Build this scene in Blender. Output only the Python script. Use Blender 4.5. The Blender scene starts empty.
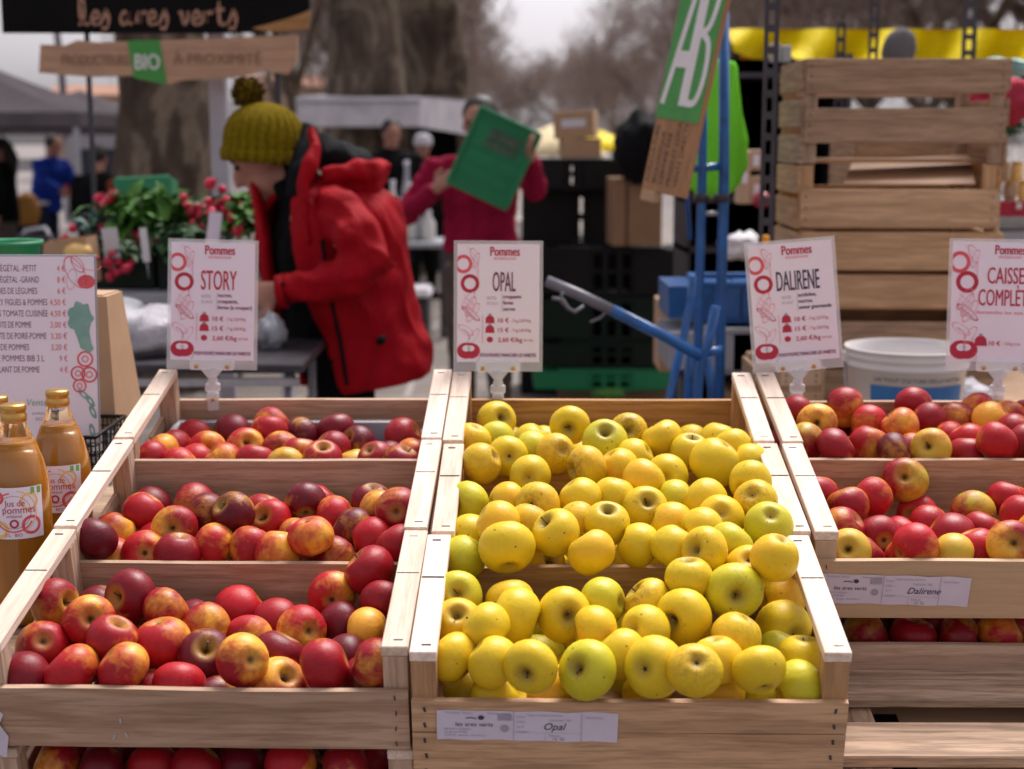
import bpy, math, random
from mathutils import Vector, Matrix, noise
random.seed(7)
R = math.radians
S = bpy.context.scene
COL = S.collection
# ------------------------------------------------------------------ camera
PITCH = R(9.49); CZ = 1.55; FPX = 1450.0
cam = bpy.data.cameras.new('camera'); camo = bpy.data.objects.new('camera', cam); COL.objects.link(camo)
camo.location = (0, 0, CZ); camo.rotation_euler = (R(90) - PITCH, 0, 0)
cam.sensor_width = 36; cam.lens = FPX / 1024 * 36; cam.clip_end = 2000; cam.clip_start = .05
cam.dof.use_dof = True; cam.dof.focus_distance = 1.92; cam.dof.aperture_fstop = 4.3
cam.dof.aperture_blades = 9
S.camera = camo
RT = Vector((1, 0, 0)); UPV = Vector((0, math.sin(PITCH), math.cos(PITCH))); FW = Vector((0, math.cos(PITCH), -math.sin(PITCH)))
def c2w(x, y, z): return Vector((0, 0, CZ)) + RT * x + UPV * y + FW * z
def pt(px, py, Y):
    """world point at distance Y (along the ground) seen at that place of the photograph"""
    d = RT * ((px - 512) / FPX) + UPV * ((384.5 - py) / FPX) + FW
    return Vector((0, 0, CZ)) + d * (Y / d.y)
# ------------------------------------------------------------------ mesh helper
class MB:
    def __init__(s): s.v = []; s.f = []; s.sm = []
    def add(s, vs, fs, smooth=False):
        o = len(s.v); s.v += [tuple(v) for v in vs]; s.f += [tuple(i + o for i in f) for f in fs]; s.sm += [smooth] * len(fs); return s
    def box(s, c, d, M=None, bev=0):
        x, y, z = d[0] / 2, d[1] / 2, d[2] / 2; c = Vector(c)
        if bev <= 0:
            vs = [Vector((a * x, b * y, e * z)) for a in (-1, 1) for b in (-1, 1) for e in (-1, 1)]
            fs = [(0, 1, 3, 2), (4, 6, 7, 5), (0, 4, 5, 1), (2, 3, 7, 6), (0, 2, 6, 4), (1, 5, 7, 3)]
        else:
            b = min(bev, x * .9, y * .9, z * .9); vs = []; idx = {}
            for a in (-1, 1):
                for q in (-1, 1):
                    for e in (-1, 1):
                        for k in range(3):
                            p = [a * (x - b), q * (y - b), e * (z - b)]; p[k] = (a * x, q * y, e * z)[k]
                            idx[(a, q, e, k)] = len(vs); vs.append(Vector(p))
            fs = []
            for k in range(3):
                for sg in (-1, 1):
                    o = [i for i in range(3) if i != k]; cyc = [(-1, -1), (1, -1), (1, 1), (-1, 1)]; f = []
                    for (p, q) in cyc:
                        t = [0, 0, 0]; t[k] = sg; t[o[0]] = p; t[o[1]] = q; f.append(idx[(t[0], t[1], t[2], k)])
                    if (sg < 0) != (k == 1): f.reverse()
                    fs.append(tuple(f))
            for k in range(3):
                o = [i for i in range(3) if i != k]
                for p in (-1, 1):
                    for q in (-1, 1):
                        f = []
                        for (w, sg) in ((o[0], -1), (o[0], 1), (o[1], 1), (o[1], -1)):
                            t = [0, 0, 0]; t[k] = sg; t[o[0]] = p; t[o[1]] = q; f.append(idx[(t[0], t[1], t[2], w)])
                        fs.append(tuple(f))
            for a in (-1, 1):
                for q in (-1, 1):
                    for e in (-1, 1): fs.append(tuple(idx[(a, q, e, k)] for k in range(3)))
        if M is not None: vs = [M @ v for v in vs]
        return s.add([v + c for v in vs], fs)
    def bar(s, a, b, w, t, up=(0, 0, 1), bev=0):
        a = Vector(a); b = Vector(b); d = (b - a); L = d.length; d.normalize()
        up = Vector(up); x = d.cross(up)
        if x.length < 1e-4: x = d.cross(Vector((0, 1, 0)))
        x.normalize(); z = x.cross(d)
        M = Matrix((x, d, z)).transposed()
        return s.box((a + b) / 2, (w, L, t), M, bev)
    def tube(s, pts, rad, n=10, caps=True, smooth=True, ell=None, up=None):
        pts = [Vector(p) for p in pts]; m = len(pts)
        if not hasattr(rad, '__len__'): rad = [rad] * m
        vs = []; prev = None
        for i, p in enumerate(pts):
            t = (pts[min(i + 1, m - 1)] - pts[max(i - 1, 0)])
            if t.length < 1e-9: t = Vector((0, 0, 1))
            t.normalize()
            if prev is None:
                x = (Vector(up) if up is not None else (Vector((0, 0, 1)) if abs(t.z) < .9 else Vector((0, 1, 0))))
                x = (x - t * x.dot(t)).normalized()
            else:
                x = (prev - t * prev.dot(t))
                x = x.normalized() if x.length > 1e-5 else prev
            prev = x; y = t.cross(x)
            r = rad[i]; rx, ry = (r if hasattr(r, '__len__') else (r, r * (ell or 1)))
            for k in range(n):
                a = 2 * math.pi * k / n; vs.append(p + x * (math.cos(a) * rx) + y * (math.sin(a) * ry))
        fs = [(i * n + k, i * n + (k + 1) % n, (i + 1) * n + (k + 1) % n, (i + 1) * n + k) for i in range(m - 1) for k in range(n)]
        s.add(vs, fs, smooth)
        if caps:
            o = len(s.v) - len(vs)
            s.f.append(tuple(o + k for k in reversed(range(n)))); s.sm.append(False)
            s.f.append(tuple(o + (m - 1) * n + k for k in range(n))); s.sm.append(False)
        return s
    def lathe(s, prof, n=24, M=None, smooth=True, close=False, mod=None):
        vs = []; m = len(prof)
        for i, (r, z) in enumerate(prof):
            for k in range(n):
                a = 2 * math.pi * k / n; q = mod(a, r, z) if mod else 1
                v = Vector((r * q * math.cos(a), r * q * math.sin(a), z)); vs.append(M @ v if M is not None else v)
        fs = [(i * n + k, i * n + (k + 1) % n, (i + 1) * n + (k + 1) % n, (i + 1) * n + k) for i in range(m - 1) for k in range(n)]
        return s.add(vs, fs, smooth)
    def ell(s, c, r, n=16, M=None, fn=None):
        vs = []; rings = n // 2; c = Vector(c); r = r if hasattr(r, '__len__') else (r, r, r)
        for i in range(rings + 1):
            th = math.pi * i / rings
            for k in range(n):
                a = 2 * math.pi * k / n; d = Vector((math.sin(th) * math.cos(a), math.sin(th) * math.sin(a), -math.cos(th)))
                q = fn(d) if fn else 1
                v = Vector((d.x * r[0] * q, d.y * r[1] * q, d.z * r[2] * q)); vs.append((M @ v if M is not None else v) + c)
        fs = [(i * n + k, i * n + (k + 1) % n, (i + 1) * n + (k + 1) % n, (i + 1) * n + k) for i in range(rings) for k in range(n)]
        return s.add(vs, fs, True)
    def poly(s, pts, M=None, ext=None):
        """flat outline (list of 2d/3d points); ext extrudes it to a thickness along local -z"""
        p = [Vector((q[0], q[1], q[2] if len(q) > 2 else 0)) for q in pts]; n = len(p)
        if ext:
            b = [v - Vector((0, 0, ext)) for v in p]; vs = p + b
            fs = [tuple(range(n)), tuple(n + i for i in reversed(range(n)))] + [(i, n + i, n + (i + 1) % n, (i + 1) % n) for i in range(n)]
        else: vs = p; fs = [tuple(range(n))]
        if M is not None: vs = [M @ v for v in vs]
        return s.add(vs, fs)
    def ring(s, c, r1, r2, z=0, n=24, a0=0, a1=360, sx=1, sy=1, rot=0):
        vs = []; m = n + 1
        for i in range(m):
            a = R(a0 + (a1 - a0) * i / n)
            for r in (r1, r2):
                x, y = math.cos(a) * r * sx, math.sin(a) * r * sy
                vs.append((c[0] + x * math.cos(rot) - y * math.sin(rot), c[1] + x * math.sin(rot) + y * math.cos(rot), z))
        z_ = len(s.f) * 4e-7; vs = [(v[0], v[1], v[2] + z_) for v in vs]
        return s.add(vs, [(2 * i, 2 * i + 1, 2 * i + 3, 2 * i + 2) for i in range(n)])
    def disc(s, c, rx, ry, z=0, n=20, rot=0):
        return s.add([(c[0] + math.cos(2 * math.pi * i / n) * rx * math.cos(rot) - math.sin(2 * math.pi * i / n) * ry * math.sin(rot),
                       c[1] + math.cos(2 * math.pi * i / n) * rx * math.sin(rot) + math.sin(2 * math.pi * i / n) * ry * math.cos(rot), z) for i in range(n)], [tuple(range(n))])
    def ribbon(s, pts, w, z=0):
        p = [Vector((q[0], q[1])) for q in pts]; m = len(p); vs = []
        for i in range(m):
            t = (p[min(i + 1, m - 1)] - p[max(i - 1, 0)]); t = t.normalized() if t.length > 1e-9 else Vector((1, 0))
            nn = Vector((-t.y, t.x)); ww = (w[i] if hasattr(w, '__len__') else w) / 2
            vs += [(p[i].x + nn.x * ww, p[i].y + nn.y * ww, z), (p[i].x - nn.x * ww, p[i].y - nn.y * ww, z)]
        z_ = len(s.f) * 4e-7; vs = [(v[0], v[1], v[2] + z_) for v in vs]
        return s.add(vs, [(2 * i, 2 * i + 1, 2 * i + 3, 2 * i + 2) for i in range(m - 1)])
    def mesh(s, name, mat):
        me = bpy.data.meshes.new(name); me.from_pydata(s.v, [], s.f)
        me.polygons.foreach_set('use_smooth', s.sm)
        if mat: me.materials.append(mat)
        me.update(); return me
    def build(s, name, mat, parent=None, M=None):
        o = bpy.data.objects.new(name, s.mesh(name, mat)); COL.objects.link(o)
        if parent is not None: o.parent = parent
        if M is not None: o.matrix_local = M
        return o
def tag(o, label, cat, group=None, kind=None):
    if label: o['label'] = label
    if cat: o['category'] = cat
    if group: o['group'] = group
    if kind: o['kind'] = kind
    return o
def empty(name, M, label=None, cat=None, group=None):
    o = bpy.data.objects.new(name, None); COL.objects.link(o); o.empty_display_size = .05
    o.matrix_world = M if isinstance(M, Matrix) else Matrix.Translation(M)
    return tag(o, label, cat, group)
def T(*a): return Matrix.Translation(Vector(a if len(a) == 3 else a[0]))
def RX(a): return Matrix.Rotation(R(a), 4, 'X')
def RY(a): return Matrix.Rotation(R(a), 4, 'Y')
def RZ(a): return Matrix.Rotation(R(a), 4, 'Z')
def SC(x, y, z): return Matrix.Diagonal((x, y, z, 1))
def textmesh(mb, txt, size, x, y, z=.0004, xs=1.0, bold=0.0, align='LEFT', shear=0, rot=0):
    cu = bpy.data.curves.new('t', 'FONT'); cu.body = txt; cu.size = size; cu.offset = 0; cu.align_x = align; cu.shear = shear; cu.resolution_u = 3
    ob = bpy.data.objects.new('t', cu); me = bpy.data.meshes.new_from_object(ob)
    c, s_ = math.cos(rot), math.sin(rot)
    vs = [(x + v.co.x * xs * c - v.co.y * s_, y + v.co.x * xs * s_ + v.co.y * c, z) for v in me.vertices]
    mb.add(vs, [tuple(p.vertices) for p in me.polygons])
    bpy.data.objects.remove(ob); bpy.data.curves.remove(cu); bpy.data.meshes.remove(me)
    return mb
# ------------------------------------------------------------------ materials
def newmat(name):
    m = bpy.data.materials.new(name); m.use_nodes = True; nt = m.node_tree; b = nt.nodes['Principled BSDF']
    return m, nt, b
def N(nt, t, **k):
    n = nt.nodes.new(t)
    for a, v in k.items():
        if a.startswith('i_'):
            n.inputs[int(a[2:])].default_value = v
        else: setattr(n, a, v)
    return n
def ramp(nt, fac, stops):
    r = nt.nodes.new('ShaderNodeValToRGB'); e = r.color_ramp.elements
    while len(e) < len(stops): e.new(.5)
    for i, (p, c) in enumerate(stops):
        e[i].position = p; e[i].color = (c[0], c[1], c[2], 1) if hasattr(c, '__len__') else (c, c, c, 1)
    nt.links.new(fac, r.inputs[0]); return r.outputs[0]
def mixc(nt, fac, a, b, mode='MIX'):
    n = nt.nodes.new('ShaderNodeMix'); n.data_type = 'RGBA'; n.blend_type = mode
    for sock, v in ((n.inputs[0], fac), (n.inputs[6], a), (n.inputs[7], b)):
        if isinstance(v, bpy.types.NodeSocket): nt.links.new(v, sock)
        elif hasattr(v, '__len__'): sock.default_value = (v[0], v[1], v[2], 1)
        else: sock.default_value = v
    return n.outputs[2]
def math_(nt, op, a, b=None, c=None, clamp=False):
    n = nt.nodes.new('ShaderNodeMath'); n.operation = op; n.use_clamp = clamp
    for i, v in enumerate((a, b, c)):
        if v is None: continue
        if isinstance(v, bpy.types.NodeSocket): nt.links.new(v, n.inputs[i])
        else: n.inputs[i].default_value = v
    return n.outputs[0]
def coords(nt, scale=(1, 1, 1), kind='Object', rnd=True):
    tc = nt.nodes.new('ShaderNodeTexCoord'); mp = nt.nodes.new('ShaderNodeMapping'); mp.inputs[3].default_value = scale
    nt.links.new(tc.outputs[kind], mp.inputs[0])
    if rnd:
        oi = nt.nodes.new('ShaderNodeObjectInfo'); m = nt.nodes.new('ShaderNodeVectorMath'); m.operation = 'SCALE'
        cx = nt.nodes.new('ShaderNodeCombineXYZ'); nt.links.new(oi.outputs['Random'], cx.inputs[0])
        nt.links.new(math_(nt, 'MULTIPLY', oi.outputs['Random'], 7.3), cx.inputs[1]); nt.links.new(math_(nt, 'MULTIPLY', oi.outputs['Random'], 3.7), cx.inputs[2])
        nt.links.new(cx.outputs[0], m.inputs[0]); m.inputs[3].default_value = 9.0; nt.links.new(m.outputs[0], mp.inputs[1])
    return mp.outputs[0]
def tex(nt, vec, scale=5, detail=4, rough=.5, dist=0):
    n = nt.nodes.new('ShaderNodeTexNoise'); n.inputs['Scale'].default_value = scale; n.inputs['Detail'].default_value = detail
    n.inputs['Roughness'].default_value = rough; n.inputs['Distortion'].default_value = dist; nt.links.new(vec, n.inputs['Vector']); return n.outputs[0]
def bump(nt, b, h, st=.3, dist=.002):
    n = nt.nodes.new('ShaderNodeBump'); n.inputs['Strength'].default_value = st; n.inputs['Distance'].default_value = dist
    nt.links.new(h, n.inputs['Height']); nt.links.new(n.outputs[0], b.inputs['Normal'])
def plain(name, col, rough=.6, var=.15, scale=6, metal=0, bumpd=0, spec=.5, coat=0, kind='Object'):
    m, nt, b = newmat(name); v = coords(nt, kind=kind)
    n = tex(nt, v, scale, 5, .6)
    c = ramp(nt, n, [(.3, [x * (1 - var) for x in col]), (.7, [min(1, x * (1 + var)) for x in col])])
    nt.links.new(c, b.inputs['Base Color']); b.inputs['Roughness'].default_value = rough; b.inputs['Metallic'].default_value = metal
    b.inputs['Specular IOR Level'].default_value = spec; b.inputs['Coat Weight'].default_value = coat
    if bumpd: bump(nt, b, tex(nt, v, scale * 5, 4, .6), .5, bumpd)
    return m
def wood(name, base, dark, axis=0, knots=.0, stain=.3, grain=1.0, rough=.7):
    """sawn softwood / poplar: grain drawn out along one local axis"""
    m, nt, b = newmat(name)
    sc = [1, 1, 1]; sc[axis] = .06
    v = coords(nt, tuple(sc))
    g1 = tex(nt, v, 34, 5, .65, .4); g2 = tex(nt, v, 150, 3, .7)
    sc2 = [1, 1, 1]; sc2[axis] = .25
    v2 = coords(nt, tuple(sc2)); blot = tex(nt, v2, 9, 5, .6, .5)
    w = nt.nodes.new('ShaderNodeTexWave'); w.wave_type = 'RINGS'; w.rings_direction = 'XYZ'[axis]
    w.inputs['Scale'].default_value = 14; w.inputs['Distortion'].default_value = 5; w.inputs['Detail'].default_value = 3; w.inputs['Detail Scale'].default_value = 1.2
    nt.links.new(v2, w.inputs[0])
    mid = [(a + c) / 2 for a, c in zip(base, dark)]
    c = ramp(nt, g1, [(.25, mid), (.5, base), (.8, [x * 1.12 for x in base])])
    c = mixc(nt, math_(nt, 'MULTIPLY', ramp(nt, w.outputs[1], [(.55, 0), (.95, 1)]), .35 * grain), c, dark)
    c = mixc(nt, math_(nt, 'MULTIPLY', ramp(nt, g2, [(.38, 1), (.56, 0)]), .6 * grain), c, dark)
    c = mixc(nt, math_(nt, 'MULTIPLY', ramp(nt, blot, [(.52, 0), (.78, 1)]), stain), c, [x * .55 for x in dark])
    if knots > 0:
        vo = nt.nodes.new('ShaderNodeTexVoronoi'); vo.inputs['Scale'].default_value = 5
        sc3 = [1, 1, 1]; sc3[axis] = .6; nt.links.new(coords(nt, tuple(sc3)), vo.inputs['Vector'])
        c = mixc(nt, math_(nt, 'MULTIPLY', ramp(nt, vo.outputs['Distance'], [(.035, 1), (.075, 0)]), knots), c, (.05, .025, .012))
    oi = nt.nodes.new('ShaderNodeObjectInfo')
    hv = nt.nodes.new('ShaderNodeHueSaturation'); nt.links.new(c, hv.inputs['Color'])
    nt.links.new(math_(nt, 'MULTIPLY_ADD', oi.outputs['Random'], .26, .87), hv.inputs['Value'])
    nt.links.new(math_(nt, 'MULTIPLY_ADD', oi.outputs['Random'], -.25, 1.12), hv.inputs['Saturation'])
    nt.links.new(hv.outputs[0], b.inputs['Base Color']); b.inputs['Roughness'].default_value = rough; b.inputs['Specular IOR Level'].default_value = .25
    bump(nt, b, math_(nt, 'ADD', g1, g2), .5, .0012)
    return m
M = {}
def woodset(key, base, dark, **k): M[key] = [wood(key + '_' + 'xyz'[a], base, dark, axis=a, **k) for a in range(3)]
woodset('poplar', (.62, .44, .32), (.40, .25, .18), knots=.3, stain=.18, grain=.6)
woodset('board', (.56, .39, .285), (.34, .21, .135), knots=.8, stain=.5, grain=1.2)
woodset('rail', (.80, .64, .53), (.50, .36, .27), knots=.4, stain=.22, grain=.8)
woodset('golden', (.56, .335, .175), (.32, .18, .085), knots=.9, stain=.35)
woodset('pine', (.56, .325, .165), (.27, .14, .06), knots=.7, stain=.3)
woodset('pale', (.56, .39, .255), (.45, .30, .2), knots=.2, stain=.15, grain=.6)
woodset('weathered', (.45, .295, .19), (.19, .12, .075), knots=.8, stain=.55)
woodset('rough_pallet', (.52, .35, .235), (.17, .10, .065), knots=.8, stain=.7)
def apple_mat(name, yellow):
    m, nt, b = newmat(name)
    tc = nt.nodes.new('ShaderNodeTexCoord'); oi = nt.nodes.new('ShaderNodeObjectInfo')
    sep = nt.nodes.new('ShaderNodeSeparateXYZ'); nt.links.new(tc.outputs['Object'], sep.inputs[0])
    nrm = nt.nodes.new('ShaderNodeVectorMath'); nrm.operation = 'NORMALIZE'; nt.links.new(tc.outputs['Object'], nrm.inputs[0])
    sn = nt.nodes.new('ShaderNodeSeparateXYZ'); nt.links.new(nrm.outputs[0], sn.inputs[0])
    cs = nt.nodes.new('ShaderNodeSeparateColor'); nt.links.new(oi.outputs['Color'], cs.inputs[0])
    # meridian streaks: squash the z axis of the unit direction
    cmb = nt.nodes.new('ShaderNodeCombineXYZ')
    rad = math_(nt, 'MAXIMUM', math_(nt, 'SQRT', math_(nt, 'SUBTRACT', 1.0, math_(nt, 'MULTIPLY', sn.outputs[2], sn.outputs[2]))), .12)
    nt.links.new(math_(nt, 'DIVIDE', sn.outputs[0], rad), cmb.inputs[0]); nt.links.new(math_(nt, 'DIVIDE', sn.outputs[1], rad), cmb.inputs[1])
    nt.links.new(math_(nt, 'MULTIPLY', sn.outputs[2], .35), cmb.inputs[2])
    off = nt.nodes.new('ShaderNodeVectorMath'); off.operation = 'ADD'; nt.links.new(cmb.outputs[0], off.inputs[0])
    rv = nt.nodes.new('ShaderNodeCombineXYZ'); nt.links.new(math_(nt, 'MULTIPLY', oi.outputs['Random'], 31.0), rv.inputs[2]); nt.links.new(math_(nt, 'MULTIPLY', oi.outputs['Random'], 17.0), rv.inputs[0])
    nt.links.new(rv.outputs[0], off.inputs[1])
    streak = tex(nt, off.outputs[0], 7.5, 5, .65); blot = tex(nt, off.outputs[0], 1.3, 3, .5, .6)
    off2 = nt.nodes.new('ShaderNodeVectorMath'); off2.operation = 'ADD'; nt.links.new(nrm.outputs[0], off2.inputs[0]); nt.links.new(rv.outputs[0], off2.inputs[1])
    fine = tex(nt, off2.outputs[0], 60, 2, .5); soft = tex(nt, off2.outputs[0], 1.6, 3, .55, .3)
    vo = nt.nodes.new('ShaderNodeTexVoronoi'); vo.inputs['Scale'].default_value = 13; nt.links.new(off2.outputs[0], vo.inputs['Vector'])
    lent = ramp(nt, vo.outputs['Distance'], [(.03, 1), (.09, 0)])
    top = ramp(nt, sn.outputs[2], [(.80, 0), (.97, 1)]); bot = ramp(nt, math_(nt, 'MULTIPLY', sn.outputs[2], -1.0), [(.86, 0), (.98, 1)])
    if not yellow:
        field = math_(nt, 'ADD', math_(nt, 'MULTIPLY', sn.outputs[0], .36), math_(nt, 'ADD', math_(nt, 'MULTIPLY', streak, .30), math_(nt, 'MULTIPLY', soft, 1.05)))
        # field mean about .67; blush where field > 1.15 - amount*.95
        t = math_(nt, 'SUBTRACT', field, math_(nt, 'MULTIPLY_ADD', cs.outputs[0], -1.0, 1.15))
        bl = ramp(nt, math_(nt, 'MULTIPLY_ADD', t, 1.5, .5), [(.12, 0), (.5, .6), (.9, 1)])
        ground = mixc(nt, cs.outputs[2], (.86, .48, .04), (.42, .42, .03))
        ground = mixc(nt, math_(nt, 'MULTIPLY', blot, .55), ground, (.85, .25, .05))
        red = mixc(nt, cs.outputs[1], (.52, .009, .016), (.13, .002, .011))
        red = mixc(nt, math_(nt, 'MULTIPLY', ramp(nt, streak, [(.4, 0), (.65, 1)]), .5), red, mixc(nt, cs.outputs[1], (.34, .005, .016), (.065, .002, .008)))
        c = mixc(nt, bl, ground, red)
        c = mixc(nt, math_(nt, 'MULTIPLY', top, .6), c, (.55, .34, .06)); c = mixc(nt, math_(nt, 'MULTIPLY', bot, .5), c, (.5, .32, .07))
        c = mixc(nt, math_(nt, 'MULTIPLY', lent, .22), c, (.75, .38, .15)); c = mixc(nt, ramp(nt, sn.outputs[2], [(.955, 0), (.995, .85)]), c, (.05, .025, .01)); c = mixc(nt, ramp(nt, math_(nt, 'MULTIPLY', sn.outputs[2], -1.0), [(.97, 0), (.998, .8)]), c, (.06, .035, .015))
    else:
        c = mixc(nt, cs.outputs[0], (.74, .48, .010), (.54, .50, .018))        # yellow to lime
        c = mixc(nt, math_(nt, 'MULTIPLY', ramp(nt, math_(nt, 'ADD', math_(nt, 'MULTIPLY', sn.outputs[0], .35), soft), [(.45, 0), (.85, 1)]), cs.outputs[1]), c, (.84, .42, .02)); c = mixc(nt, ramp(nt, sn.outputs[2], [(.95, 0), (.99, .8)]), c, (.05, .035, .01))
        c = mixc(nt, math_(nt, 'MULTIPLY', ramp(nt, streak, [(.35, 1), (.6, 0)]) if False else ramp(nt, streak, [(.35, 1), (.6, 0)]), .2), c, (.85, .62, .05))
        rus = ramp(nt, math_(nt, 'ADD', tex(nt, off2.outputs[0], 3.2, 7, .72, .8), math_(nt, 'MULTIPLY', cs.outputs[2], .27)), [(.60, 0), (.74, 1)])
        c = mixc(nt, math_(nt, 'MULTIPLY', rus, math_(nt, 'ADD', .22, ramp(nt, math_(nt, 'ABSOLUTE', math_(nt, 'ADD', sn.outputs[2], math_(nt, 'MULTIPLY', soft, .3))), [(.45, 0), (1.0, .6)]))), c, (.30, .15, .03))
        c = mixc(nt, math_(nt, 'MULTIPLY', top, .7), c, (.25, .17, .04)); c = mixc(nt, math_(nt, 'MULTIPLY', bot, .55), c, (.30, .18, .04))
        c = mixc(nt, math_(nt, 'MULTIPLY', lent, .28), c, (.3, .22, .04))
        vo2 = nt.nodes.new('ShaderNodeTexVoronoi'); vo2.inputs['Scale'].default_value = 1.6; nt.links.new(off2.outputs[0], vo2.inputs['Vector'])
        c = mixc(nt, math_(nt, 'MULTIPLY', ramp(nt, vo2.outputs['Distance'], [(.05, 1), (.09, 0)]), .75), c, (.16, .05, .015))
    nt.links.new(c, b.inputs['Base Color'])
    rg = ramp(nt, soft, [(.3, .33), (.7, .50)]); nt.links.new(rg, b.inputs['Roughness']); b.inputs['Specular IOR Level'].default_value = .32
    b.inputs['Subsurface Weight'].default_value = 0.0
    bump(nt, b, math_(nt, 'ADD', math_(nt, 'MULTIPLY', fine, .3), math_(nt, 'MULTIPLY', soft, 2.0)), .35, .0015)
    return m
M['apple_red'] = apple_mat('red_apple_skin', False); M['apple_yellow'] = apple_mat('yellow_apple_skin', True)
M['stem'] = plain('apple_stem', (.09, .05, .025), .8); M['calyx'] = plain('apple_calyx', (.05, .035, .02), .9)
def clear(name, col=(1, 1, 1), rough=.05, ior=1.45, alpha=1.0):
    m, nt, b = newmat(name)
    if alpha < 1:
        tr = nt.nodes.new('ShaderNodeBsdfTransparent'); mx = nt.nodes.new('ShaderNodeMixShader'); mx.inputs[0].default_value = alpha
        b.inputs['Base Color'].default_value = (*col, 1); b.inputs['Roughness'].default_value = rough
        n = tex(nt, coords(nt), 12, 3, .5); bump(nt, b, n, .2, .001)
        out = nt.nodes['Material Output']; nt.links.new(tr.outputs[0], mx.inputs[1]); nt.links.new(b.outputs[0], mx.inputs[2]); nt.links.new(mx.outputs[0], out.inputs[0])
    else:
        b.inputs['Transmission Weight'].default_value = 1; b.inputs['Roughness'].default_value = rough; b.inputs['IOR'].default_value = ior; b.inputs['Base Color'].default_value = (*col, 1)
        n = tex(nt, coords(nt), 8, 3, .5); bump(nt, b, n, .15, .001)
    return m
M['sleeve'] = clear('clear_plastic_sleeve', (.85, .83, .86), .15, alpha=.3)
M['clip'] = clear('frosted_clip_plastic', (.85, .85, .88), .2, alpha=.55)
M['glass'] = clear('bottle_glass', (.95, .97, .95), .03, 1.3)
M['juice'] = plain('cloudy_apple_juice', (.55, .205, .006), .25, .12, 9, spec=.5, coat=.6)
M['gold'] = plain('gold_cap', (.62, .36, .10), .33, .1, 30, metal=.85)
M['paper'] = plain('white_paper', (.86, .80, .93), .55, .02, 8)
M['label_paper'] = plain('label_paper', (.64, .58, .72), .6, .05, 14)
M['ink_crimson'] = plain('crimson_ink', (.50, .02, .06), .6, .1, 60); M['ink_red'] = plain('red_ink', (.75, .10, .13), .6, .1, 60)
M['ink_pink'] = plain('pink_ink', (.80, .26, .34), .6, .12, 60); M['ink_purple'] = plain('plum_ink', (.20, .045, .12), .6, .1, 60)
M['ink_dark'] = plain('dark_ink', (.05, .04, .09), .6, .1, 60); M['ink_grey'] = plain('grey_ink', (.35, .32, .42), .6, .1, 60)
M['ink_teal'] = plain('teal_ink', (.22, .42, .38), .6, .15, 40); M['ink_green'] = plain('green_ink', (.18, .45, .1), .6, .1, 40); M['ink_yellow'] = plain('ochre_ink', (.85, .55, .2), .6, .1, 40)
M['staple'] = plain('steel_staple', (.06, .055, .06), .5, .2, 40, metal=.3); M['bright_staple'] = plain('bright_staple', (.6, .6, .7), .3, .1, 40, metal=.8)
M['kraft'] = plain('kraft_cardboard', (.46, .29, .17), .75, .08, 14, bumpd=.0006)
M['kraft_dark'] = plain('brown_cardboard', (.28, .16, .09), .75, .1, 10)
M['blackplastic'] = plain('black_plastic', (.006, .006, .007), .5, .25, 10, spec=.25)
M['darkgreenplastic'] = plain('dark_green_plastic', (.004, .014, .009), .5, .25, 10, spec=.25)
M['greenplastic'] = plain('green_plastic', (.006, .14, .062), .45, .12, 10); M['greenlid'] = plain('green_crate_plastic', (.01, .22, .085), .45, .1, 6)
M['greyplastic'] = plain('grey_plastic', (.34, .35, .39), .5, .1, 10)
M['bluepaint'] = plain('chipped_blue_paint', (.002, .095, .33), .35, .3, 22, bumpd=.0004, coat=.3)
M['greypaint'] = plain('grey_grip', (.16, .15, .18), .45, .2, 20); M['darkmetal'] = plain('dark_steel', (.055, .05, .06), .45, .25, 20, metal=.4)
M['galv'] = plain('galvanised_steel', (.42, .42, .46), .4, .15, 20, metal=.6)
M['whiteplastic'] = plain('white_plastic', (.72, .68, .67), .4, .05, 8); M['bluelabel'] = plain('blue_label', (.03, .16, .42), .45, .3, 8)
def cloth(name, col, rough=.85, wr=.006, scale=9, sheen=0):
    m, nt, b = newmat(name); v = coords(nt, (1, 1, .45))
    n1 = tex(nt, v, scale, 4, .55, 1.2); n2 = tex(nt, coords(nt), 300, 2, .5)
    c = ramp(nt, n1, [(.3, [x * .82 for x in col]), (.7, [min(1, x * 1.15) for x in col])])
    nt.links.new(c, b.inputs['Base Color']); b.inputs['Roughness'].default_value = rough; b.inputs['Specular IOR Level'].default_value = .12
    b.inputs['Sheen Weight'].default_value = 0
    bump(nt, b, math_(nt, 'ADD', n1, math_(nt, 'MULTIPLY', n2, .05)), .9, wr * 3); return m
M['redcoat'] = cloth('red_coat_cloth', (.34, .002, .009), .7, .008, 8, .0); M['black_lining'] = cloth('black_lining', (.006, .006, .008), .8, .006, 10, .05)
M['blackcloth'] = cloth('black_cloth', (.004, .004, .005), .9, .004, 9, .05); M['pinkcoat'] = cloth('raspberry_fleece', (.30, .008, .045), .9, .006, 7, .1)
M['bluecoat'] = cloth('royal_blue_cloth', (.008, .035, .28), .75, .006, 7, .05); M['navycloth'] = cloth('navy_cloth', (.012, .016, .04), .85)
M['greytrousers'] = cloth('grey_brown_trousers', (.10, .075, .065), .9); M['browncloth'] = cloth('rust_brown_cloth', (.22, .05, .02), .9)
M['skin'] = plain('skin', (.42, .20, .145), .5, .08, 20, spec=.35); M['hair_dark'] = plain('dark_hair', (.02, .014, .012), .6, .3, 60); M['hair_red'] = plain('auburn_hair', (.15, .05, .02), .6, .3, 60)
M['lips'] = plain('lips', (.38, .13, .11), .5, .05); M['eye'] = plain('dark_eye', (.02, .015, .012), .3, .05)
M['lime'] = cloth('lime_fabric', (.20, .75, .04), .7, .006, 6, .0)
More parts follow.
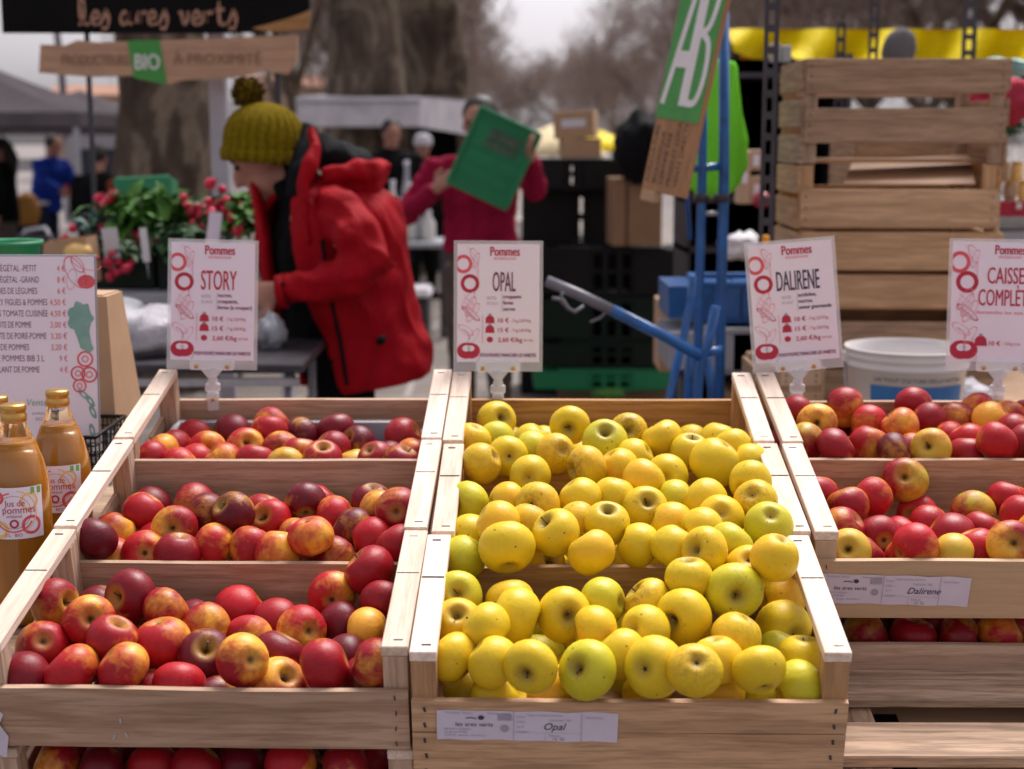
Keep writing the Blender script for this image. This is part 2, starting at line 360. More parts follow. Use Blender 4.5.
M['greysack'] = cloth('grey_sack_cloth', (.13, .12, .125), .9)
M['redcloth2'] = cloth('rose_red_cloth', (.42, .04, .07), .85, .008, 8)
M['yellowfabric'] = cloth('yellow_awning_cloth', (.93, .68, .003), .6, .004, 4, 0); M['orangefabric'] = cloth('orange_awning_cloth', (.75, .30, .02), .7, .004, 4, 0)
M['whitefabric'] = cloth('white_awning_cloth', (.72, .70, .74), .6, .003, 3, 0); M['greyfabric'] = cloth('grey_tent_cloth', (.13, .11, .12), .75, .004, 3, 0)
M['creamfabric'] = cloth('cream_parasol_cloth', (.75, .62, .38), .7, .004, 4, 0)
M['bark'] = plain('plane_bark', (.10, .075, .055), .95, .75, 3, bumpd=.012, spec=.1)
def bark():
    m, nt, b = newmat('mottled_plane_bark'); v = coords(nt, (1, 1, .55))
    n1 = tex(nt, v, 3.2, 6, .6, .8); n2 = tex(nt, v, 16, 5, .7); n3 = tex(nt, coords(nt, (1, 1, .2)), 9, 4, .6)
    c = ramp(nt, n1, [(.38, (.07, .052, .04)), (.48, (.14, .105, .08)), (.54, (.38, .31, .23)), (.66, (.22, .165, .12))])
    c = mixc(nt, .45, c, ramp(nt, n3, [(.35, (.03, .022, .016)), (.65, (.2, .15, .115))])); c = mixc(nt, math_(nt, 'MULTIPLY', n2, .4), c, (.05, .035, .025))
    nt.links.new(c, b.inputs['Base Color']); b.inputs['Roughness'].default_value = .95; b.inputs['Specular IOR Level'].default_value = .1; bump(nt, b, math_(nt, 'ADD', n1, n2), .8, .02); return m
M['bark'] = bark()
M['twig'] = plain('bare_twigs', (.24, .18, .155), .95, .25, 2, spec=.1)
M['leaf'] = plain('salad_leaf', (.08, .22, .03), .6, .45, 18); M['leafdark'] = plain('dark_leaf', (.035, .10, .03), .6, .4, 14); M['radish'] = plain('radish_skin', (.62, .02, .07), .35, .3, 18)
M['leekgrey'] = plain('grey_green_leaf', (.14, .24, .2), .6, .3, 14)
M['blackboard'] = plain('black_signboard', (.006, .0055, .006), .7, .2, 8, spec=.1); M['signbrown'] = plain('brown_lettering', (.42, .22, .15), .7, .15, 30)
M['signgreen'] = plain('sign_green', (.05, .30, .05), .5, .1, 20); M['signwhite'] = plain('sign_white', (.78, .74, .76), .6, .05, 20)
M['wall'] = plain('ochre_wall', (.50, .36, .27), .9, .12, 1.5); M['roofmat'] = plain('clay_roof', (.28, .13, .08), .9, .2, 3); M['winglass'] = plain('window_glass', (.03, .04, .06), .1, .1, 3)
M['vanpaint'] = plain('pale_van_paint', (.45, .43, .47), .3, .04, 2, coat=.5); M['tyre'] = plain('tyre', (.02, .02, .02), .9, .1, 10)
M['bagplastic'] = plain('crumpled_plastic_bag', (.50, .47, .52), .25, .2, 18, bumpd=.012); M['redfruit'] = plain('red_plastic', (.3, .01, .03), .4, .2, 20)
M['orange'] = plain('orange_plastic', (.85, .33, .02), .4, .1, 10)
# ------------------------------------------------------------------ sloping display: x across, y up the slope, z off the slope
_V = Vector((28, 579.5, 1450)).normalized(); _U = Vector((1, 0, -_V.x / _V.z)).normalized(); _N = _V.cross(_U)
if _N.y < 0: _N = -_N
def _w(v): return RT * v.x + UPV * v.y + FW * v.z
_O = c2w(-.116, -.304, 1.648)
F = Matrix.Translation(_O) @ Matrix((_w(_U), _w(_V), _w(_N))).transposed().to_4x4()
FI = F.inverted()
CRATES = {}
def crate(key, label, group, u, v, zt, H, bt, bh, mk, mkr=None, two=False, yaw=0, lab=None, w=.5, d=.288, slat_seed=0, backh=None, backdrop=.013):
    """low fruit crate; top of the end rails at zt in the display frame"""
    rnd = random.Random(slat_seed + 3); W = M['board' if mk == 'poplar' else mk]; WR = M['rail']
    root = empty('fruit_crate', F @ T(u + w / 2, v, zt - H) @ T(0, d / 2, 0) @ RZ(yaw) @ T(0, -d / 2, 0), label, 'crate', group)
    CRATES[key] = root
    t = .008; pw = .029
    def wob(mb, a=.0012):   # sawn boards are never quite straight
        sd = rnd.random() * 50
        mb.v = [tuple(Vector(q) + Vector((noise.noise(Vector((q[0] * 6 + sd, q[1] * 6, 1))), noise.noise(Vector((q[0] * 6, q[1] * 6 + sd, 5))), noise.noise(Vector((q[0] * 5 + sd, q[1] * 5, 9))))) * a) for q in mb.v]
        return mb
    def longboard(mb, x0, x1, yc, z0, z1, th):
        n = 8; prof = [(z0, -1), (z1, -1), (z1, 1), (z0, 1)]; sd = rnd.random() * 30
        vs = []
        for i in range(n + 1):
            x = x0 + (x1 - x0) * i / n
            for (z, s_) in prof:
                b = .0016 * noise.noise(Vector((x * 5 + sd, z * 9, 2)))
                vs.append((x, yc + s_ * th / 2 + b * .6, z + b * (1 if z == z1 else .7)))
        fs = [(i * 4 + k, i * 4 + (k + 1) % 4, (i + 1) * 4 + (k + 1) % 4, (i + 1) * 4 + k) for i in range(n) for k in range(4)]
        fs += [(0, 1, 2, 3), (n * 4 + 3, n * 4 + 2, n * 4 + 1, n * 4)]
        return mb.add(vs, [tuple(reversed(f)) for f in fs])
    fb = MB(); zz = H - bt
    if two:
        longboard(fb, -w / 2, w / 2, -t / 2, zz - bh * .39, zz, t); longboard(fb, -w / 2, w / 2, -t / 2, zz - bh, zz - bh * .39 - .0018, t)
    else: longboard(fb, -w / 2, w / 2, -t / 2, zz - bh, zz, t)
    fb.build('front_board', W[0], root)
    longboard(MB(), -w / 2 + .001, w / 2 - .001, d + t / 2, zz - (backh or bh) - backdrop, zz - backdrop, t).build('back_board', W[0], root)
    for sx in (-1, 1):
        xc = sx * (w / 2 - pw / 2)
        # end rail: two planks laid end to end along the top, capping the posts
        r = MB(); r.box((xc, d * .5, H - .0065), (pw + .002, d - .001, .013), bev=.0012); wob(r)
        rl = r.build('end_rail', WR[1], root)
        s_ = MB(); s_.box((xc, d * .60, H + .0003), (pw * .96, .0012, .0012)); s_.build('joint_wire', M['staple'], rl)
        s_ = MB(); s_.box((xc + .003, d * .055, H + .0003), (.011, .0011, .0012)); s_.build('staple', M['staple'], rl)
        s_ = MB(); s_.box((xc - .002, d * .94, H + .0003), (.011, .0011, .0012)); s_.build('staple', M['staple'], rl)
        for yy in (.0155, d - .0155):
            p = MB(); p.box((xc, yy, (H - .013) / 2), (pw, .030, H - .0135), bev=.001); wob(p, .0008); p.build('corner_post', W[2], root)
        e = MB(); e.box((sx * (w / 2 + .0002 - .004) - sx * .0, d / 2, (H - .074) / 2), (.007, d - .062, H - .076), bev=.0008); wob(e); e.build('end_board', W[1], root)
        # rows of staples holding the front board
        k = 4 if two else 3
        for i in range(k + 1):
            z = zz - bh * (.1 + .8 * i / k); s_ = MB()
            s_.box((sx * (w / 2 - .014 - rnd.random() * .002), -t - .0004, z), (.0028 if two else .0014, .0012, .006), RZ(0) @ RY(rnd.uniform(-14, 14)).to_3x3().to_4x4()); s_.build('staple', M['staple'], root)
    bs = MB()
    for i in range(4): bs.box((0, .035 + i * (d - .07) / 3, .003), (w - .004, .064, .0055))
    bs.build('base_slats', W[0], root)
    return root
redg = 'crates of red apples on the display'; yelg = 'crates of yellow apples on the display'; rig = 'crates of orange red apples on the right'
crate('red front', 'pale wooden crate of red apples at the front left of the display', redg, -.503, .012, 0, .142, .055, .079, 'poplar', yaw=-.5, slat_seed=1, backh=.07)
crate('red middle', 'pale wooden crate of red apples, middle of the three left crates', redg, -.503, .307, 0, .142, .051, .079, 'poplar', yaw=-.2, slat_seed=2, backh=.075)
crate('red back', 'pale wooden crate of red apples behind, below the STORY sign', redg, -.503, .602, 0, .142, .036, .079, 'poplar', slat_seed=3, backh=.055, backdrop=.021)
crate('yellow front', 'brown two-board crate of yellow apples with the Opal label, front centre', yelg, 0, 0, 0, .168, .061, .106, 'pine', 'poplar', two=True, slat_seed=4)
crate('yellow middle', 'brown wooden crate of yellow apples, middle of the three central crates', yelg, 0.004, .295, 0, .168, .050, .106, 'pine', 'poplar', two=True, yaw=.3, slat_seed=5)
crate('yellow back', 'brown wooden crate of yellow apples below the OPAL sign', yelg, .001, .59, 0, .168, .040, .09, 'pine', 'poplar', yaw=-.3, slat_seed=6)
crate('right front', 'pale wooden crate of orange red apples with the Dalirene label', rig, .512, .295, 0, .132, .039, .086, 'pale', 'poplar', slat_seed=7, backdrop=.018)
crate('right back', 'pale wooden crate of orange red apples below the DALIRENE sign', rig, .514, .59, 0, .132, .028, .08, 'poplar', slat_seed=8, yaw=.3, backdrop=.028)
crate('right lower', 'wooden crate stacked under the crate with the Dalirene label', rig, .512, .293, -.133, .13, .033, .09, 'poplar', slat_seed=9)
crate('red lower', 'wooden crate of red apples stacked under the front left crate', redg, -.503, .010, -.1425, .142, .05, .079, 'poplar', slat_seed=10)
# small flakes and staples left in the front left crate's board
for (x, z, a) in ((-.088, .045, 0), (-.098, .022, 20), (-.083, .025, -12)):
    s_ = MB(); s_.box((x, -.0088, z), (.0022, .0012, .007), RY(a)); s_.build('staple', M['bright_staple'], CRATES['red front'])
# ------------------------------------------------------------------ apples
def apple_mesh(name, sx, sz, squ, seed):
    rr = random.Random(seed); prof = []; n = 22
    for i in range(n + 1):
        th = math.pi * i / n            # 0 = bottom
        r = math.sin(th) ** .92; z = -math.cos(th) * .90
        r *= 1 + squ * (.06 * math.cos(th) * -1)         # wider shoulders
        up = -math.cos(th)
        if up > 0: z -= .40 * math.exp(-(r / .24) ** 2) + .06 * math.exp(-(r / .5) ** 2)
        else: z += .24 * math.exp(-(r / .25) ** 2) + .05 * math.exp(-(r / .5) ** 2)
        prof.append((r * sx, z * sz))
    ph = rr.random() * 6; k = rr.choice((5, 5, 4)); am = rr.uniform(.008, .02); lean = rr.uniform(.0, .07); ph2 = rr.random() * 6
    def mod(a, r, z): return 1 + am * math.cos(k * a + ph) * (.4 + .6 * abs(z)) + lean * math.cos(a + ph2) * z * .5 + .018 * math.cos(2 * a + ph2)
    mb = MB(); mb.lathe(prof, 28, mod=mod); me = mb.mesh(name, None); return me
def two_mats(sx, sz, squ, seed):
    a = apple_mesh('apple', sx, sz, squ, seed); b = a.copy(); a.materials.append(M['apple_red']); b.materials.append(M['apple_yellow']); return a, b
AV = [two_mats(1.03, 1.05, 1, 1), two_mats(1.04, .99, .8, 2), two_mats(1.02, 1.10, 1.4, 3), two_mats(1.03, 1.03, 1.2, 4), two_mats(1.03, 1.07, .8, 5), two_mats(1.05, .97, 1, 6)]
def stem_mesh(seed):
    rr = random.Random(seed); b = rr.uniform(-.25, .25); c = rr.uniform(-.2, .2); L = rr.uniform(.25, .62)
    mb = MB(); mb.tube([(0, 0, .36), (b * .2, c * .2, .36 + L * .4), (b * .6, c * .6, .36 + L * .8), (b, c, .36 + L)], [.035, .026, .028, .045], 6); return mb.mesh('stem', M['stem'])
STEMS = [stem_mesh(i) for i in range(6)]
def calyx_mesh():
    mb = MB()
    for i in range(5):
        a = i * 1.2566; c, s_ = math.cos(a), math.sin(a)
        mb.add([(c * .02 - s_ * .045, s_ * .02 + c * .045, -.585), (c * .02 + s_ * .045, s_ * .02 - c * .045, -.585), (c * .12, s_ * .12, -.70), (c * .05, s_ * .05, -.64)], [(0, 1, 2), (0, 2, 3), (1, 3, 2)])
    mb.ell((0, 0, -.62), (.075, .075, .035), 8); return mb.mesh('calyx', M['calyx'])
CAL = calyx_mesh()
APPLES = """0,-0.4653,0.1721,-0.0400,0.0310,G,0.88,-0.32,0.34,s
0,-0.4101,0.1326,-0.0407,0.0313,O,0.38,-0.70,0.60,s
0,-0.3755,0.1979,-0.0445,0.0340,D,-0.54,-0.74,0.40,s
0,-0.3247,0.1715,-0.0507,0.0310,R
0,-0.3711,0.0937,-0.0437,0.0310,R,0.43,0.11,0.89,s
0,-0.3166,0.1140,-0.0590,0.0352,B
0,-0.2705,0.1512,-0.0615,0.0310,B
0,-0.2595,0.0956,-0.0688,0.0335,D,0.19,-0.54,0.82,s
0,-0.4587,0.0991,-0.0559,0.0310,R,0.30,-0.65,0.70,c
0,-0.4652,0.0458,-0.0668,0.0310,D
0,-0.4069,0.0481,-0.0597,0.0334,O
0,-0.3458,0.0458,-0.0524,0.0310,B
0,-0.3213,0.0639,-0.1022,0.0310,R
0,-0.2810,0.0457,-0.0760,0.0310,O
0,-0.2448,0.0529,-0.1022,0.0310,D
0,-0.2166,0.1463,-0.0757,0.0310,O,-0.21,-0.92,0.32,s
0,-0.2023,0.0458,-0.0407,0.0310,Y,0.57,-0.68,0.45,c
0,-0.1732,0.1127,-0.0747,0.0310,D
0,-0.1526,0.1643,-0.0734,0.0317,Y,0.54,-0.71,0.45,c
0,-0.2167,0.0937,-0.1023,0.0310,D
0,-0.1656,0.0564,-0.0836,0.0339,Y,0.52,-0.39,0.76,s
0,-0.1059,0.0466,-0.0477,0.0310,R
0,-0.0923,0.1187,-0.0868,0.0310,D
0,-0.1261,0.2508,-0.0714,0.0310,O,0.14,-0.97,0.21,c
0,-0.0762,0.2634,-0.0420,0.0340,R
0,-0.1088,0.2016,-0.0886,0.0310,D
0,-0.0693,0.1655,-0.0753,0.0310,Y
0,-0.0547,0.2160,-0.0629,0.0310,R
0,-0.0622,0.0742,-0.0882,0.0310,R,0.12,-0.83,0.55,c
0,-0.0465,0.0457,-0.0453,0.0310,R
1,-0.4635,0.3409,-0.0384,0.0310,D
1,-0.4618,0.4270,-0.0727,0.0310,Y
1,-0.4297,0.4698,-0.0606,0.0310,B
1,-0.3665,0.3986,-0.0497,0.0310,Y,0.05,-0.89,0.46,s
1,-0.4015,0.3611,-0.0693,0.0310,O,0.26,-0.85,0.46,c
1,-0.4509,0.3755,-0.0883,0.0310,O
1,-0.3503,0.3417,-0.0588,0.0320,R
1,-0.3302,0.4464,-0.0518,0.0310,D
1,-0.2855,0.4163,-0.0365,0.0310,D,-0.59,-0.36,0.73,s
1,-0.3064,0.3732,-0.0640,0.0310,A
1,-0.2433,0.4625,-0.0712,0.0310,O,-0.35,-0.66,0.67,s
1,-0.2534,0.3663,-0.0644,0.0310,Y
1,-0.2736,0.3878,-0.1023,0.0310,D
1,-0.2122,0.3407,-0.0553,0.0310,A
1,-0.1967,0.4963,-0.0604,0.0310,D,0.14,-0.97,-0.18,c
1,-0.1653,0.3407,-0.0311,0.0310,O
1,-0.2023,0.4284,-0.0841,0.0310,Y
1,-0.1872,0.3758,-0.0878,0.0310,R
1,-0.1347,0.3556,-0.0735,0.0310,R
1,-0.1493,0.4697,-0.0682,0.0310,O
1,-0.1200,0.4219,-0.0645,0.0325,D
1,-0.1016,0.5149,-0.0662,0.0310,D
1,-0.0521,0.4121,-0.0276,0.0320,R,-0.00,-0.93,0.36,c
1,-0.0840,0.4641,-0.0555,0.0310,O
1,-0.0851,0.3785,-0.0574,0.0310,O
1,-0.0464,0.3408,-0.0481,0.0310,R
2,-0.4653,0.6505,-0.0606,0.0310,Y
2,-0.4646,0.7043,-0.0712,0.0310,B
2,-0.4126,0.6358,-0.0641,0.0310,A
2,-0.4008,0.6896,-0.0821,0.0310,O
2,-0.3556,0.6621,-0.0675,0.0310,O
2,-0.3983,0.7443,-0.0857,0.0310,O,0.22,-0.89,0.40,s
2,-0.3343,0.7397,-0.0782,0.0310,A,0.38,-0.67,0.63,s
2,-0.3021,0.7834,-0.0706,0.0310,B
2,-0.3017,0.6551,-0.0677,0.0310,R
2,-0.2731,0.7269,-0.0777,0.0310,R,0.18,-0.90,0.41,c
2,-0.2508,0.6358,-0.0656,0.0310,L,0.07,-0.86,0.51,s
2,-0.3252,0.6911,-0.1022,0.0310,O
2,-0.1907,0.6364,-0.0538,0.0310,R,0.08,-0.20,0.98,s
2,-0.1567,0.7959,-0.0979,0.0310,D,-0.62,-0.45,0.64,s
2,-0.1947,0.7572,-0.0896,0.0310,R
2,-0.1570,0.7194,-0.1022,0.0310,L
2,-0.1103,0.6556,-0.0627,0.0310,R
2,-0.0685,0.6357,-0.0587,0.0310,R
2,-0.0513,0.6847,-0.0672,0.0310,O
2,-0.2356,0.6883,-0.0672,0.0310,R
2,-0.1224,0.6843,-0.1022,0.0310,R
3,0.0449,0.1742,-0.0280,0.0300,L,0.05,-0.75,0.66,s
3,0.0464,0.1198,-0.0342,0.0300,A,0.05,-0.53,0.85,s
3,0.0455,0.0470,-0.0377,0.0300,A
3,0.0933,0.0255,-0.0292,0.0300,Y
3,0.0948,0.0328,-0.0833,0.0300,Y
3,0.1185,0.1239,-0.0265,0.0345,P
3,0.1100,0.1789,-0.0392,0.0300,A
3,0.0847,0.0790,-0.0163,0.0300,Y
3,0.1376,-0.0015,-0.0170,0.0301,Y,-0.29,-0.95,0.08,s
3,0.1774,0.1395,-0.0342,0.0336,Y,0.23,-0.84,0.50,s
3,0.2264,0.1670,-0.0318,0.0300,L
3,0.2152,0.0979,-0.0314,0.0300,A
3,0.2028,0.0077,-0.0280,0.0332,L,-0.53,-0.65,0.54,s
3,0.2782,0.0085,-0.0242,0.0344,P,-0.52,-0.77,0.38,c
3,0.2740,0.0960,-0.0287,0.0300,Y,-0.65,-0.58,0.48,c
3,0.2824,0.1659,-0.0310,0.0300,U
3,0.3234,0.1250,-0.0279,0.0347,Y,-0.68,-0.71,0.20,s
3,0.3824,0.0822,-0.0281,0.0300,U
3,0.3530,0.0319,-0.0295,0.0300,A
3,0.3211,-0.0247,-0.0065,0.0300,U,0.01,-0.55,0.83,c
3,0.3973,0.0030,-0.0241,0.0300,Y
3,0.3659,0.0422,-0.0800,0.0300,A
3,0.4503,0.0328,-0.0650,0.0300,L
3,0.4570,0.1840,-0.0817,0.0366,Y,0.35,-0.89,0.29,c
3,0.4630,0.2421,-0.0719,0.0302,A
3,0.3875,0.1589,-0.0110,0.0346,L,0.02,-0.95,0.31,s
3,0.3334,0.1760,-0.0039,0.0300,Y
3,0.4130,0.2126,-0.0084,0.0300,A,-0.11,-0.51,0.85,c
3,0.4633,0.0838,-0.0579,0.0300,Y
3,0.2442,0.0527,-0.0363,0.0300,Y
3,0.1619,0.0328,-0.0719,0.0300,A
3,0.4436,0.1266,-0.0823,0.0300,L
4,0.0456,0.4321,-0.0280,0.0321,L,-0.77,-0.57,0.28,s
4,0.0501,0.3351,-0.0280,0.0300,Y
4,0.0475,0.2758,-0.0280,0.0300,L
4,0.0923,0.2963,0.0118,0.0300,A
4,0.1053,0.2402,0.0047,0.0356,P,0.11,-0.86,-0.51,c
4,0.1017,0.4051,-0.0145,0.0300,A
4,0.1437,0.3761,0.0001,0.0300,U,-0.40,-0.82,0.41,c
4,0.1688,0.2834,0.0039,0.0324,Y,-0.61,-0.18,0.77,s
4,0.1330,0.3246,-0.0072,0.0300,U
4,0.1981,0.3480,-0.0161,0.0300,U
4,0.1519,0.3278,-0.0668,0.0300,A,0.40,-0.69,0.61,s
4,0.2034,0.3989,-0.0019,0.0300,P
4,0.2517,0.4197,-0.0090,0.0300,Y
4,0.2373,0.3162,0.0004,0.0300,Y,0.02,-0.24,0.97,s
4,0.2144,0.2322,0.0020,0.0300,A
4,0.2770,0.2839,-0.0139,0.0300,Y
4,0.2747,0.3531,-0.0788,0.0314,P
4,0.2928,0.3835,-0.0110,0.0307,Y,0.09,-0.64,0.77,s
4,0.3251,0.3406,-0.0120,0.0300,A
4,0.3217,0.2576,-0.0027,0.0300,Y
4,0.3218,0.3278,-0.0694,0.0300,P
4,0.3574,0.2209,0.0114,0.0300,A,-0.68,-0.58,0.44,s
4,0.3934,0.3494,-0.0073,0.0317,A,-0.11,-0.71,0.70,c
4,0.3789,0.4036,-0.0101,0.0318,P
4,0.4521,0.3110,0.0020,0.0319,L,-0.03,-0.54,0.84,c
4,0.4434,0.3825,0.0020,0.0300,U,-0.32,-0.59,0.74,c
4,0.4446,0.4428,0.0020,0.0300,Y,-0.52,-0.86,-0.03,c
4,0.3947,0.2620,-0.0019,0.0300,L
4,0.4391,0.1805,0.0249,0.0300,A
4,0.3628,0.3045,-0.0022,0.0300,Y
4,0.2952,0.4638,-0.0051,0.0300,A
4,0.3425,0.4413,-0.0257,0.0300,L
5,0.0766,0.7403,-0.0303,0.0309,Y,0.43,-0.73,0.53,s
5,0.0417,0.6517,-0.0280,0.0300,A
5,0.0617,0.5392,-0.0136,0.0300,U
5,0.0995,0.5761,-0.0190,0.0300,Y,0.12,-0.90,0.41,c
5,0.0780,0.6878,-0.0423,0.0300,L
5,0.1952,0.6917,-0.0180,0.0303,Y,-0.12,-0.98,0.15,s
5,0.1368,0.6692,-0.0357,0.0300,Y
5,0.1324,0.6169,-0.0275,0.0300,L
5,0.1719,0.5800,-0.0158,0.0300,U,0.39,-0.74,0.55,c
5,0.1332,0.5038,-0.0180,0.0300,Y,-0.09,-0.94,0.33,c
5,0.2168,0.5186,-0.0103,0.0318,U,-0.91,-0.41,-0.03,s
5,0.2477,0.6241,-0.0189,0.0348,L,-0.03,-0.48,0.87,s
5,0.2864,0.6809,-0.0253,0.0300,U,-0.06,-0.82,0.58,s
5,0.2919,0.5886,-0.0279,0.0300,Y
5,0.2638,0.5439,-0.0221,0.0300,A
5,0.1757,0.6228,-0.0744,0.0300,Y
5,0.3365,0.6400,-0.0191,0.0320,P
5,0.3334,0.5078,-0.0180,0.0303,Y,-0.19,-0.93,0.33,c
5,0.3075,0.6228,-0.0777,0.0300,Y
5,0.4059,0.5336,-0.0089,0.0365,P
5,0.4253,0.6575,-0.0286,0.0300,Y
5,0.4421,0.6079,-0.0198,0.0300,P
5,0.3763,0.6025,-0.0241,0.0300,Y
5,0.4583,0.5574,-0.0215,0.0300,Y
6,0.6911,0.5470,-0.0455,0.0333,G,-0.23,-0.71,0.67,s
6,0.5902,0.4622,-0.0468,0.0310,Y
6,0.6323,0.4971,-0.0512,0.0310,B
6,0.5527,0.5022,-0.0441,0.0310,R
6,0.5747,0.4100,-0.0534,0.0310,R
6,0.5640,0.3288,-0.0478,0.0310,L,-0.20,-0.75,0.63,s
6,0.6264,0.4119,-0.0701,0.0310,R,0.08,-0.94,0.32,c
6,0.7092,0.5233,-0.0922,0.0310,O,-0.62,-0.70,0.36,s
6,0.7126,0.4721,-0.0840,0.0310,Y
6,0.7264,0.4165,-0.0709,0.0356,R
6,0.6533,0.3287,-0.0383,0.0310,O
6,0.6568,0.3686,-0.0741,0.0310,A
6,0.7051,0.3308,-0.0547,0.0310,L
6,0.7487,0.3637,-0.0617,0.0310,O
6,0.7799,0.4935,-0.0703,0.0310,G,-0.37,-0.92,0.13,c
6,0.7809,0.4388,-0.0745,0.0310,R
6,0.8368,0.5167,-0.0638,0.0310,O
6,0.7803,0.3288,-0.0351,0.0310,Y,-0.00,-0.84,0.55,s
6,0.8354,0.4492,-0.0542,0.0310,O
6,0.7934,0.3859,-0.0844,0.0310,A
6,0.5953,0.3643,-0.0749,0.0310,R
6,0.6688,0.4410,-0.0841,0.0310,O
6,0.8430,0.3951,-0.0484,0.0310,B
6,0.8787,0.4828,-0.0534,0.0310,O
6,0.8297,0.3422,-0.0544,0.0310,R
7,0.5662,0.7589,-0.0274,0.0310,R
7,0.6531,0.8044,-0.0341,0.0332,B
7,0.5876,0.7087,-0.0216,0.0310,Y,-0.19,-0.90,0.39,s
7,0.5631,0.6615,-0.0353,0.0310,G
7,0.6020,0.6238,-0.0268,0.0310,R
7,0.6836,0.7576,-0.0444,0.0310,O
7,0.6635,0.6706,-0.0410,0.0310,B
7,0.7223,0.7196,-0.0332,0.0316,O
7,0.7753,0.8442,-0.0451,0.0310,B
7,0.7885,0.7929,-0.0559,0.0310,R
7,0.6913,0.6238,-0.0352,0.0310,D
7,0.7472,0.6238,-0.0284,0.0310,L,-0.44,-0.71,0.54,s
7,0.8128,0.7473,-0.0701,0.0310,A
7,0.8398,0.8100,-0.0616,0.0310,R
7,0.8267,0.6992,-0.0501,0.0310,O
7,0.8108,0.6477,-0.0514,0.0310,R
7,0.8857,0.7753,-0.0466,0.0320,A
7,0.8453,0.6237,-0.0181,0.0310,O
7,0.9258,0.8118,-0.0586,0.0310,Y
7,0.9046,0.6706,-0.0391,0.0310,R
7,0.8819,0.8442,-0.0579,0.0310,O
7,0.7281,0.6685,-0.0538,0.0310,Y
7,0.9092,0.7249,-0.0441,0.0310,Y
7,0.9685,0.8441,-0.0706,0.0310,R
7,0.9614,0.7411,-0.0389,0.0310,O
7,0.9278,0.6238,-0.0232,0.0310,B
7,0.9702,0.6634,-0.0137,0.0310,R
8,0.6028,0.3437,-0.1850,0.0310,G
8,0.6669,0.3388,-0.1850,0.0310,R
8,0.7098,0.3906,-0.1936,0.0310,R
8,0.7300,0.3366,-0.1850,0.0310,G
8,0.7687,0.3876,-0.1949,0.0310,O
8,0.7863,0.3369,-0.1817,0.0310,A
8,0.8301,0.3695,-0.1870,0.0310,Y
9,-0.4436,0.0540,-0.1957,0.0310,Y
9,-0.3893,0.0458,-0.1952,0.0310,D
9,-0.3257,0.0544,-0.1997,0.0310,R
9,-0.2715,0.0458,-0.1944,0.0310,R
9,-0.2228,0.0669,-0.2083,0.0310,D
9,-0.1562,0.0458,-0.1893,0.0310,O
9,-0.0893,0.0458,-0.1918,0.0310,R
0,-0.2484,0.2496,-0.0953,0.0357,O,f
0,-0.3600,0.1572,-0.0970,0.0341,O,f
0,-0.4293,0.1322,-0.0941,0.0321,R,f
0,-0.4291,0.2402,-0.0888,0.0349,D,f
0,-0.1926,0.2136,-0.0918,0.0326,B,f
0,-0.3559,0.2403,-0.0928,0.0352,D,f
0,-0.2951,0.2083,-0.0887,0.0320,D,f
0,-0.3657,0.0987,-0.0985,0.0328,R,f
1,-0.3731,0.5380,-0.0865,0.0359,R,f
1,-0.2656,0.5301,-0.0909,0.0317,R,f
1,-0.4416,0.5470,-0.0954,0.0336,D,f
1,-0.1836,0.5505,-0.0884,0.0319,O,f
1,-0.3414,0.4048,-0.0973,0.0311,R,f
1,-0.0503,0.5002,-0.0964,0.0331,O,f
1,-0.0518,0.4020,-0.0987,0.0314,B,f
1,-0.4021,0.4270,-0.0931,0.0355,R,f
2,-0.0794,0.7997,-0.0881,0.0343,R,f
2,-0.4351,0.8150,-0.0967,0.0320,R,f
2,-0.2568,0.8207,-0.0949,0.0321,D,f
2,-0.3763,0.8329,-0.0951,0.0335,D,f
2,-0.0968,0.7323,-0.0996,0.0319,D,f
2,-0.1855,0.6738,-0.0990,0.0314,B,f
2,-0.1978,0.8332,-0.0912,0.0332,D,f
2,-0.3091,0.8410,-0.0874,0.0335,R,f
2,-0.4549,0.7574,-0.0902,0.0320,B,f
3,0.1183,0.1062,-0.1042,0.0359,Y,f
3,0.2801,0.0928,-0.1098,0.0323,Y,f
3,0.1468,0.1629,-0.1133,0.0338,L,f
3,0.3835,0.2086,-0.1174,0.0318,Y,f
3,0.1841,0.1082,-0.1086,0.0334,Y,f
3,0.1902,0.2122,-0.1102,0.0356,Y,f
3,0.3567,0.1064,-0.1080,0.0332,Y,f
3,0.0614,0.0802,-0.1122,0.0353,Y,f
3,0.3094,0.1754,-0.1071,0.0359,Y,f
3,0.2590,0.2292,-0.1162,0.0323,L,f
3,0.4202,0.0687,-0.1087,0.0359,L,f
3,0.0666,0.1479,-0.1155,0.0356,Y,f
3,0.1245,0.2321,-0.1131,0.0352,L,f
3,0.2604,0.1471,-0.1205,0.0311,L,f
3,0.3170,0.2368,-0.1107,0.0334,Y,f
3,0.1351,0.0465,-0.1157,0.0317,Y,f
4,0.1570,0.3930,-0.1119,0.0334,Y,f
4,0.1800,0.4738,-0.1201,0.0311,Y,f
4,0.0714,0.4197,-0.1089,0.0316,Y,f
4,0.2584,0.4006,-0.1136,0.0350,P,f
4,0.0490,0.3439,-0.1117,0.0347,Y,f
4,0.4446,0.5069,-0.1109,0.0338,P,f
4,0.1159,0.3369,-0.1178,0.0319,Y,f
4,0.2839,0.4598,-0.1114,0.0341,Y,f
4,0.2033,0.3506,-0.1087,0.0360,Y,f
4,0.3776,0.3392,-0.1126,0.0329,L,f
4,0.4501,0.3459,-0.1135,0.0349,L,f
4,0.1912,0.5329,-0.1096,0.0318,P,f
4,0.4505,0.4436,-0.1095,0.0354,Y,f
4,0.2468,0.5215,-0.1176,0.0322,Y,f
5,0.1029,0.6552,-0.1059,0.0351,Y,f
5,0.3758,0.7218,-0.1084,0.0318,Y,f
5,0.2208,0.7724,-0.1179,0.0332,Y,f
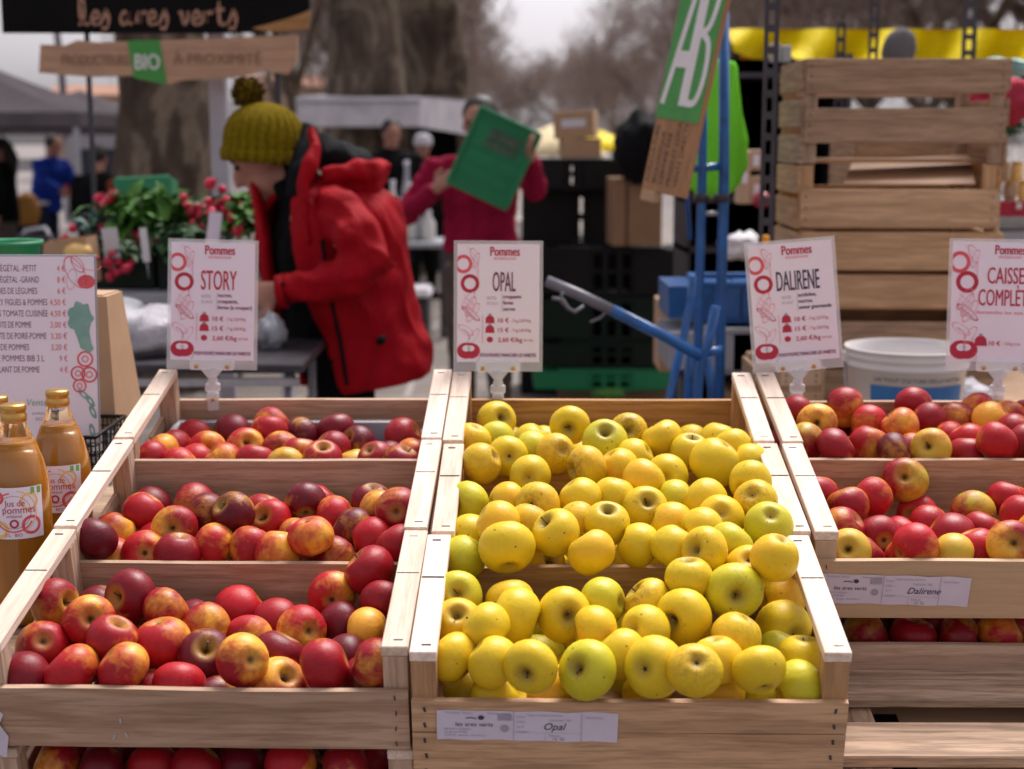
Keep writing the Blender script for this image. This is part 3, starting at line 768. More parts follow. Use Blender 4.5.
5,0.0775,0.7518,-0.1124,0.0318,Y,f
5,0.4445,0.6843,-0.1067,0.0342,Y,f
5,0.2133,0.8331,-0.1098,0.0317,Y,f
5,0.4017,0.8356,-0.1146,0.0324,Y,f
5,0.3978,0.7750,-0.1091,0.0337,P,f
5,0.0437,0.6631,-0.1132,0.0311,Y,f
5,0.3868,0.6364,-0.1165,0.0341,L,f
5,0.0943,0.8203,-0.1098,0.0321,P,f
5,0.1891,0.6975,-0.1208,0.0311,Y,f
5,0.1539,0.8312,-0.1173,0.0339,L,f
5,0.1203,0.7101,-0.1167,0.0319,P,f
6,0.9371,0.5374,-0.0851,0.0352,O,f
6,0.5749,0.5363,-0.0870,0.0311,O,f
6,0.8817,0.4307,-0.0846,0.0342,R,f
7,0.5719,0.8323,-0.0839,0.0313,O,f
7,0.6086,0.7411,-0.0851,0.0347,R,f
7,0.8779,0.6838,-0.0866,0.0312,O,f
7,0.6012,0.6462,-0.0863,0.0313,R,f
7,0.9599,0.7063,-0.0842,0.0333,B,f
7,0.7718,0.6982,-0.0846,0.0346,O,f
7,0.6611,0.7183,-0.0791,0.0319,R,f
7,0.5669,0.6931,-0.0874,0.0313,B,f
7,0.6859,0.8017,-0.0841,0.0334,R,f
7,0.9267,0.7660,-0.0895,0.0313,O,f
7,0.6374,0.8332,-0.0874,0.0337,R,f
7,0.6866,0.6440,-0.0879,0.0322,R,f
7,0.5603,0.7766,-0.0867,0.0339,R,f
7,0.8744,0.7382,-0.0873,0.0321,R,f
7,0.9241,0.6362,-0.0878,0.0326,B,f
8,0.7466,0.4326,-0.2180,0.0323,R,f
8,0.6183,0.4099,-0.2096,0.0359,D,f
8,0.6781,0.4439,-0.2211,0.0332,R,f
8,0.8459,0.4496,-0.2208,0.0336,D,f
8,0.8692,0.3972,-0.2186,0.0321,B,f
8,0.5583,0.3504,-0.2167,0.0320,D,f
9,-0.1125,0.1620,-0.2372,0.0322,D,f
9,-0.2981,0.1009,-0.2316,0.0320,R,f
9,-0.0794,0.1024,-0.2296,0.0359,B,f
9,-0.3733,0.1422,-0.2388,0.0322,D,f
9,-0.1826,0.1485,-0.2290,0.0331,O,f
9,-0.4244,0.0751,-0.2421,0.0311,D,f
9,-0.2525,0.1309,-0.2388,0.0315,D,f
9,-0.1732,0.0931,-0.2357,0.0319,R,f
9,-0.4511,0.1310,-0.2334,0.0320,O,f
9,-0.2985,0.1707,-0.2413,0.0324,D,f
9,-0.3504,0.0864,-0.2413,0.0319,B,f
9,-0.1227,0.0617,-0.2342,0.0328,D,f"""
CN = ['red front', 'red middle', 'red back', 'yellow front', 'yellow middle', 'yellow back', 'right front', 'right back', 'right lower', 'red lower']
CW = {'red front': 'the front red crate', 'red middle': 'the middle red crate', 'red back': 'the back red crate', 'yellow front': 'the front yellow crate', 'yellow middle': 'the middle yellow crate',
      'yellow back': 'the back yellow crate', 'right front': 'the right front crate', 'right back': 'the right back crate', 'right lower': 'the lower right crate', 'red lower': 'the lower left crate'}
LOOKR = {'D': 'dark crimson', 'R': 'crimson', 'O': 'orange red', 'B': 'red and yellow', 'Y': 'yellow and red', 'A': 'orange yellow', 'G': 'green and red', 'L': 'yellow green', 'P': 'pale', 'U': 'brownish'}
LOOKY = {'Y': 'bright yellow', 'L': 'greenish yellow', 'A': 'amber yellow', 'P': 'pale yellow', 'U': 'russet spotted yellow'}
PARR = {'D': (.98, .95, 0), 'R': (.88, .50, 0), 'O': (.72, .15, 0), 'B': (.68, .35, 0), 'Y': (.50, .35, 0), 'A': (.45, .1, 0), 'G': (.55, .5, .9), 'L': (.12, .1, .7), 'P': (.2, 0, .3), 'U': (.4, .2, .2)}
PARY = {'Y': (.25, .08, .10), 'L': (.95, .0, .08), 'A': (.0, .66, .16), 'P': (.25, .05, .0), 'U': (.15, .40, .62)}
ORD = ['leftmost', 'second', 'third', 'fourth', 'fifth', 'sixth', 'seventh', 'eighth', 'ninth', 'tenth', 'eleventh', 'twelfth', 'thirteenth', 'fourteenth', 'fifteenth']
ROWS = ['nearest', 'second', 'third', 'fourth', 'fifth', 'sixth', 'seventh', 'eighth', 'ninth', 'tenth']
def project(p):
    d = p - Vector((0, 0, CZ)); z = d.dot(FW); return 512 + FPX * d.dot(RT) / z, 384.5 - FPX * d.dot(UPV) / z
rnd = random.Random(11); recs = []
for line in APPLES.strip().split('\n'):
    t = line.split(','); ci = int(t[0]); cn = CN[ci]; u, v, z, r = map(float, t[1:5]); k = t[5]; fill = t[-1] == 'f'
    p = F @ Vector((u, v, z)); yel = cn.startswith('yellow')
    if len(t) > 8:
        ax = (F.to_3x3() @ Vector(tuple(map(float, t[6:9])))).normalized(); end = t[9]
        if end == 'c': ax = -ax
    else:
        # dimple out of sight: axis tipped away from the lens or down into the crate
        ax = Vector((rnd.uniform(-1, 1), rnd.uniform(-.1, 1), rnd.uniform(-.9, .9))).normalized(); end = ''
        cd = (Vector((0, 0, CZ)) - p).normalized()
        c_ = ax.dot(cd)
        if abs(c_) > .45: ax = (ax - cd * c_ * .9).normalized()
    # local x = blush side; random direction, leaning upwards and towards the lens
    ref = Vector((rnd.uniform(-1, 1), rnd.uniform(-1, .5), rnd.uniform(-.6, 1)))
    x = (ref - ax * ref.dot(ax)).normalized(); y = ax.cross(x)
    Mx = Matrix((x, y, ax)).transposed().to_4x4()
    me = rnd.choice(AV)[1 if yel else 0]
    o = bpy.data.objects.new('apple', me); COL.objects.link(o); sc = r * 1.0
    o.matrix_world = T(p) @ Mx @ SC(sc, sc, sc)
    pr = (PARY if yel else PARR)[k if k in (PARY if yel else PARR) else 'Y']
    o.color = (max(0, min(1, pr[0] + rnd.uniform(-.05, .05))), max(0, min(1, pr[1] + rnd.uniform(-.15, .15))), max(0, min(1, pr[2] + rnd.uniform(-.1, .1))), 1)
    if end != 'c' :
        s_ = bpy.data.objects.new('stem', rnd.choice(STEMS)); COL.objects.link(s_); s_.parent = o
    if end == 'c' or rnd.random() < .6:
        s_ = bpy.data.objects.new('calyx', CAL); COL.objects.link(s_); s_.parent = o
    recs.append((cn, fill, o, project(p), (LOOKY if yel else LOOKR)[k]))
for cn in CN:
    for fl in (False, True):
        L = sorted([q for q in recs if q[0] == cn and q[1] == fl], key=lambda q: -q[3][1]); rows = []
        for q in L:
            if rows and rows[-1][0][3][1] - q[3][1] < (16 if not fl else 30): rows[-1].append(q)
            else: rows.append([q])
        for ri, row in enumerate(rows):
            row.sort(key=lambda q: q[3][0])
            for i, q in enumerate(row):
                w_ = ('buried ' if fl else '') + q[4] + ' apple, ' + (ORD[i] + (' from left' if i else '')) + ' in ' + (ROWS[ri] if ri < 10 else 'last') + ' row of ' + CW[cn][4:]
                tag(q[2], w_, 'apple', 'apples in ' + CW[cn])
# ------------------------------------------------------------------ origin labels tacked on two crates
def origin_label(parent, x0, z0, L, Hh, name, code, rotdeg):
    """sheet in the board's plane: local x along the board, local y up"""
    A = T(x0, -.0092, z0) @ RX(90) @ RZ(rotdeg)
    e = MB(); n = 14; vs = []
    for i in range(n + 1):
        xx = L * i / n; e1 = .0007 * math.sin(i * 1.7)
        vs += [(xx, e1, .0004 * math.sin(i * .9)), (xx, Hh + e1, .0005 * math.cos(i * 1.3))]
    e.add(vs, [(2 * i, 2 * i + 2, 2 * i + 3, 2 * i + 1) for i in range(n)])
    lb = e.build('origin_label', M['label_paper'], parent, A)
    d = MB(); z = .0011
    for (a, b, s_) in ((.05, .90, .0045), (.28, .90, .004)): textmesh(d, 'Producteur  Adresse', s_, a * L, b * Hh, z, .8)
    d.ribbon([(L * .425, 0.001), (L * .425, Hh - .001)], .0007, z); d.ribbon([(L * .80, .001), (L * .80, Hh - .001)], .0007, z)
    d.ribbon([(L * .425, Hh * .30), (L * .80, Hh * .30)], .0003, z); d.ribbon([(L * .6, Hh * .30), (L * .6, .001)], .0003, z)
    for i in range(5): textmesh(d, ['Variete :', 'Calibre :', 'Lot N :', 'Categorie :', 'Poids net'][i], .0042, L * (.44 if i < 4 else .62), Hh * (.80 - .17 * i if i < 4 else .17), z, .8)
    textmesh(d, 'Vergers du plateau 26 Drome', .0042, L * .50, Hh * .86, z, .8); textmesh(d, 'Code postal   Ville', .0042, L * .62, Hh * .70, z, .8); textmesh(d, 'Observations', .0042, L * .82, Hh * .8, z, .9)
    for i in range(3): textmesh(d, ['Agriculture biologique', 'Certifie par FR-BIO', 'Tel 04 75   marches   vente directe'][i], .004, L * .04, Hh * (.36 - i * .11), z, .85)
    textmesh(d, '16  06', .007, L * .64, Hh * .04, z, .8, .0002)
    d.build('printing', M['ink_grey'], lb)
    k = MB(); textmesh(k, name, .0135, L * .585, Hh * .40, z, .95, .00035, shear=.35); textmesh(k, 'les ares verts', .0082, L * .10, Hh * .48, z, 1.0, .00022, shear=.15)
    k.ribbon([(L * .16, Hh * .75), (L * .19, Hh * .78), (L * .22, Hh * .74)], .0012, z); k.disc((L * .245, Hh * .78), .0035, .003, z); k.build('handwriting', M['ink_dark'], lb)
    g = MB(); g.box((L * .375, Hh * .80, z), (L * .075, Hh * .2, .0002)); g.ring((L * .375, Hh * .42), .0015, .0048, z + .0002, 12); g.build('stamp', M['ink_grey'], lb)
    return lb
fc = CRATES['yellow front']
origin_label(fc, -.5 / 2 + .0285, .168 - .0895 - .022, .2085, .040, 'Opal', '', -.9)
origin_label(CRATES['right front'], -.25 + .006, .132 - .039 - .062, .201, .044, 'Dalirene', '', -1.6)
tl = MB(); tl.poly([(0, 0, 0), (.018, -.01, .001), (.024, .02, 0), (.016, .038, .002), (.022, .05, 0), (.004, .075, 0), (-.02, .07, 0), (-.03, .0, 0)])
tl.build('torn_label', M['label_paper'], CRATES['red front'], T(-.247, -.0095, .002) @ RX(90))
# grey plastic tray standing low in the back left crate
tr = empty('plastic_tray', F @ T(-.28, .76, -.122), 'grey plastic tray lying in the back left crate behind its apples', 'tray')
t_ = MB(); t_.box((0, 0, .001), (.38, .20, .002), bev=.0005); t_.build('base', M['greyplastic'], tr)
t_ = MB()
for (c, d) in (((0, .1, .017), (.385, .004, .034)), ((0, -.1, .017), (.385, .004, .034)), ((-.19, 0, .017), (.004, .2, .034)), ((.19, 0, .017), (.004, .2, .034))): t_.box(c, d)
t_.build('side_wall', M['greyplastic'], tr)
t_ = MB()
for (c, d) in (((0, .104, .035), (.4, .012, .003)), ((0, -.104, .035), (.4, .012, .003)), ((-.194, 0, .035), (.012, .2, .003)), ((.194, 0, .035), (.012, .2, .003))): t_.box(c, d, bev=.001)
t_.build('rim', M['galv'], tr)
# ------------------------------------------------------------------ what carries the crates
st = empty('display_stand', F @ T(.25, .45, -.31), 'dark sloping trestle stand carrying all the apple crates', 'stand')
b_ = MB()
for i in range(5): b_.box((-.0, -.36 + i * .2, 0), (1.62, .12, .022))
b_.build('slatted_top', M['weathered'][0], st)
for sx in (-.7, 0, .7):
    b_ = MB(); b_.box((sx, .05, -.03), (.05, .95, .035)); b_.build('bearer', M['weathered'][1], st)
fi = st.matrix_world.inverted()
for sx in (-.7, .7):
    for sy in (-.33, .43):
        top = st.matrix_world @ Vector((sx, sy, -.05)); b_ = MB(); b_.bar(top, Vector((top.x, top.y, 0)), .045, .045); b_.v = [tuple(fi @ Vector(q)) for q in b_.v]; b_.build('leg', M['darkmetal'], st)
pl = empty('pallet', F @ T(.86, .19, -.225), 'rough wooden pallet planks in front of the right crates', 'pallet')
for (v0, v1, th) in ((.213, .285, .014), (.090, .165, .017), (-.03, .045, .017)):
    b_ = MB(); b_.box((0, (v0 + v1) / 2 - .19, .021 - th / 2), (.70, v1 - v0, th), bev=.002)
    b_.v = [tuple(Vector(q) + Vector((0, .002, .0016)) * noise.noise(Vector((q[0] * 4, q[1] * 30, v0 * 50)))) for q in b_.v]; b_.build('plank', M['rough_pallet'][0], pl)
for x in (-.3, .0, .3):
    b_ = MB(); b_.box((x, -.07, -.027), (.05, .28, .06)); b_.build('bearer', M['rough_pallet'][1], pl)
lc = empty('wooden_box', F @ T(.86, .19, -.305), 'pale wooden box glimpsed between the pallet planks', 'box')
b_ = MB(); b_.box((0, .03, .048), (.69, .30, .010)); b_.build('lid_board', M['pale'][0], lc)
b_ = MB(); b_.box((0, .03, .02), (.66, .28, .045)); b_.build('body', M['pale'][0], lc)
b_ = MB(); b_.box((-.247, -.005, .0545), (.030, .12, .002)); b_.build('dark_mark', M['blackplastic'], lc)  # dark mark: a thin black patch laid flat on the lid board
for i, x in enumerate((-.29, -.286, -.2, -.194, -.1, -.02, .06)):
    b_ = MB(); b_.box((x, -.01, .0538), (.0014, .014, .0012)); b_.build('staple', M['staple'], lc)
# ------------------------------------------------------------------ price signs
def fruit_border(w, h, pid):
    """printed strip of apples and leaves down the left edge (local x right, y up, origin bottom left)"""
    a = MB(); p = MB(); c = MB(); z = .0006; u = w * .135
    a.ring((u * .55, h * .83), u * .52, u * .80, z, 26, sx=1, sy=1.05)
    c.ring((u * 1.15, h * .665), u * .52, u * .84, z, 26); c.ring((u * 1.15, h * .665), u * .62, u * .66, z + .0002, 20)
    p.ring((u * 1.6, h * .90), u * .5, u * .56, z, 18, 20, 250, .6, 1.4, .5); p.ring((u * 1.7, h * .86), u * .45, u * .5, z, 18, 0, 360, .5, 1.5, -.3)
    for i in range(5): p.ribbon([(u * (.9 + i * .22), h * .98 - i * .01), (u * (1.3 + i * .15), h * .93 - i * .012), (u * 1.9, h * (.87 - i * .008))], .0005, z)
    for i, (yy, rt) in enumerate(((.52, -.8), (.47, -.6), (.42, -.75))):
        p.ring((u * (1.0 + .22 * i), h * yy), u * .75, u * .82, z, 22, 0, 360, .42, 1.2, rt + .2)
        for k in range(4): p.ribbon([(u * (.6 + .25 * k), h * (yy + .05 - .02 * k)), (u * (.95 + .25 * k), h * (yy + .0 - .02 * k))], .0005, z)
    c.ring((u * 1.25, h * .41), u * .72, u * .80, z, 22, 0, 360, .35, 1.25, .9); c.ribbon([(u * .6, h * .47), (u * 1.2, h * .40), (u * 1.9, h * .35)], .0006, z)
    for k in range(5): c.ribbon([(u * (.8 + .2 * k), h * (.45 - .022 * k)), (u * (.95 + .2 * k), h * (.41 - .016 * k))], .0004, z)
    p.ring((u * .8, h * .27), u * .6, u * .66, z, 20, 0, 360, .5, 1.2, 1.0); p.ring((u * 1.5, h * .22), u * .6, u * .66, z, 20, 0, 360, .45, 1.2, -.6)
    c.ribbon([(u * .5, h * .28), (u * 1.0, h * .245), (u * 1.15, h * .19)], .0009, z)
    # the solid apple at the foot, its bright side left as paper
    c.disc((u * .82, h * .095), u * .82, u * .72, z, 24); c.disc((u * 1.30, h * .095), u * .78, u * .70, z + .00005, 24)
    hl = MB(); hl.disc((u * .85, h * .115), u * .36, u * .28, z + .0003, 16); hl.disc((u * 1.25, h * .115), u * .33, u * .26, z + .0003, 16)
    p.ribbon([(u * 1.9, h * .07), (u * 2.05, h * .03), (u * 1.8, h * .01)], .0009, z)
    a.v = [(max(v[0], .0004), v[1], v[2]) for v in a.v]; c.v = [(max(v[0], .0004), v[1], v[2]) for v in c.v]; p.v = [(min(max(v[0], .0004), w * .995), min(v[1], h * .995), v[2]) for v in p.v]
    a.build('apple_drawing', M['ink_red'], pid); c.build('apple_drawing', M['ink_crimson'], pid); p.build('leaf_drawing', M['ink_pink'], pid); hl.build('drawing_highlight', M['paper'], pid)
def condensed(txt, size, w, cx, y, mb, bold=.0, z=.0007):
    """narrow hand-lettered capitals fitted to a width, centred on cx"""
    q = MB(); textmesh(q, txt, size, 0, 0, z, 1, bold); xs = [v[0] for v in q.v]; x0, x1 = min(xs), max(xs); s_ = w / (x1 - x0)
    for k_, dx in enumerate((0, -bold, bold) if bold else (0,)): mb.add([(cx - w / 2 + (v[0] - x0) * s_ + dx, y + v[1] + abs(dx) * .5, v[2] + k_ * 2e-5) for v in q.v], q.f)
def price_sign(base, label, title, titlecol, desc, rows, roll=0, yaw=0, footer=True, w=.141, h=.202, lines=1, titsize=None, post=.052):
    root = empty('price_sign', T(base) @ RZ(yaw), label, 'sign', 'price signs clipped to the apple crates')
    # clip: lower clothes-peg clamp on the board, ball joint, wide jaw
    c = MB(); c.box((0, 0, -.012), (.020, .020, .034), bev=.003); c.box((0, 0, .012), (.026, .012, .016), bev=.003); c.build('clamp', M['clip'], root)
    c = MB(); c.ell((0, -.001, .022), (.009, .007, .010), 10); c.tube([(0, 0, .022), (.003, 0, .034), (0, 0, .046)], [.007, .006, .010], 10); c.build('ball_joint', M['clip'], root)
    c = MB(); c.ell((0, -.011, -.008), (.0035, .002, .0035), 8); c.build('rivet', M['gold'], root)
    A = T(0, 0, post) @ RY(roll) @ RX(-8)
    j = empty('jaw_and_card', T(0, 0, 0)); j.parent = root; j.matrix_local = A; bpy.data.objects.remove(j)
    c = MB(); c.box((0, 0, 0), (.076, .010, .020), bev=.003); c.poly([(-.018, -.010, .005), (.018, -.010, .005), (.006, -.024, .005), (-.006, -.024, .005)], RX(90), .008); c.build('jaw', M['clip'], root, A)
    for x in (-.026, .026):
        c = MB(); c.ell((0, 0, 0), (.004, .002, .004), 8); c.build('rivet', M['gold'], root, A @ T(x, -.0062, -.004))
    s_ = MB(); s_.box((0, .0015, h / 2 + .002), (w + .012, .0008, h + .022), bev=.0002); s_.build('clear_sleeve', M['sleeve'], root, A)
    P = A @ T(-w / 2, 0, .007) @ RX(90)
    b = MB(); b.box((w / 2, h / 2, -.0003), (w, h, .0006)); card = b.build('card', M['paper'], root, P)
    def up(mb, name, m): mb.build(name, M[m], card)
    fruit_border(w, h, card)
    cxx = w * .57
    q = MB(); condensed('Pommes', .0225, .050, w * .58, h * .900, q, .0005); up(q, 'header_text', 'ink_crimson')
    q = MB(); condensed('BIOLOGIQUES & LOCALES', .0055, .038, w * .58, h * .868, q, .0001); up(q, 'header_text', 'ink_pink')
    q = MB(); y = h * .62
    for i, tl_ in enumerate(title):
        n = len(tl_); ww = titsize[i]
        condensed(tl_, .048 if lines == 1 else .040, ww, cxx - (.0 if n > 3 else 0), h * (.60 if lines == 1 else .655 - .185 * i), q, .0003)
    up(q, 'title', titlecol)
    y = h * (.54 if lines == 1 else .38)
    if desc:
        q = MB()
        for i, d_ in enumerate(desc): condensed(d_, .0095, .0034 * len(d_), w * (.56) + .0017 * len(d_), y - i * .0105, q, .00025)
        up(q, 'description', titlecol if titlecol != 'ink_crimson' else 'ink_purple'); q = MB(); textmesh(q, 'NOTES', .0075, w * .36, y - .002, .0007, .7); textmesh(q, 'DE GOUT', .0065, w * .36, y - .011, .0007, .7); q.ribbon([(w * .545, y + .008), (w * .545, y - .024)], .0005, .0007); up(q, 'description', 'ink_grey')
    q = MB(); g = MB()
    for i, (ic, t1, t2) in enumerate(rows):
        yy = h * (.335 - .082 * i) if lines == 1 else h * .135
        x = w * .40 if lines == 1 else w * .31
        if ic == 'bag':
            s2 = 1 if lines == 1 else 1.35
            q.poly([(x - .008 * s2, yy - .001, .0007), (x + .008 * s2, yy - .001, .0007), (x + .007 * s2, yy + .008 * s2, .0007), (x + .003 * s2, yy + .012 * s2, .0007), (x - .003 * s2, yy + .012 * s2, .0007), (x - .007 * s2, yy + .008 * s2, .0007)]); g.disc((x, yy + .0135 * s2), .003, .002, .0008, 8)
        else: q.disc((x, yy + .004), .0055, .005, .0007, 14)
        condensed(t1, .0108, .0046 * len(t1), x + .014 + .0023 * len(t1), yy, q, .0002); textmesh(q, t2, .0075, x + .017 + .0046 * len(t1), yy + .001, .0007, .72, .0001)
    q.ribbon([(w * .31 if lines == 1 else w * .23, h * .40 if lines == 1 else h * .20), (w * .31 if lines == 1 else w * .23, h * .16 if lines == 1 else h * .1)], .0006, .0007)
    up(q, 'prices', 'ink_crimson'); up(g, 'leaf_mark', 'ink_teal')
    if footer:
        q = MB(); condensed('VOUS POUVEZ PANACHER LES VARIETES', .0085, w * .68, w * .62, h * .045, q, .0002); up(q, 'footer_text', 'ink_purple')
    elif lines == 2:
        q = MB(); condensed('demandez les aux vendeurs', .0085, w * .74, w * .62, h * .40, q, .0002); up(q, 'footer_text', 'ink_pink')
    return root
ROW = [('bag', '10 €', '- 5 kg 2,20 €/kg'), ('bag', '15 €', '- 7 kg 2,00 €/kg'), ('apple', '2,60 €/kg', 'en vrac')]
def onback(u, dz=.0): return F @ Vector((u, .892, -.03 + dz))
def sgn(px, py, v): # a point over the back boards of the crates
    o = Vector((0, 0, CZ)); d = RT * ((px - 512) / FPX) + UPV * ((384.5 - py) / FPX) + FW
    oo = FI @ o; dd = FI.to_3x3() @ d; t = (v - oo.y) / dd.y; return o + d * t
price_sign(sgn(213, 394, .898), 'white price card reading STORY in red, over the left crates', ['STORY'], 'ink_crimson', ['sucree,', 'croquante,', 'ferme (a croquer)'], ROW, roll=2.2, yaw=8, titsize=[.060])
price_sign(sgn(498, 396, .895), 'white price card reading OPAL, over the yellow apples', ['OPAL'], 'ink_purple', ['croquante', 'ferme', 'sucree'], ROW, roll=.3, yaw=0, titsize=[.039])
price_sign(sgn(797, 395, .895), 'tilted white price card reading DALIRENE in dark blue letters', ['DALIRENE'], 'ink_dark', ['acidulee,', 'sucree,', 'saveur gourmande'], ROW, roll=-5.2, yaw=-6, titsize=[.072])
price_sign(sgn(997, 396, .895), 'white price card reading CAISSES COMPLETES at the right edge', ['CAISSES', 'COMPLÈTES'], 'ink_crimson', None, [('bag', '10 €', '- 2 €/kg le lot')], roll=.6, yaw=-6, footer=False, lines=2, w=.165, h=.203, titsize=[.070, .098])
# ------------------------------------------------------------------ bottles of juice
GLP = [(.0, 0), (.036, 0), (.0415, .004), (.043, .012), (.043, .165), (.0425, .183), (.0405, .200), (.0355, .222), (.0275, .244), (.0200, .260), (.0158, .270), (.0145, .280), (.0145, .290)]
def bottle(base, label, spin=0, s=1.0):
    root = empty('juice_bottle', T(base) @ SC(s, s, s), label, 'bottle', 'bottles of apple juice')
    g = MB(); g.lathe(GLP, 36); g.build('glass', M['glass'], root)
    j = MB(); pr = [(0, .003)] + [(r - .0022, z + .002) for r, z in GLP[1:9]] + [(0, .2465)]; j.lathe(pr, 36); j.build('juice', M['juice'], root)
    c = MB(); c.lathe([(0, .299), (.0155, .299), (.0168, .297), (.0170, .291), (.0158, .289), (.0158, .287), (.0172, .285), (.0172, .277), (.0160, .275), (0, .275)][::-1], 28, mod=lambda a, r, z: 1 + .006 * math.cos(24 * a)); c.build('cap', M['gold'], root)
    # paper label wrapped round the belly
    a0, a1 = R(-90 + spin - 52), R(-90 + spin + 52); z0, z1 = .124, .194; rr = .0436; n = 24
    def wrap(mb, off): mb.v = [((rr + off + v[2]) * math.cos(a0 + v[0] / rr), (rr + off + v[2]) * math.sin(a0 + v[0] / rr), z0 + v[1]) for v in mb.v]; return mb
    L = rr * (a1 - a0); Hh = z1 - z0
    l = MB(); vs = []
    for i in range(n + 1): vs += [(L * i / n, 0, 0), (L * i / n, Hh, 0)]
    l.add(vs, [(2 * i, 2 * i + 2, 2 * i + 3, 2 * i + 1) for i in range(n)]); lab = wrap(l, 0).build('label', M['paper'], root)
    q = MB(); q.ring((L * .5, Hh * .52), .022, .0225, .0004, 40); textmesh(q, 'Jus de', .012, L * .36, Hh * .64, .0006, .9, .0006); textmesh(q, 'pommes', .014, L * .31, Hh * .50, .0006, .9, .0008); textmesh(q, 'artisanal', .006, L * .38, Hh * .42, .0006, 1, .0001); q.ring((L * .5, Hh * .3), .0035, .006, .0005, 16)
    textmesh(q, '1 L   BIO', .006, L * .34, Hh * .05, .0006, 1, .0001); wrap(q, 0).build('label_text', M['ink_crimson'], lab)
    q = MB()
    for (x, y, r1, r2, k) in ((.22, .80, .006, .010, 0), (.78, .26, .009, .013, 0), (.14, .25, .005, .009, 0)): q.ring((L * x, Hh * y), r1, r2, .0003, 24)
    q.ring((L * .5, Hh * .52), .0255, .0275, .0003, 40, 100, 330); wrap(q, 0).build('fruit_drawing', M['ink_red'], lab)
    q = MB(); q.ring((L * .76, Hh * .72), .009, .012, .0003, 24); q.ring((L * .26, Hh * .18), .007, .012, .0003, 24); q.ring((L * .5, Hh * .52), .0285, .0300, .0003, 40, -60, 80); wrap(q, 0).build('fruit_drawing', M['ink_yellow'], lab)
    q = MB(); q.box((L * .88, Hh * .92, .0004), (.014, .009, .0002)); wrap(q, 0).build('organic_leaf_mark', M['ink_green'], lab)
    return root
def stand_base(px, capy, Y, s=1.0): p = pt(px, capy, Y); return Vector((p.x, p.y, p.z - .299 * s))
b1 = stand_base(13, 404, 1.93); b2 = stand_base(57, 390, 2.08); zt = (b1.z + b2.z) / 2
s1 = (pt(13, 404, 1.93).z - zt) / .299; s2 = (pt(57, 390, 2.08).z - zt) / .299
bottle(Vector((b1.x, b1.y, zt)), 'bottle of cloudy apple juice nearest the lens at the left edge', 10, s1)
bottle(Vector((b2.x, b2.y, zt)), 'bottle of cloudy apple juice standing closest to the left crates', 4, s2)
p3 = pt(-4, 396, 2.06); bottle(Vector((p3.x, p3.y, zt)), 'bottle of apple juice mostly cut off by the left picture edge', 10, (p3.z - zt) / .299)
tb = empty('side_table', T(-.95, 2.25, 0), 'table holding the juice bottles and the menu board', 'table')
q = MB(); q.box((0, 0, zt - .0165), (1.0, .95, .03), bev=.004); q.build('table_top', M['weathered'][0], tb)
for sx in (-.45, .45):
    for sy in (-.42, .42): q = MB(); q.box((sx, sy, (zt - .032) / 2), (.04, .04, zt - .032)); q.build('leg', M['darkmetal'], tb)
# wire basket beside the bottles
wb = empty('wire_basket', T(pt(94, 462, 2.35)), 'dark wire basket between the bottles and the left crates', 'basket')
def basket(root, w, d, h, n, r, mat):
    rim = MB(); rim.tube([(-w / 2, -d / 2, h), (w / 2, -d / 2, h), (w / 2, d / 2, h), (-w / 2, d / 2, h), (-w / 2, -d / 2, h)], r * 2.4, 8); rim.build('rim', mat, root)
    q = MB()
    for i in range(n + 1):
        x = -w / 2 + w * i / n; q.tube([(x, -d / 2, h), (x * .9, -d / 2 * .9, 0), (x * .9, d / 2 * .9, 0), (x, d / 2, h)], r, 5)
        y = -d / 2 + d * i / n; q.tube([(-w / 2, y, h), (-w / 2 * .9, y * .9, 0), (w / 2 * .9, y * .9, 0), (w / 2, y, h)], r, 5)
    for k in range(1, 4):
        f = .9 + .1 * k / 4; q.tube([(-w / 2 * f, -d / 2 * f, h * k / 4), (w / 2 * f, -d / 2 * f, h * k / 4), (w / 2 * f, d / 2 * f, h * k / 4), (-w / 2 * f, d / 2 * f, h * k / 4), (-w / 2 * f, -d / 2 * f, h * k / 4)], r, 5)
    q.build('wires', mat, root)
basket(wb, .06, .18, .06, 8, .0014, M['blackplastic'])
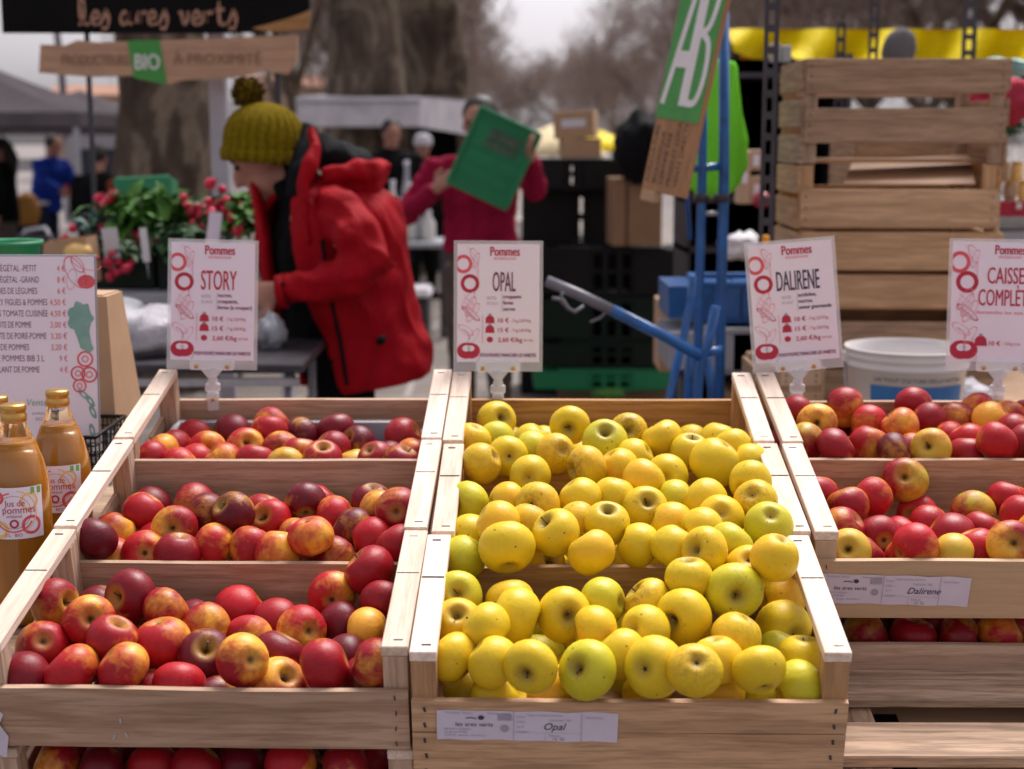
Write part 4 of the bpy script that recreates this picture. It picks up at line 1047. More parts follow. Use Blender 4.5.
# menu board
def menu_board():
    W_, H_ = .30, .297; tr_ = pt(90, 257, 2.28)
    root = empty('menu_board', T(tr_.x - W_, tr_.y, tr_.z - H_) @ RX(-4), 'white menu board listing vegetable and apple products with prices', 'sign')
    b = MB(); b.box((W_ / 2, .002, H_ / 2), (W_ + .006, .003, H_ + .006), bev=.001); b.build('acrylic_panel', M['greyplastic'], root)
    P = RX(90); b = MB(); b.box((W_ / 2, H_ / 2, -.0002), (W_, H_, .001)); card = b.build('card', M['paper'], root, P)
    L = [('VELOUTÉ VÉGÉTAL -PETIT', '4 €'), ('VELOUTÉ VÉGÉTAL -GRAND', '8 €'), ('TARTINADES DE LÉGUMES', '6 €'), ('CHUTNEY FIGUES & POMMES', '4,50 €'), ('COULIS TOMATE CUISINÉE', '4,50 €'), ('COMPOTE DE POMME', '3,00 €'), ('COMPOTE DE POIRE-POMME', '3,20 €'), ('JUS DE POMMES', '3,20 €'), ('JUS DE POMMES BIB 3 L', '9 €'), ('PÉTILLANT DE POMME', '4 €')]
    q = MB(); c = MB(); y = H_ - .0235; k = 2.28 / FPX
    ends = [32, 34, 32, 42, 42, 25, 40, 22, 37, 32]
    for i, (a, p) in enumerate(L):
        xe = W_ - (90 - ends[i]) * k; wd = .0047 * len(a)
        condensed(a, .0142, wd, xe - wd / 2, y, q, 0); wp = .0043 * len(p); condensed(p, .0135, wp, W_ - .046 - wp / 2, y, c, 0); y -= .0179
    q.build('menu_text', M['ink_purple'], card); c.build('price_text', M['ink_red'], card)
    z = .0009; a = MB(); x = W_
    a.disc((x - .013, H_ - .040), .014, .011, z, 20); a.ring((x - .026, H_ - .012), .010, .0112, z, 20, 0, 360, .7, 1.4, .6)
    for (dx, dy, r) in ((.018, .150 + .075, .013), (.030, .150 + .098, .012), (.012, .150 + .100, .013), (.028, .150 + .118, .011)):
        a.ring((x - dx, H_ - dy + .062), r * .78, r, z, 22); a.ring((x - dx, H_ - dy + .062), r * .3, r * .42, z, 16)
    a.build('tomato_drawing', M['ink_red'], card)
    g = MB(); pk = MB(); pk.ring((x - .030, H_ - .025), .016, .0175, z, 22, 0, 360, .8, 1.6, .5); pk.ring((x - .012, H_ - .008), .02, .0215, z, 22, 180, 360, 1.2, .6, -.3); pk.ring((x - .036, H_ - .036), .012, .013, z, 22, 0, 360, .6, 1.3, -.2); pk.build('leaf_drawing', M['ink_pink'], card)
    out = []
    for i in range(60):
        t = i / 60 * 2 * math.pi; r = .022 * (1 + .10 * math.cos(7 * t) + .03 * math.cos(13 * t)); out.append((x - .024 + r * math.cos(t) * .9 * (1 if math.cos(t) < 0 else .98), H_ - .098 + r * math.sin(t) * 1.15, z))
    out = [(min(v[0], x - .001), v[1], v[2]) for v in out]; g.poly(out); g.ribbon([(x - .022, H_ - .115), (x - .016, H_ - .142), (x - .007, H_ - .150)], [.022, .019, .01], z + .0001)
    for (dx, dy, rr) in ((.012, .222, .6), (.022, .212, .8), (.008, .24, .4), (.06, .285, .5), (.045, .27, 1.2), (.01, .27, .2)): g.ring((x - dx, H_ - dy - .008), .004, .009, z, 16, 0, 360, .5, 1.3, rr)
    g.build('leaf_drawing', M['ink_teal'], card)
    q = MB(); textmesh(q, 'Vente work', .016, W_ - .115, H_ - .222 - .016, z, .9, .0003, shear=.2); q.build('logo_text', M['ink_teal'], card)
    q = MB(); textmesh(q, 'produits fermiers', .0065, W_ - .105, H_ - .252, z, .9); textmesh(q, 'BIO', .0075, W_ - .10, H_ - .262, z, .9); q.build('logo_text', M['ink_grey'], card)
menu_board()
cb = empty('cardboard_box', T(pt(88, 430, 2.45)) @ RZ(-4), 'brown cardboard box standing behind the menu board', 'box')
q = MB(); h_ = (pt(88, 297, 2.45).z - pt(88, 430, 2.45).z)
q.add([(-.12, 0, 0), (.050, 0, 0), (.046, .16, 0), (-.12, .16, 0), (-.12, .01, h_), (.040, .01, h_), (.036, .10, h_), (-.12, .12, h_)], [(3, 2, 1, 0), (4, 5, 6, 7), (0, 1, 5, 4), (1, 2, 6, 5), (2, 3, 7, 6), (3, 0, 4, 7)]); q.build('body', M['kraft'], cb)
q = MB(); q.box((-.045, .06, h_ + .001), (.15, .08, .002)); q.build('flap', M['kraft'], cb)
gb = empty('green_basket', T(pt(8, 262, 2.9)), 'green plastic basket rim behind the menu board at left', 'basket')
q = MB(); q.lathe([(.050, -.10), (.060, 0.0), (.066, .040), (.070, .043), (.070, .036), (.063, .03), (.052, -.098), (0, -.095)], 30); q.build('shell', M['greenlid'], gb)
# ================================================================== background
def struct(o): o['kind'] = 'structure'; return o
# ground
def ground_mat():
    m, nt, b = newmat('worn_asphalt'); v = coords(nt, kind='Object', rnd=False)
    a = tex(nt, v, .7, 6, .65); g = tex(nt, v, 60, 3, .7)
    c = ramp(nt, a, [(.3, (.085, .072, .068)), (.7, (.15, .13, .125))]); c = mixc(nt, math_(nt, 'MULTIPLY', g, .5), c, (.20, .17, .16))
    nt.links.new(c, b.inputs['Base Color']); b.inputs['Roughness'].default_value = .8; bump(nt, b, g, .6, .004); return m
def paving_mat():
    m, nt, b = newmat('paving_slabs'); v = coords(nt, kind='Object', rnd=False)
    br = nt.nodes.new('ShaderNodeTexBrick'); nt.links.new(v, br.inputs[0]); br.inputs['Scale'].default_value = 1; br.inputs['Brick Width'].default_value = 1.3; br.inputs['Row Height'].default_value = .55
    br.inputs['Mortar Size'].default_value = .022; br.inputs['Color1'].default_value = (.17, .135, .115, 1); br.inputs['Color2'].default_value = (.13, .105, .09, 1); br.inputs['Mortar'].default_value = (.30, .27, .25, 1)
    a = tex(nt, v, 1.3, 6, .65); c = mixc(nt, math_(nt, 'MULTIPLY', ramp(nt, a, [(.4, 0), (.7, 1)]), .6), br.outputs[0], (.075, .06, .05))
    nt.links.new(c, b.inputs['Base Color']); b.inputs['Roughness'].default_value = .75; bump(nt, b, tex(nt, v, 40, 3, .6), .4, .003); return m
g = MB(); n = 24
g.add([(-600 + 1200 * i / n, -100 + 900 * j / n, 0) for j in range(n + 1) for i in range(n + 1)], [(j * (n + 1) + i, j * (n + 1) + i + 1, (j + 1) * (n + 1) + i + 1, (j + 1) * (n + 1) + i) for j in range(n) for i in range(n)])
struct(g.build('ground', ground_mat()))
g = MB(); g.add([(-3.4, -1, .005), (3.2, -1, .005), (3.2, 60, .005), (-3.4, 60, .005)], [(0, 1, 2, 3)]); struct(g.build('path', paving_mat()))
# ---- people -----------------------------------------------------------------
def remesh(mb, name, mat, parent, vox=.012, smooth=3, wr=None):
    o = bpy.data.objects.new(name, mb.mesh(name, mat)); COL.objects.link(o)
    r = o.modifiers.new('r', 'REMESH'); r.mode = 'VOXEL'; r.voxel_size = vox; r.use_smooth_shade = True
    s_ = o.modifiers.new('s', 'SMOOTH'); s_.factor = .5; s_.iterations = smooth
    dg = bpy.context.evaluated_depsgraph_get(); dg.update(); me = bpy.data.meshes.new_from_object(o.evaluated_get(dg))
    o.modifiers.clear(); o.data = me
    if not me.materials: me.materials.append(mat)
    me.polygons.foreach_set('use_smooth', [True] * len(me.polygons)); me.name = name
    if wr is None: wr = (.014 if name == 'sleeve' else .010) if name in ('jacket', 'sleeve', 'hood', 'trousers', 'black_trousers', 'black_sweater', 'hood_lining') else 0
    if wr:
        for v in me.vertices:
            c = v.co; a = noise.noise(Vector((c.x * 7, c.y * 7, c.z * 13 + 4 * noise.noise(c * 4)))); b_ = 1 - abs(noise.noise(Vector((c.x * 11 + 9, c.y * 9, c.z * 17 + c.x * 9)))) * 2.2
            v.co = c + v.normal * wr * (a * 1.1 + b_ * .7 - .5)
    if parent is not None:
        o.parent = parent; o.matrix_parent_inverse = parent.matrix_world.inverted()
    return o
def hand(mb, wrist, d, nrm, s=1.0, curl=.6):
    d = Vector(d).normalized(); nrm = Vector(nrm); nrm = (nrm - d * nrm.dot(d)).normalized(); sd = d.cross(nrm); w = Vector(wrist)
    mb.tube([w - d * .03 * s, w + d * .02 * s, w + d * .06 * s, w + d * .088 * s], [(.022 * s, .029 * s), (.018 * s, .036 * s), (.017 * s, .041 * s), (.013 * s, .038 * s)], 10, up=nrm)
    for i, (o, L) in enumerate(((-.031, .068), (-.010, .078), (.011, .074), (.031, .058))):
        p = w + d * .08 * s + sd * o * s; pts = [p]; a = 0
        for k in range(3):
            a += curl * (.5 if k == 0 else .8); dd = d * math.cos(a) + nrm * -math.sin(a); p = p + dd * L * s * (.42, .32, .26)[k]; pts.append(p)
        mb.tube(pts, [.0098 * s, .0092 * s, .0085 * s, .0072 * s], 8)
    p = w + d * .025 * s - sd * .034 * s; mb.tube([p, p + (d * .6 - sd * .8).normalized() * .035 * s, p + (d * .9 - sd * .45).normalized() * .062 * s - nrm * .01 * s], [.013 * s, .0115 * s, .009 * s], 8)
def head(mb, c, face, up, s=1.0):
    """face = direction the face looks"""
    face = Vector(face).normalized(); up = Vector(up); up = (up - face * up.dot(face)).normalized(); sd = up.cross(face); c = Vector(c)
    Mx = Matrix((sd, face, up)).transposed().to_4x4()
    mb.ell(c + up * .02 * s, (.076 * s, .094 * s, .100 * s), 20, Mx)
    mb.ell(c + face * .022 * s - up * .055 * s, (.056 * s, .062 * s, .064 * s), 16, Mx)
    mb.ell(c + face * .062 * s - up * .100 * s, (.022 * s, .020 * s, .018 * s), 12, Mx)
    mb.tube([c + face * .088 * s + up * .012 * s, c + face * .108 * s - up * .018 * s, c + face * .112 * s - up * .030 * s, c + face * .088 * s - up * .038 * s], [.008 * s, .011 * s, .014 * s, .010 * s], 8)
    mb.ell(c + face * .084 * s - up * .066 * s, (.022 * s, .012 * s, .010 * s), 10, Mx)
    mb.ell(c + face * .074 * s + up * .03 * s, (.055 * s, .016 * s, .012 * s), 12, Mx)
    for q in (-1, 1): mb.ell(c + sd * q * .078 * s - up * .01 * s, (.010 * s, .020 * s, .032 * s), 10, Mx)
    return Mx
def faceparts(root, c, face, up, s=1.0):
    face = Vector(face).normalized(); up = Vector(up); up = (up - face * up.dot(face)).normalized(); sd = up.cross(face); c = Vector(c)
    for q in (-1, 1):
        e = MB(); e.ell(c + face * .086 * s + sd * q * .031 * s + up * .008 * s, .0085 * s, 10); att(e.build('eye', M['eye']), root)
        e = MB(); e.tube([c + face * .092 * s + sd * q * .015 * s + up * .026 * s, c + face * .090 * s + sd * q * .034 * s + up * .031 * s, c + face * .078 * s + sd * q * .05 * s + up * .026 * s], .0035 * s, 6); att(e.build('eyebrow', M['hair_dark']), root)
    e = MB(); e.tube([c + face * .086 * s - sd * .022 * s - up * .066 * s, c + face * .097 * s - up * .065 * s, c + face * .086 * s + sd * .022 * s - up * .066 * s], [.003 * s, .0055 * s, .003 * s], 8); att(e.build('mouth', M['lips']), root)
def att(o, root): o.parent = root; o.matrix_parent_inverse = root.matrix_world.inverted(); return o
# ---- woman in the red coat
def red_coat_person():
    Y0 = 4.35
    P = lambda x, y, dy=0: pt(x, y, Y0 + dy)
    base = Vector((P(345, 300).x, Y0, 0))
    fdir = Vector((-.86, -.10, -.50)); upd = Vector((-.45, 0, .9)); hc = P(266, 155)
    b = MB(); head(b, hc, fdir, upd, 1.06)
    b.tube([P(278, 172), P(300, 190), P(318, 210)], [.055, .056, .07], 12)
    b.tube([P(316, 205), P(325, 230), P(335, 290), P(343, 330), P(346, 350)], [(.09, .17), (.13, .18), (.125, .15), (.14, .17), (.14, .17)], 18, up=(1, 0, 0))
    for s_ in (-1, 1):
        kx = 12 if s_ < 0 else -6
        hp = P(343, 350, s_ * .09); kn = Vector((P(338 + kx, 400).x, Y0 + s_ * .1, .47)); ft = Vector((kn.x + .03, Y0 + s_ * .11, .08))
        b.tube([hp, (hp + kn) / 2, kn, (kn + ft) / 2 + Vector((.02, 0, .05)), ft], [.088, .075, .055, .055, .038], 12)
        b.tube([ft + Vector((.04, 0, -.03)), ft + Vector((-.06, 0, -.04)), ft + Vector((-.16, 0, -.05))], [.035, .038, .026], 10)
    b.tube([P(330, 212, -.17), P(352, 242, -.25), P(366, 270, -.27), P(320, 286, -.28), P(283, 291, -.29)], [.055, .05, .042, .038, .028], 12)
    hand(b, P(280, 292, -.29), (-1, -.05, -.12), (0, -.9, .35), 1.0, .55)
    b.tube([P(322, 212, .17), P(316, 250, .26), P(300, 285, .24), P(272, 285, .1), P(262, 288, .04)], [.055, .05, .042, .036, .028], 12)
    hand(b, P(262, 288, .04), (-1, -.2, -.2), (0, .7, .5), 1.0, .55)
    root = remesh(b, 'person', M['skin'], None, .008, 3)
    tag(root, 'woman in a red coat and mustard bobble hat stooping over the vegetable table', 'person')
    faceparts(root, hc, fdir, upd, 1.06)
    # knitted hat: ribbed, tapering, turned-up edge
    Mh = Matrix((upd.cross(fdir).normalized(), (fdir - upd * fdir.dot(upd) / upd.length_squared).normalized(), upd.normalized())).transposed().to_4x4()
    hcen = P(264, 151, -.01); tilt = RY(4)
    prof = [(.104, -.028), (.118, -.022), (.121, .0), (.122, .03), (.119, .06), (.108, .09), (.088, .115), (.060, .133), (.030, .143), (0, .146)]
    q = MB(); q.lathe(prof, 260, T(hcen) @ tilt @ SC(.98, 1, .98), mod=lambda a, r, z: 1 + .075 * (abs(math.cos(13 * a)) ** .6 - .7)); att(q.build('knitted_hat', M['knit'] ), root)
    q = MB(); q.lathe([(.100, -.030), (.121, -.034), (.126, -.018), (.125, .002), (.119, .008)], 260, T(hcen) @ tilt, mod=lambda a, r, z: 1 + .07 * (abs(math.cos(13 * a)) ** .6 - .7)); att(q.build('hat_brim', M['knit']), root)
    pc = P(248, 93); rr = random.Random(5); q = MB()
    q.ell(pc, .041, 12)
    for i in range(520):
        d = Vector((rr.gauss(0, 1), rr.gauss(0, 1), rr.gauss(0, 1))).normalized(); x = d.orthogonal().normalized() * .0035; L = rr.uniform(.042, .054)
        d2 = (d + Vector((rr.gauss(0, .12), rr.gauss(0, .12), rr.gauss(0, .12)))).normalized()
        q.add([pc + d * .02 + x, pc + d * .02 - x, pc + d2 * L - x * .8, pc + d2 * L + x * .8], [(0, 1, 2, 3)])
        x = d.cross(x); q.add([pc + d * .02 + x, pc + d * .02 - x, pc + d2 * L - x * .8, pc + d2 * L + x * .8], [(0, 1, 2, 3)])
    att(q.build('pompom', M['knit2']), root)
    q = MB(); q.ell(hc + Vector((.065, .03, .01)), (.055, .075, .07), 14); att(q.build('hair', M['hair_dark']), root)
    # black high collar, sweater and trousers
    q = MB(); q.tube([P(276, 192), P(292, 188), P(306, 205), P(318, 235), P(322, 290), P(334, 345)], [(.05, .06), (.070, .085), (.10, .13), (.145, .18), (.135, .175), (.15, .18)], 20, up=(1, 0, 0))
    q.tube([P(292, 150), P(296, 175), P(300, 205)], [.055, .068, .08], 14); remesh(q, 'black_sweater', M['blackcloth'], root, .012, 4)
    q = MB(); q.tube([P(338, 325), P(340, 365)], [(.16, .185), (.15, .175)], 18, up=(1, 0, 0))
    for s_ in (-1, 1):
        kx = 12 if s_ < 0 else -6
        hp = P(340, 355, s_ * .085); kn = Vector((P(338 + kx, 400).x, Y0 + s_ * .1, .47)); ft = Vector((kn.x + .03, Y0 + s_ * .11, .10)); q.tube([hp, (hp + kn) / 2, kn, (kn + ft) / 2, ft], [.108, .096, .078, .066, .058], 14)
    remesh(q, 'black_trousers', M['blackcloth'], root, .014, 3)
    for s_ in (-1, 1):
        kx = 12 if s_ < 0 else -6
        ft = Vector((P(338 + kx, 400).x + .03, Y0 + s_ * .11, .0)); q = MB(); q.tube([ft + Vector((0, 0, .18)), ft + Vector((0, 0, .06))], [.055, .058], 12); q.tube([ft + Vector((.06, 0, .045)), ft + Vector((-.04, 0, .05)), ft + Vector((-.18, 0, .035))], [.043, .048, .032], 12); remesh(q, 'boot', M['blackcloth'], root, .012, 2)
    # coat: an open shell hanging from the shoulders
    rows = [ # y, x centre, rx px, depth m, near edge angle, far edge angle
        (178, 330, 20, .07, -125, 200), (186, 332, 40, .12, -122, 196), (196, 332, 58, .18, -120, 190), (212, 332, 68, .215, -116, 187), (235, 331, 72, .225, -112, 185), (260, 333, 73, .22, -108, 184),
        (285, 337, 73, .215, -105, 180), (310, 344, 72, .21, -105, 178), (335, 352, 71, .19, -104, 176), (360, 359, 70, .20, -103, 168), (379, 362, 67, .20, -102, 162), (388, 362, 66, .20, -100, 158)]
    NA = 64; vs = []; rr = random.Random(2)
    for i, (y, cxp, rx, ry, a0, a1) in enumerate(rows):
        for k in range(NA + 1):
            a = R(a0 + (a1 - a0) * k / NA)
            w_ = 1 + .035 * noise.noise(Vector((a * 2.2, i * .35, 3))) + .02 * noise.noise(Vector((a * 5, i * 1.1, 8)))
            low = max(0, i - 7) / 4
            c = P(cxp, y + (6 * math.cos(a) * -1 - 4) * low * 1.6); vs.append(c + Vector((math.cos(a) * rx * .003 * w_, math.sin(a) * ry * w_, 0)))
    W_ = NA + 1
    q = MB(); q.add(vs, [(i * W_ + k, i * W_ + k + 1, (i + 1) * W_ + k + 1, (i + 1) * W_ + k) for i in range(len(rows) - 1) for k in range(NA)], True)
    o = q.build('red_coat', M['redcoat']); sm = o.modifiers.new('sub', 'SUBSURF'); sm.levels = sm.render_levels = 1; sd = o.modifiers.new('sol', 'SOLIDIFY'); sd.thickness = .014; sd.offset = 0; sm.levels = 2
    dg = bpy.context.evaluated_depsgraph_get(); dg.update(); me = bpy.data.meshes.new_from_object(o.evaluated_get(dg)); o.modifiers.clear(); o.data = me
    for v in me.vertices:
        c = v.co; a = noise.noise(Vector((c.x * 6, c.y * 6, c.z * 5 + 3 * noise.noise(c * 3)))); b_ = 1 - abs(noise.noise(Vector((c.x * 9 + c.z * 8, c.y * 9, c.z * 7 - c.x * 8)))) * 2.4; v.co = c + Vector((v.normal.x, v.normal.y, 0)) * (.012 * a + .010 * b_) * (1 if c.z > .8 else 1)
    coat = att(o, root)
    def under(mb, name, mat, vox=None, smo=3):
        if vox: return remesh(mb, name, mat, coat, vox, smo)
        return att(mb.build(name, mat), coat)
    q = MB(); q.tube([P(330, 200, -.15), P(342, 212, -.22), P(356, 236, -.27), P(370, 262, -.28), P(352, 276, -.30), P(318, 284, -.30), P(284, 291, -.30)], [.055, .074, .078, .076, .068, .058, .048], 18)
    for (x, y, r) in ((352, 236, .084), (366, 252, .080), (357, 268, .076), (335, 278, .068), (308, 287, .058)): q.ell(P(x, y, -.28), (r * .8, r * .95, r * .9), 12)
    under(q, 'sleeve', M['redcoat'], .012, 3)
    q = MB(); q.tube([P(286, 291, -.30), P(277, 292, -.30)], [.050, .047], 16); under(q, 'cuff', M['redcoat'])
    q = MB(); q.tube([P(322, 205, .15), P(312, 240, .26), P(298, 280, .24), P(275, 286, .11)], [.085, .085, .07, .055], 14); under(q, 'sleeve', M['redcoat'], .014, 3)
    # hood lying on the back, black inside
    q = MB(); q.ell(P(352, 182, .0), (.098, .155, .058), 22); q.ell(P(372, 180, .0), (.044, .13, .050), 18); q.ell(P(380, 172, -.02), (.024, .10, .030), 16); q.tube([P(322, 178, -.15), P(345, 172, -.16), P(370, 168, -.13), P(384, 166, 0), P(370, 166, .13), P(340, 168, .15)], [.028, .030, .028, .026, .026, .026], 12)
    under(q, 'hood', M['redcoat'], .012, 3)
    q = MB(); q.ell(P(338, 158, 0), (.078, .115, .050), 20); q.ell(P(358, 162, 0), (.052, .10, .045), 18); q.ell(P(322, 150, -.01), (.04, .08, .055), 18); under(q, 'hood_lining', M['black_lining'], .012, 3)
    q = MB(); q.tube([P(310, 128, .0), P(306, 150, -.06), P(300, 175, -.11), P(298, 200, -.13)], [.030, .036, .040, .038], 12); q.tube([P(304, 126, .06), P(296, 150, .10), P(288, 180, .13)], [.035, .04, .04], 12); under(q, 'collar_lining', M['black_lining'], .012, 3)
    q = MB(); q.tube([P(311, 130, -.11), P(316, 148, -.145), P(310, 166, -.175), P(303, 185, -.19), P(304, 212, -.215), P(309, 245, -.235)], [(.014, .026), (.016, .028), (.026, .040), (.020, .034), (.014, .026), (.010, .020)], 12, up=(1, 0, 0)); under(q, 'collar', M['redcoat'], .008, 3)
    q = MB(); q.tube([P(254, 180, .02), P(259, 205, -.02), P(265, 240, -.05), P(268, 270, -.05), P(280, 330, -.04), P(294, 386, -.02)], [(.014, .05), (.020, .07), (.022, .07), (.022, .07), (.024, .06), (.010, .04)], 12, up=(1, 0, 0)); under(q, 'front_flap', M['redcoat'], .010, 3)
    for (x, y) in ((332, 362), (283, 284)): q = MB(); q.ell(P(x, y, -.345 if y < 300 else -.235), .007, 8); under(q, 'snap_button', M['black_lining'])
    q = MB(); q.tube([P(385, 336, -.225), P(381, 341, -.232), P(377, 343, -.228)], [.006, .014, .007], 10); under(q, 'pocket_tab', M['black_lining'])
    q = MB(); q.tube([P(322, 240, -.24), P(329, 290, -.236), P(340, 340, -.215), P(347, 385, -.215)], [(.006, .006)] * 4, 6, up=(1, 0, 0)); under(q, 'zip', M['black_lining'])
def knitmat(name, c1, c2):
    m, nt, b = newmat(name); v = coords(nt, rnd=False); n = tex(nt, v, 110, 2, .5); n2 = tex(nt, v, 260, 2, .6)
    c = ramp(nt, n, [(.35, c2), (.62, c1)]); nt.links.new(c, b.inputs['Base Color']); b.inputs['Roughness'].default_value = .95; b.inputs['Specular IOR Level'].default_value = .1; bump(nt, b, math_(nt, 'ADD', n, n2), .8, .008); return m
M['knit'] = knitmat('mustard_knit', (.25, .175, .006), (.16, .11, .004)); M['knit2'] = knitmat('mustard_wool', (.22, .14, .010), (.08, .05, .006))
red_coat_person()
# ---- a general dressed figure from joints (metres, local: x right, y away, z up; turned by yaw)
def figure(x, y, yaw, label, H=1.72, top='blackcloth', legs='navycloth', hair='hair_dark', hat=None, armL=None, armR=None, headf=(0, -1, -.15), coatlen=.82, lean=0, group=None, longhair=False, vox=.016, hatname='cap', bulk=1.0, catlabel='person'):
    s = H / 1.75; W = T(x, y, 0) @ RZ(yaw)
    Pn = lambda a, b_, c: W @ Vector((a * s, (b_ - lean * max(0, c - .9)) * s, c * s))
    hc = Pn(0, -.02, 1.62); f3 = W.to_3x3() @ Vector(headf)
    aL = armL or [(-.20, 0, 1.42), (-.25, .0, 1.14), (-.22, -.12, .90)]; aR = armR or [(.20, 0, 1.42), (.25, .0, 1.14), (.22, -.12, .90)]
    b = MB(); head(b, hc, f3, (0, 0, 1), s)
    b.tube([Pn(0, .01, 1.58), Pn(0, .01, 1.45)], [.055 * s, .06 * s], 12)
    b.tube([Pn(0, 0, 1.46), Pn(0, 0, 1.36), Pn(0, 0, 1.15), Pn(0, 0, .98), Pn(0, 0, .88)], [(.11 * s, .07 * s), (.18 * s, .11 * s), (.15 * s, .105 * s), (.165 * s, .12 * s), (.15 * s, .11 * s)], 16, up=W.to_3x3() @ Vector((1, 0, 0)))
    for q in (-1, 1):
        b.tube([Pn(q * .09, 0, .92), Pn(q * .10, 0, .70), Pn(q * .10, -.01, .48), Pn(q * .10, .02, .28), Pn(q * .10, .02, .08)], [.088 * s, .08 * s, .055 * s, .055 * s, .038 * s], 10)
        b.tube([Pn(q * .10, .05, .05), Pn(q * .10, -.08, .045), Pn(q * .11, -.17, .03)], [.036 * s, .038 * s, .026 * s], 10)
    for A in (aL, aR):
        pts = [Pn(*p) for p in A]; b.tube(pts, [.052 * s, .042 * s, .028 * s][:len(pts)] if len(pts) == 3 else .04 * s, 10); d = (pts[-1] - pts[-2]).normalized(); hand(b, pts[-1], d, d.cross(Vector((0, 0, 1))) if abs(d.z) < .9 else (0, 1, 0), s, .45)
    root = remesh(b, 'person', M['skin'], None, max(.009, vox * .75), 2); tag(root, label, catlabel, group)
    faceparts(root, hc, f3, (0, 0, 1), s)
    q = MB(); k = bulk
    X = W.to_3x3() @ Vector((1, 0, 0))
    q.tube([Pn(0, .01, 1.50), Pn(0, 0, 1.44), Pn(0, 0, 1.36), Pn(0, 0, 1.15), Pn(0, 0, .98), Pn(0, 0, coatlen)], [(.08 * s, .075 * s), (.16 * s * k, .10 * s), (.215 * s * k, .135 * s * k), (.19 * s * k, .14 * s * k), (.20 * s * k, .155 * s * k), (.21 * s * k, .16 * s * k)], 18, up=X)
    for A in (aL, aR): pts = [Pn(*p) for p in A]; q.tube([Pn(A[0][0] * .6, 0, 1.40)] + pts, [.08 * s * k, .078 * s * k, .066 * s * k, .046 * s * k], 12)
    remesh(q, 'jacket', M[top], root, vox, 3)
    q = MB(); q.tube([Pn(0, 0, 1.0), Pn(0, 0, .84)], [(.175 * s, .13 * s), (.17 * s, .125 * s)], 14, up=X)
    for z in (-1, 1): q.tube([Pn(z * .085, 0, .90), Pn(z * .10, 0, .68), Pn(z * .10, -.01, .48), Pn(z * .10, .02, .28), Pn(z * .10, .02, .07)], [.105 * s, .095 * s, .078 * s, .068 * s, .060 * s], 12)
    remesh(q, 'trousers', M[legs], root, vox, 3)
    for z in (-1, 1): q = MB(); q.tube([Pn(z * .10, .06, .05), Pn(z * .10, -.08, .05), Pn(z * .11, -.18, .035)], [.042 * s, .045 * s, .032 * s], 10); remesh(q, 'shoe', M['blackcloth'], root, vox, 2)
    if hat:
        Mx = Matrix.Identity(4); q = MB(); q.lathe([(.098, .0), (.102, .02), (.098, .06), (.082, .10), (.045, .125), (0, .132)], 28, T(hc + Vector((0, 0, .02))) @ SC(s, s, s)); att(q.build(hatname, M[hat]), root)
    q = MB(); ff = f3.normalized(); q.ell(hc + Vector((0, 0, .050 * s)) - ff * .026 * s, (.094 * s, .104 * s, .098 * s), 16, fn=lambda d: 1 + .05 * noise.noise(d * 6))
    if longhair: q.tube([hc + Vector((0, 0, .04)) - ff * .05, hc - ff * .09 - Vector((0, 0, .1)), hc - ff * .10 - Vector((0, 0, .28))], [.085 * s, .10 * s, .06 * s], 14)
    remesh(q, 'hair', M[hair], root, .014, 1)
    return root
M['faded_text'] = plain('faded_text', (.13, .12, .08), .6, .4, 40); M['faded_print'] = plain('faded_print', (.03, .13, .07), .6, .5, 30)
# man carrying a green folding crate in front of his chest
mY = 7.5; mx = pt(480, 200, mY).x
figure(mx, mY, -8, 'man in a raspberry red fleece carrying a flat green plastic crate', 1.77, 'pinkcoat', 'greytrousers', 'hair_dark', armL=[(-.22, 0, 1.40), (-.36, -.10, 1.17), (-.17, -.30, 1.31)], armR=[(.20, 0, 1.42), (.30, -.14, 1.30), (.30, -.34, 1.46)], headf=(-.1, -1, -.15), coatlen=.98, vox=.012, bulk=.98)
cr = empty('green_crate', T(pt(494, 158, mY - .40)) @ RY(25) @ RX(6), 'flat green plastic crate held up tilted by the man in raspberry fleece', 'crate')
q = MB(); q.box((0, 0, 0), (.315, .03, .40), bev=.008); q.build('base_panel', M['greenlid'], cr)
q = MB()
for (c, d) in (((0, -.018, .195), (.325, .018, .022)), ((0, -.018, -.195), (.325, .018, .022)), ((.155, -.018, 0), (.022, .018, .39)), ((-.155, -.018, 0), (.022, .018, .39))): q.box(c, d, bev=.004)
q.build('rim', M['greenlid'], cr)
for zz in (-.13, -.06, .02, .155): q = MB(); q.box((0, -.0165, zz), (.29, .006, .007), bev=.002); q.build('rib', M['greenlid'], cr)
q = MB(); condensed('LES VERGERS', .05, .15, 0, 0, q, .001, 0); condensed('FRUITS LEGUMES', .035, .15, 0, -.045, q, .001, 0); q.build('printed_text', M['faded_text'], cr, T(0.01, -.0165, .085) @ RX(90))
q = MB(); q.box((0.01, -.0158, .085), (.17, .001, .10)); q.build('printed_panel', M['faded_print'], cr)
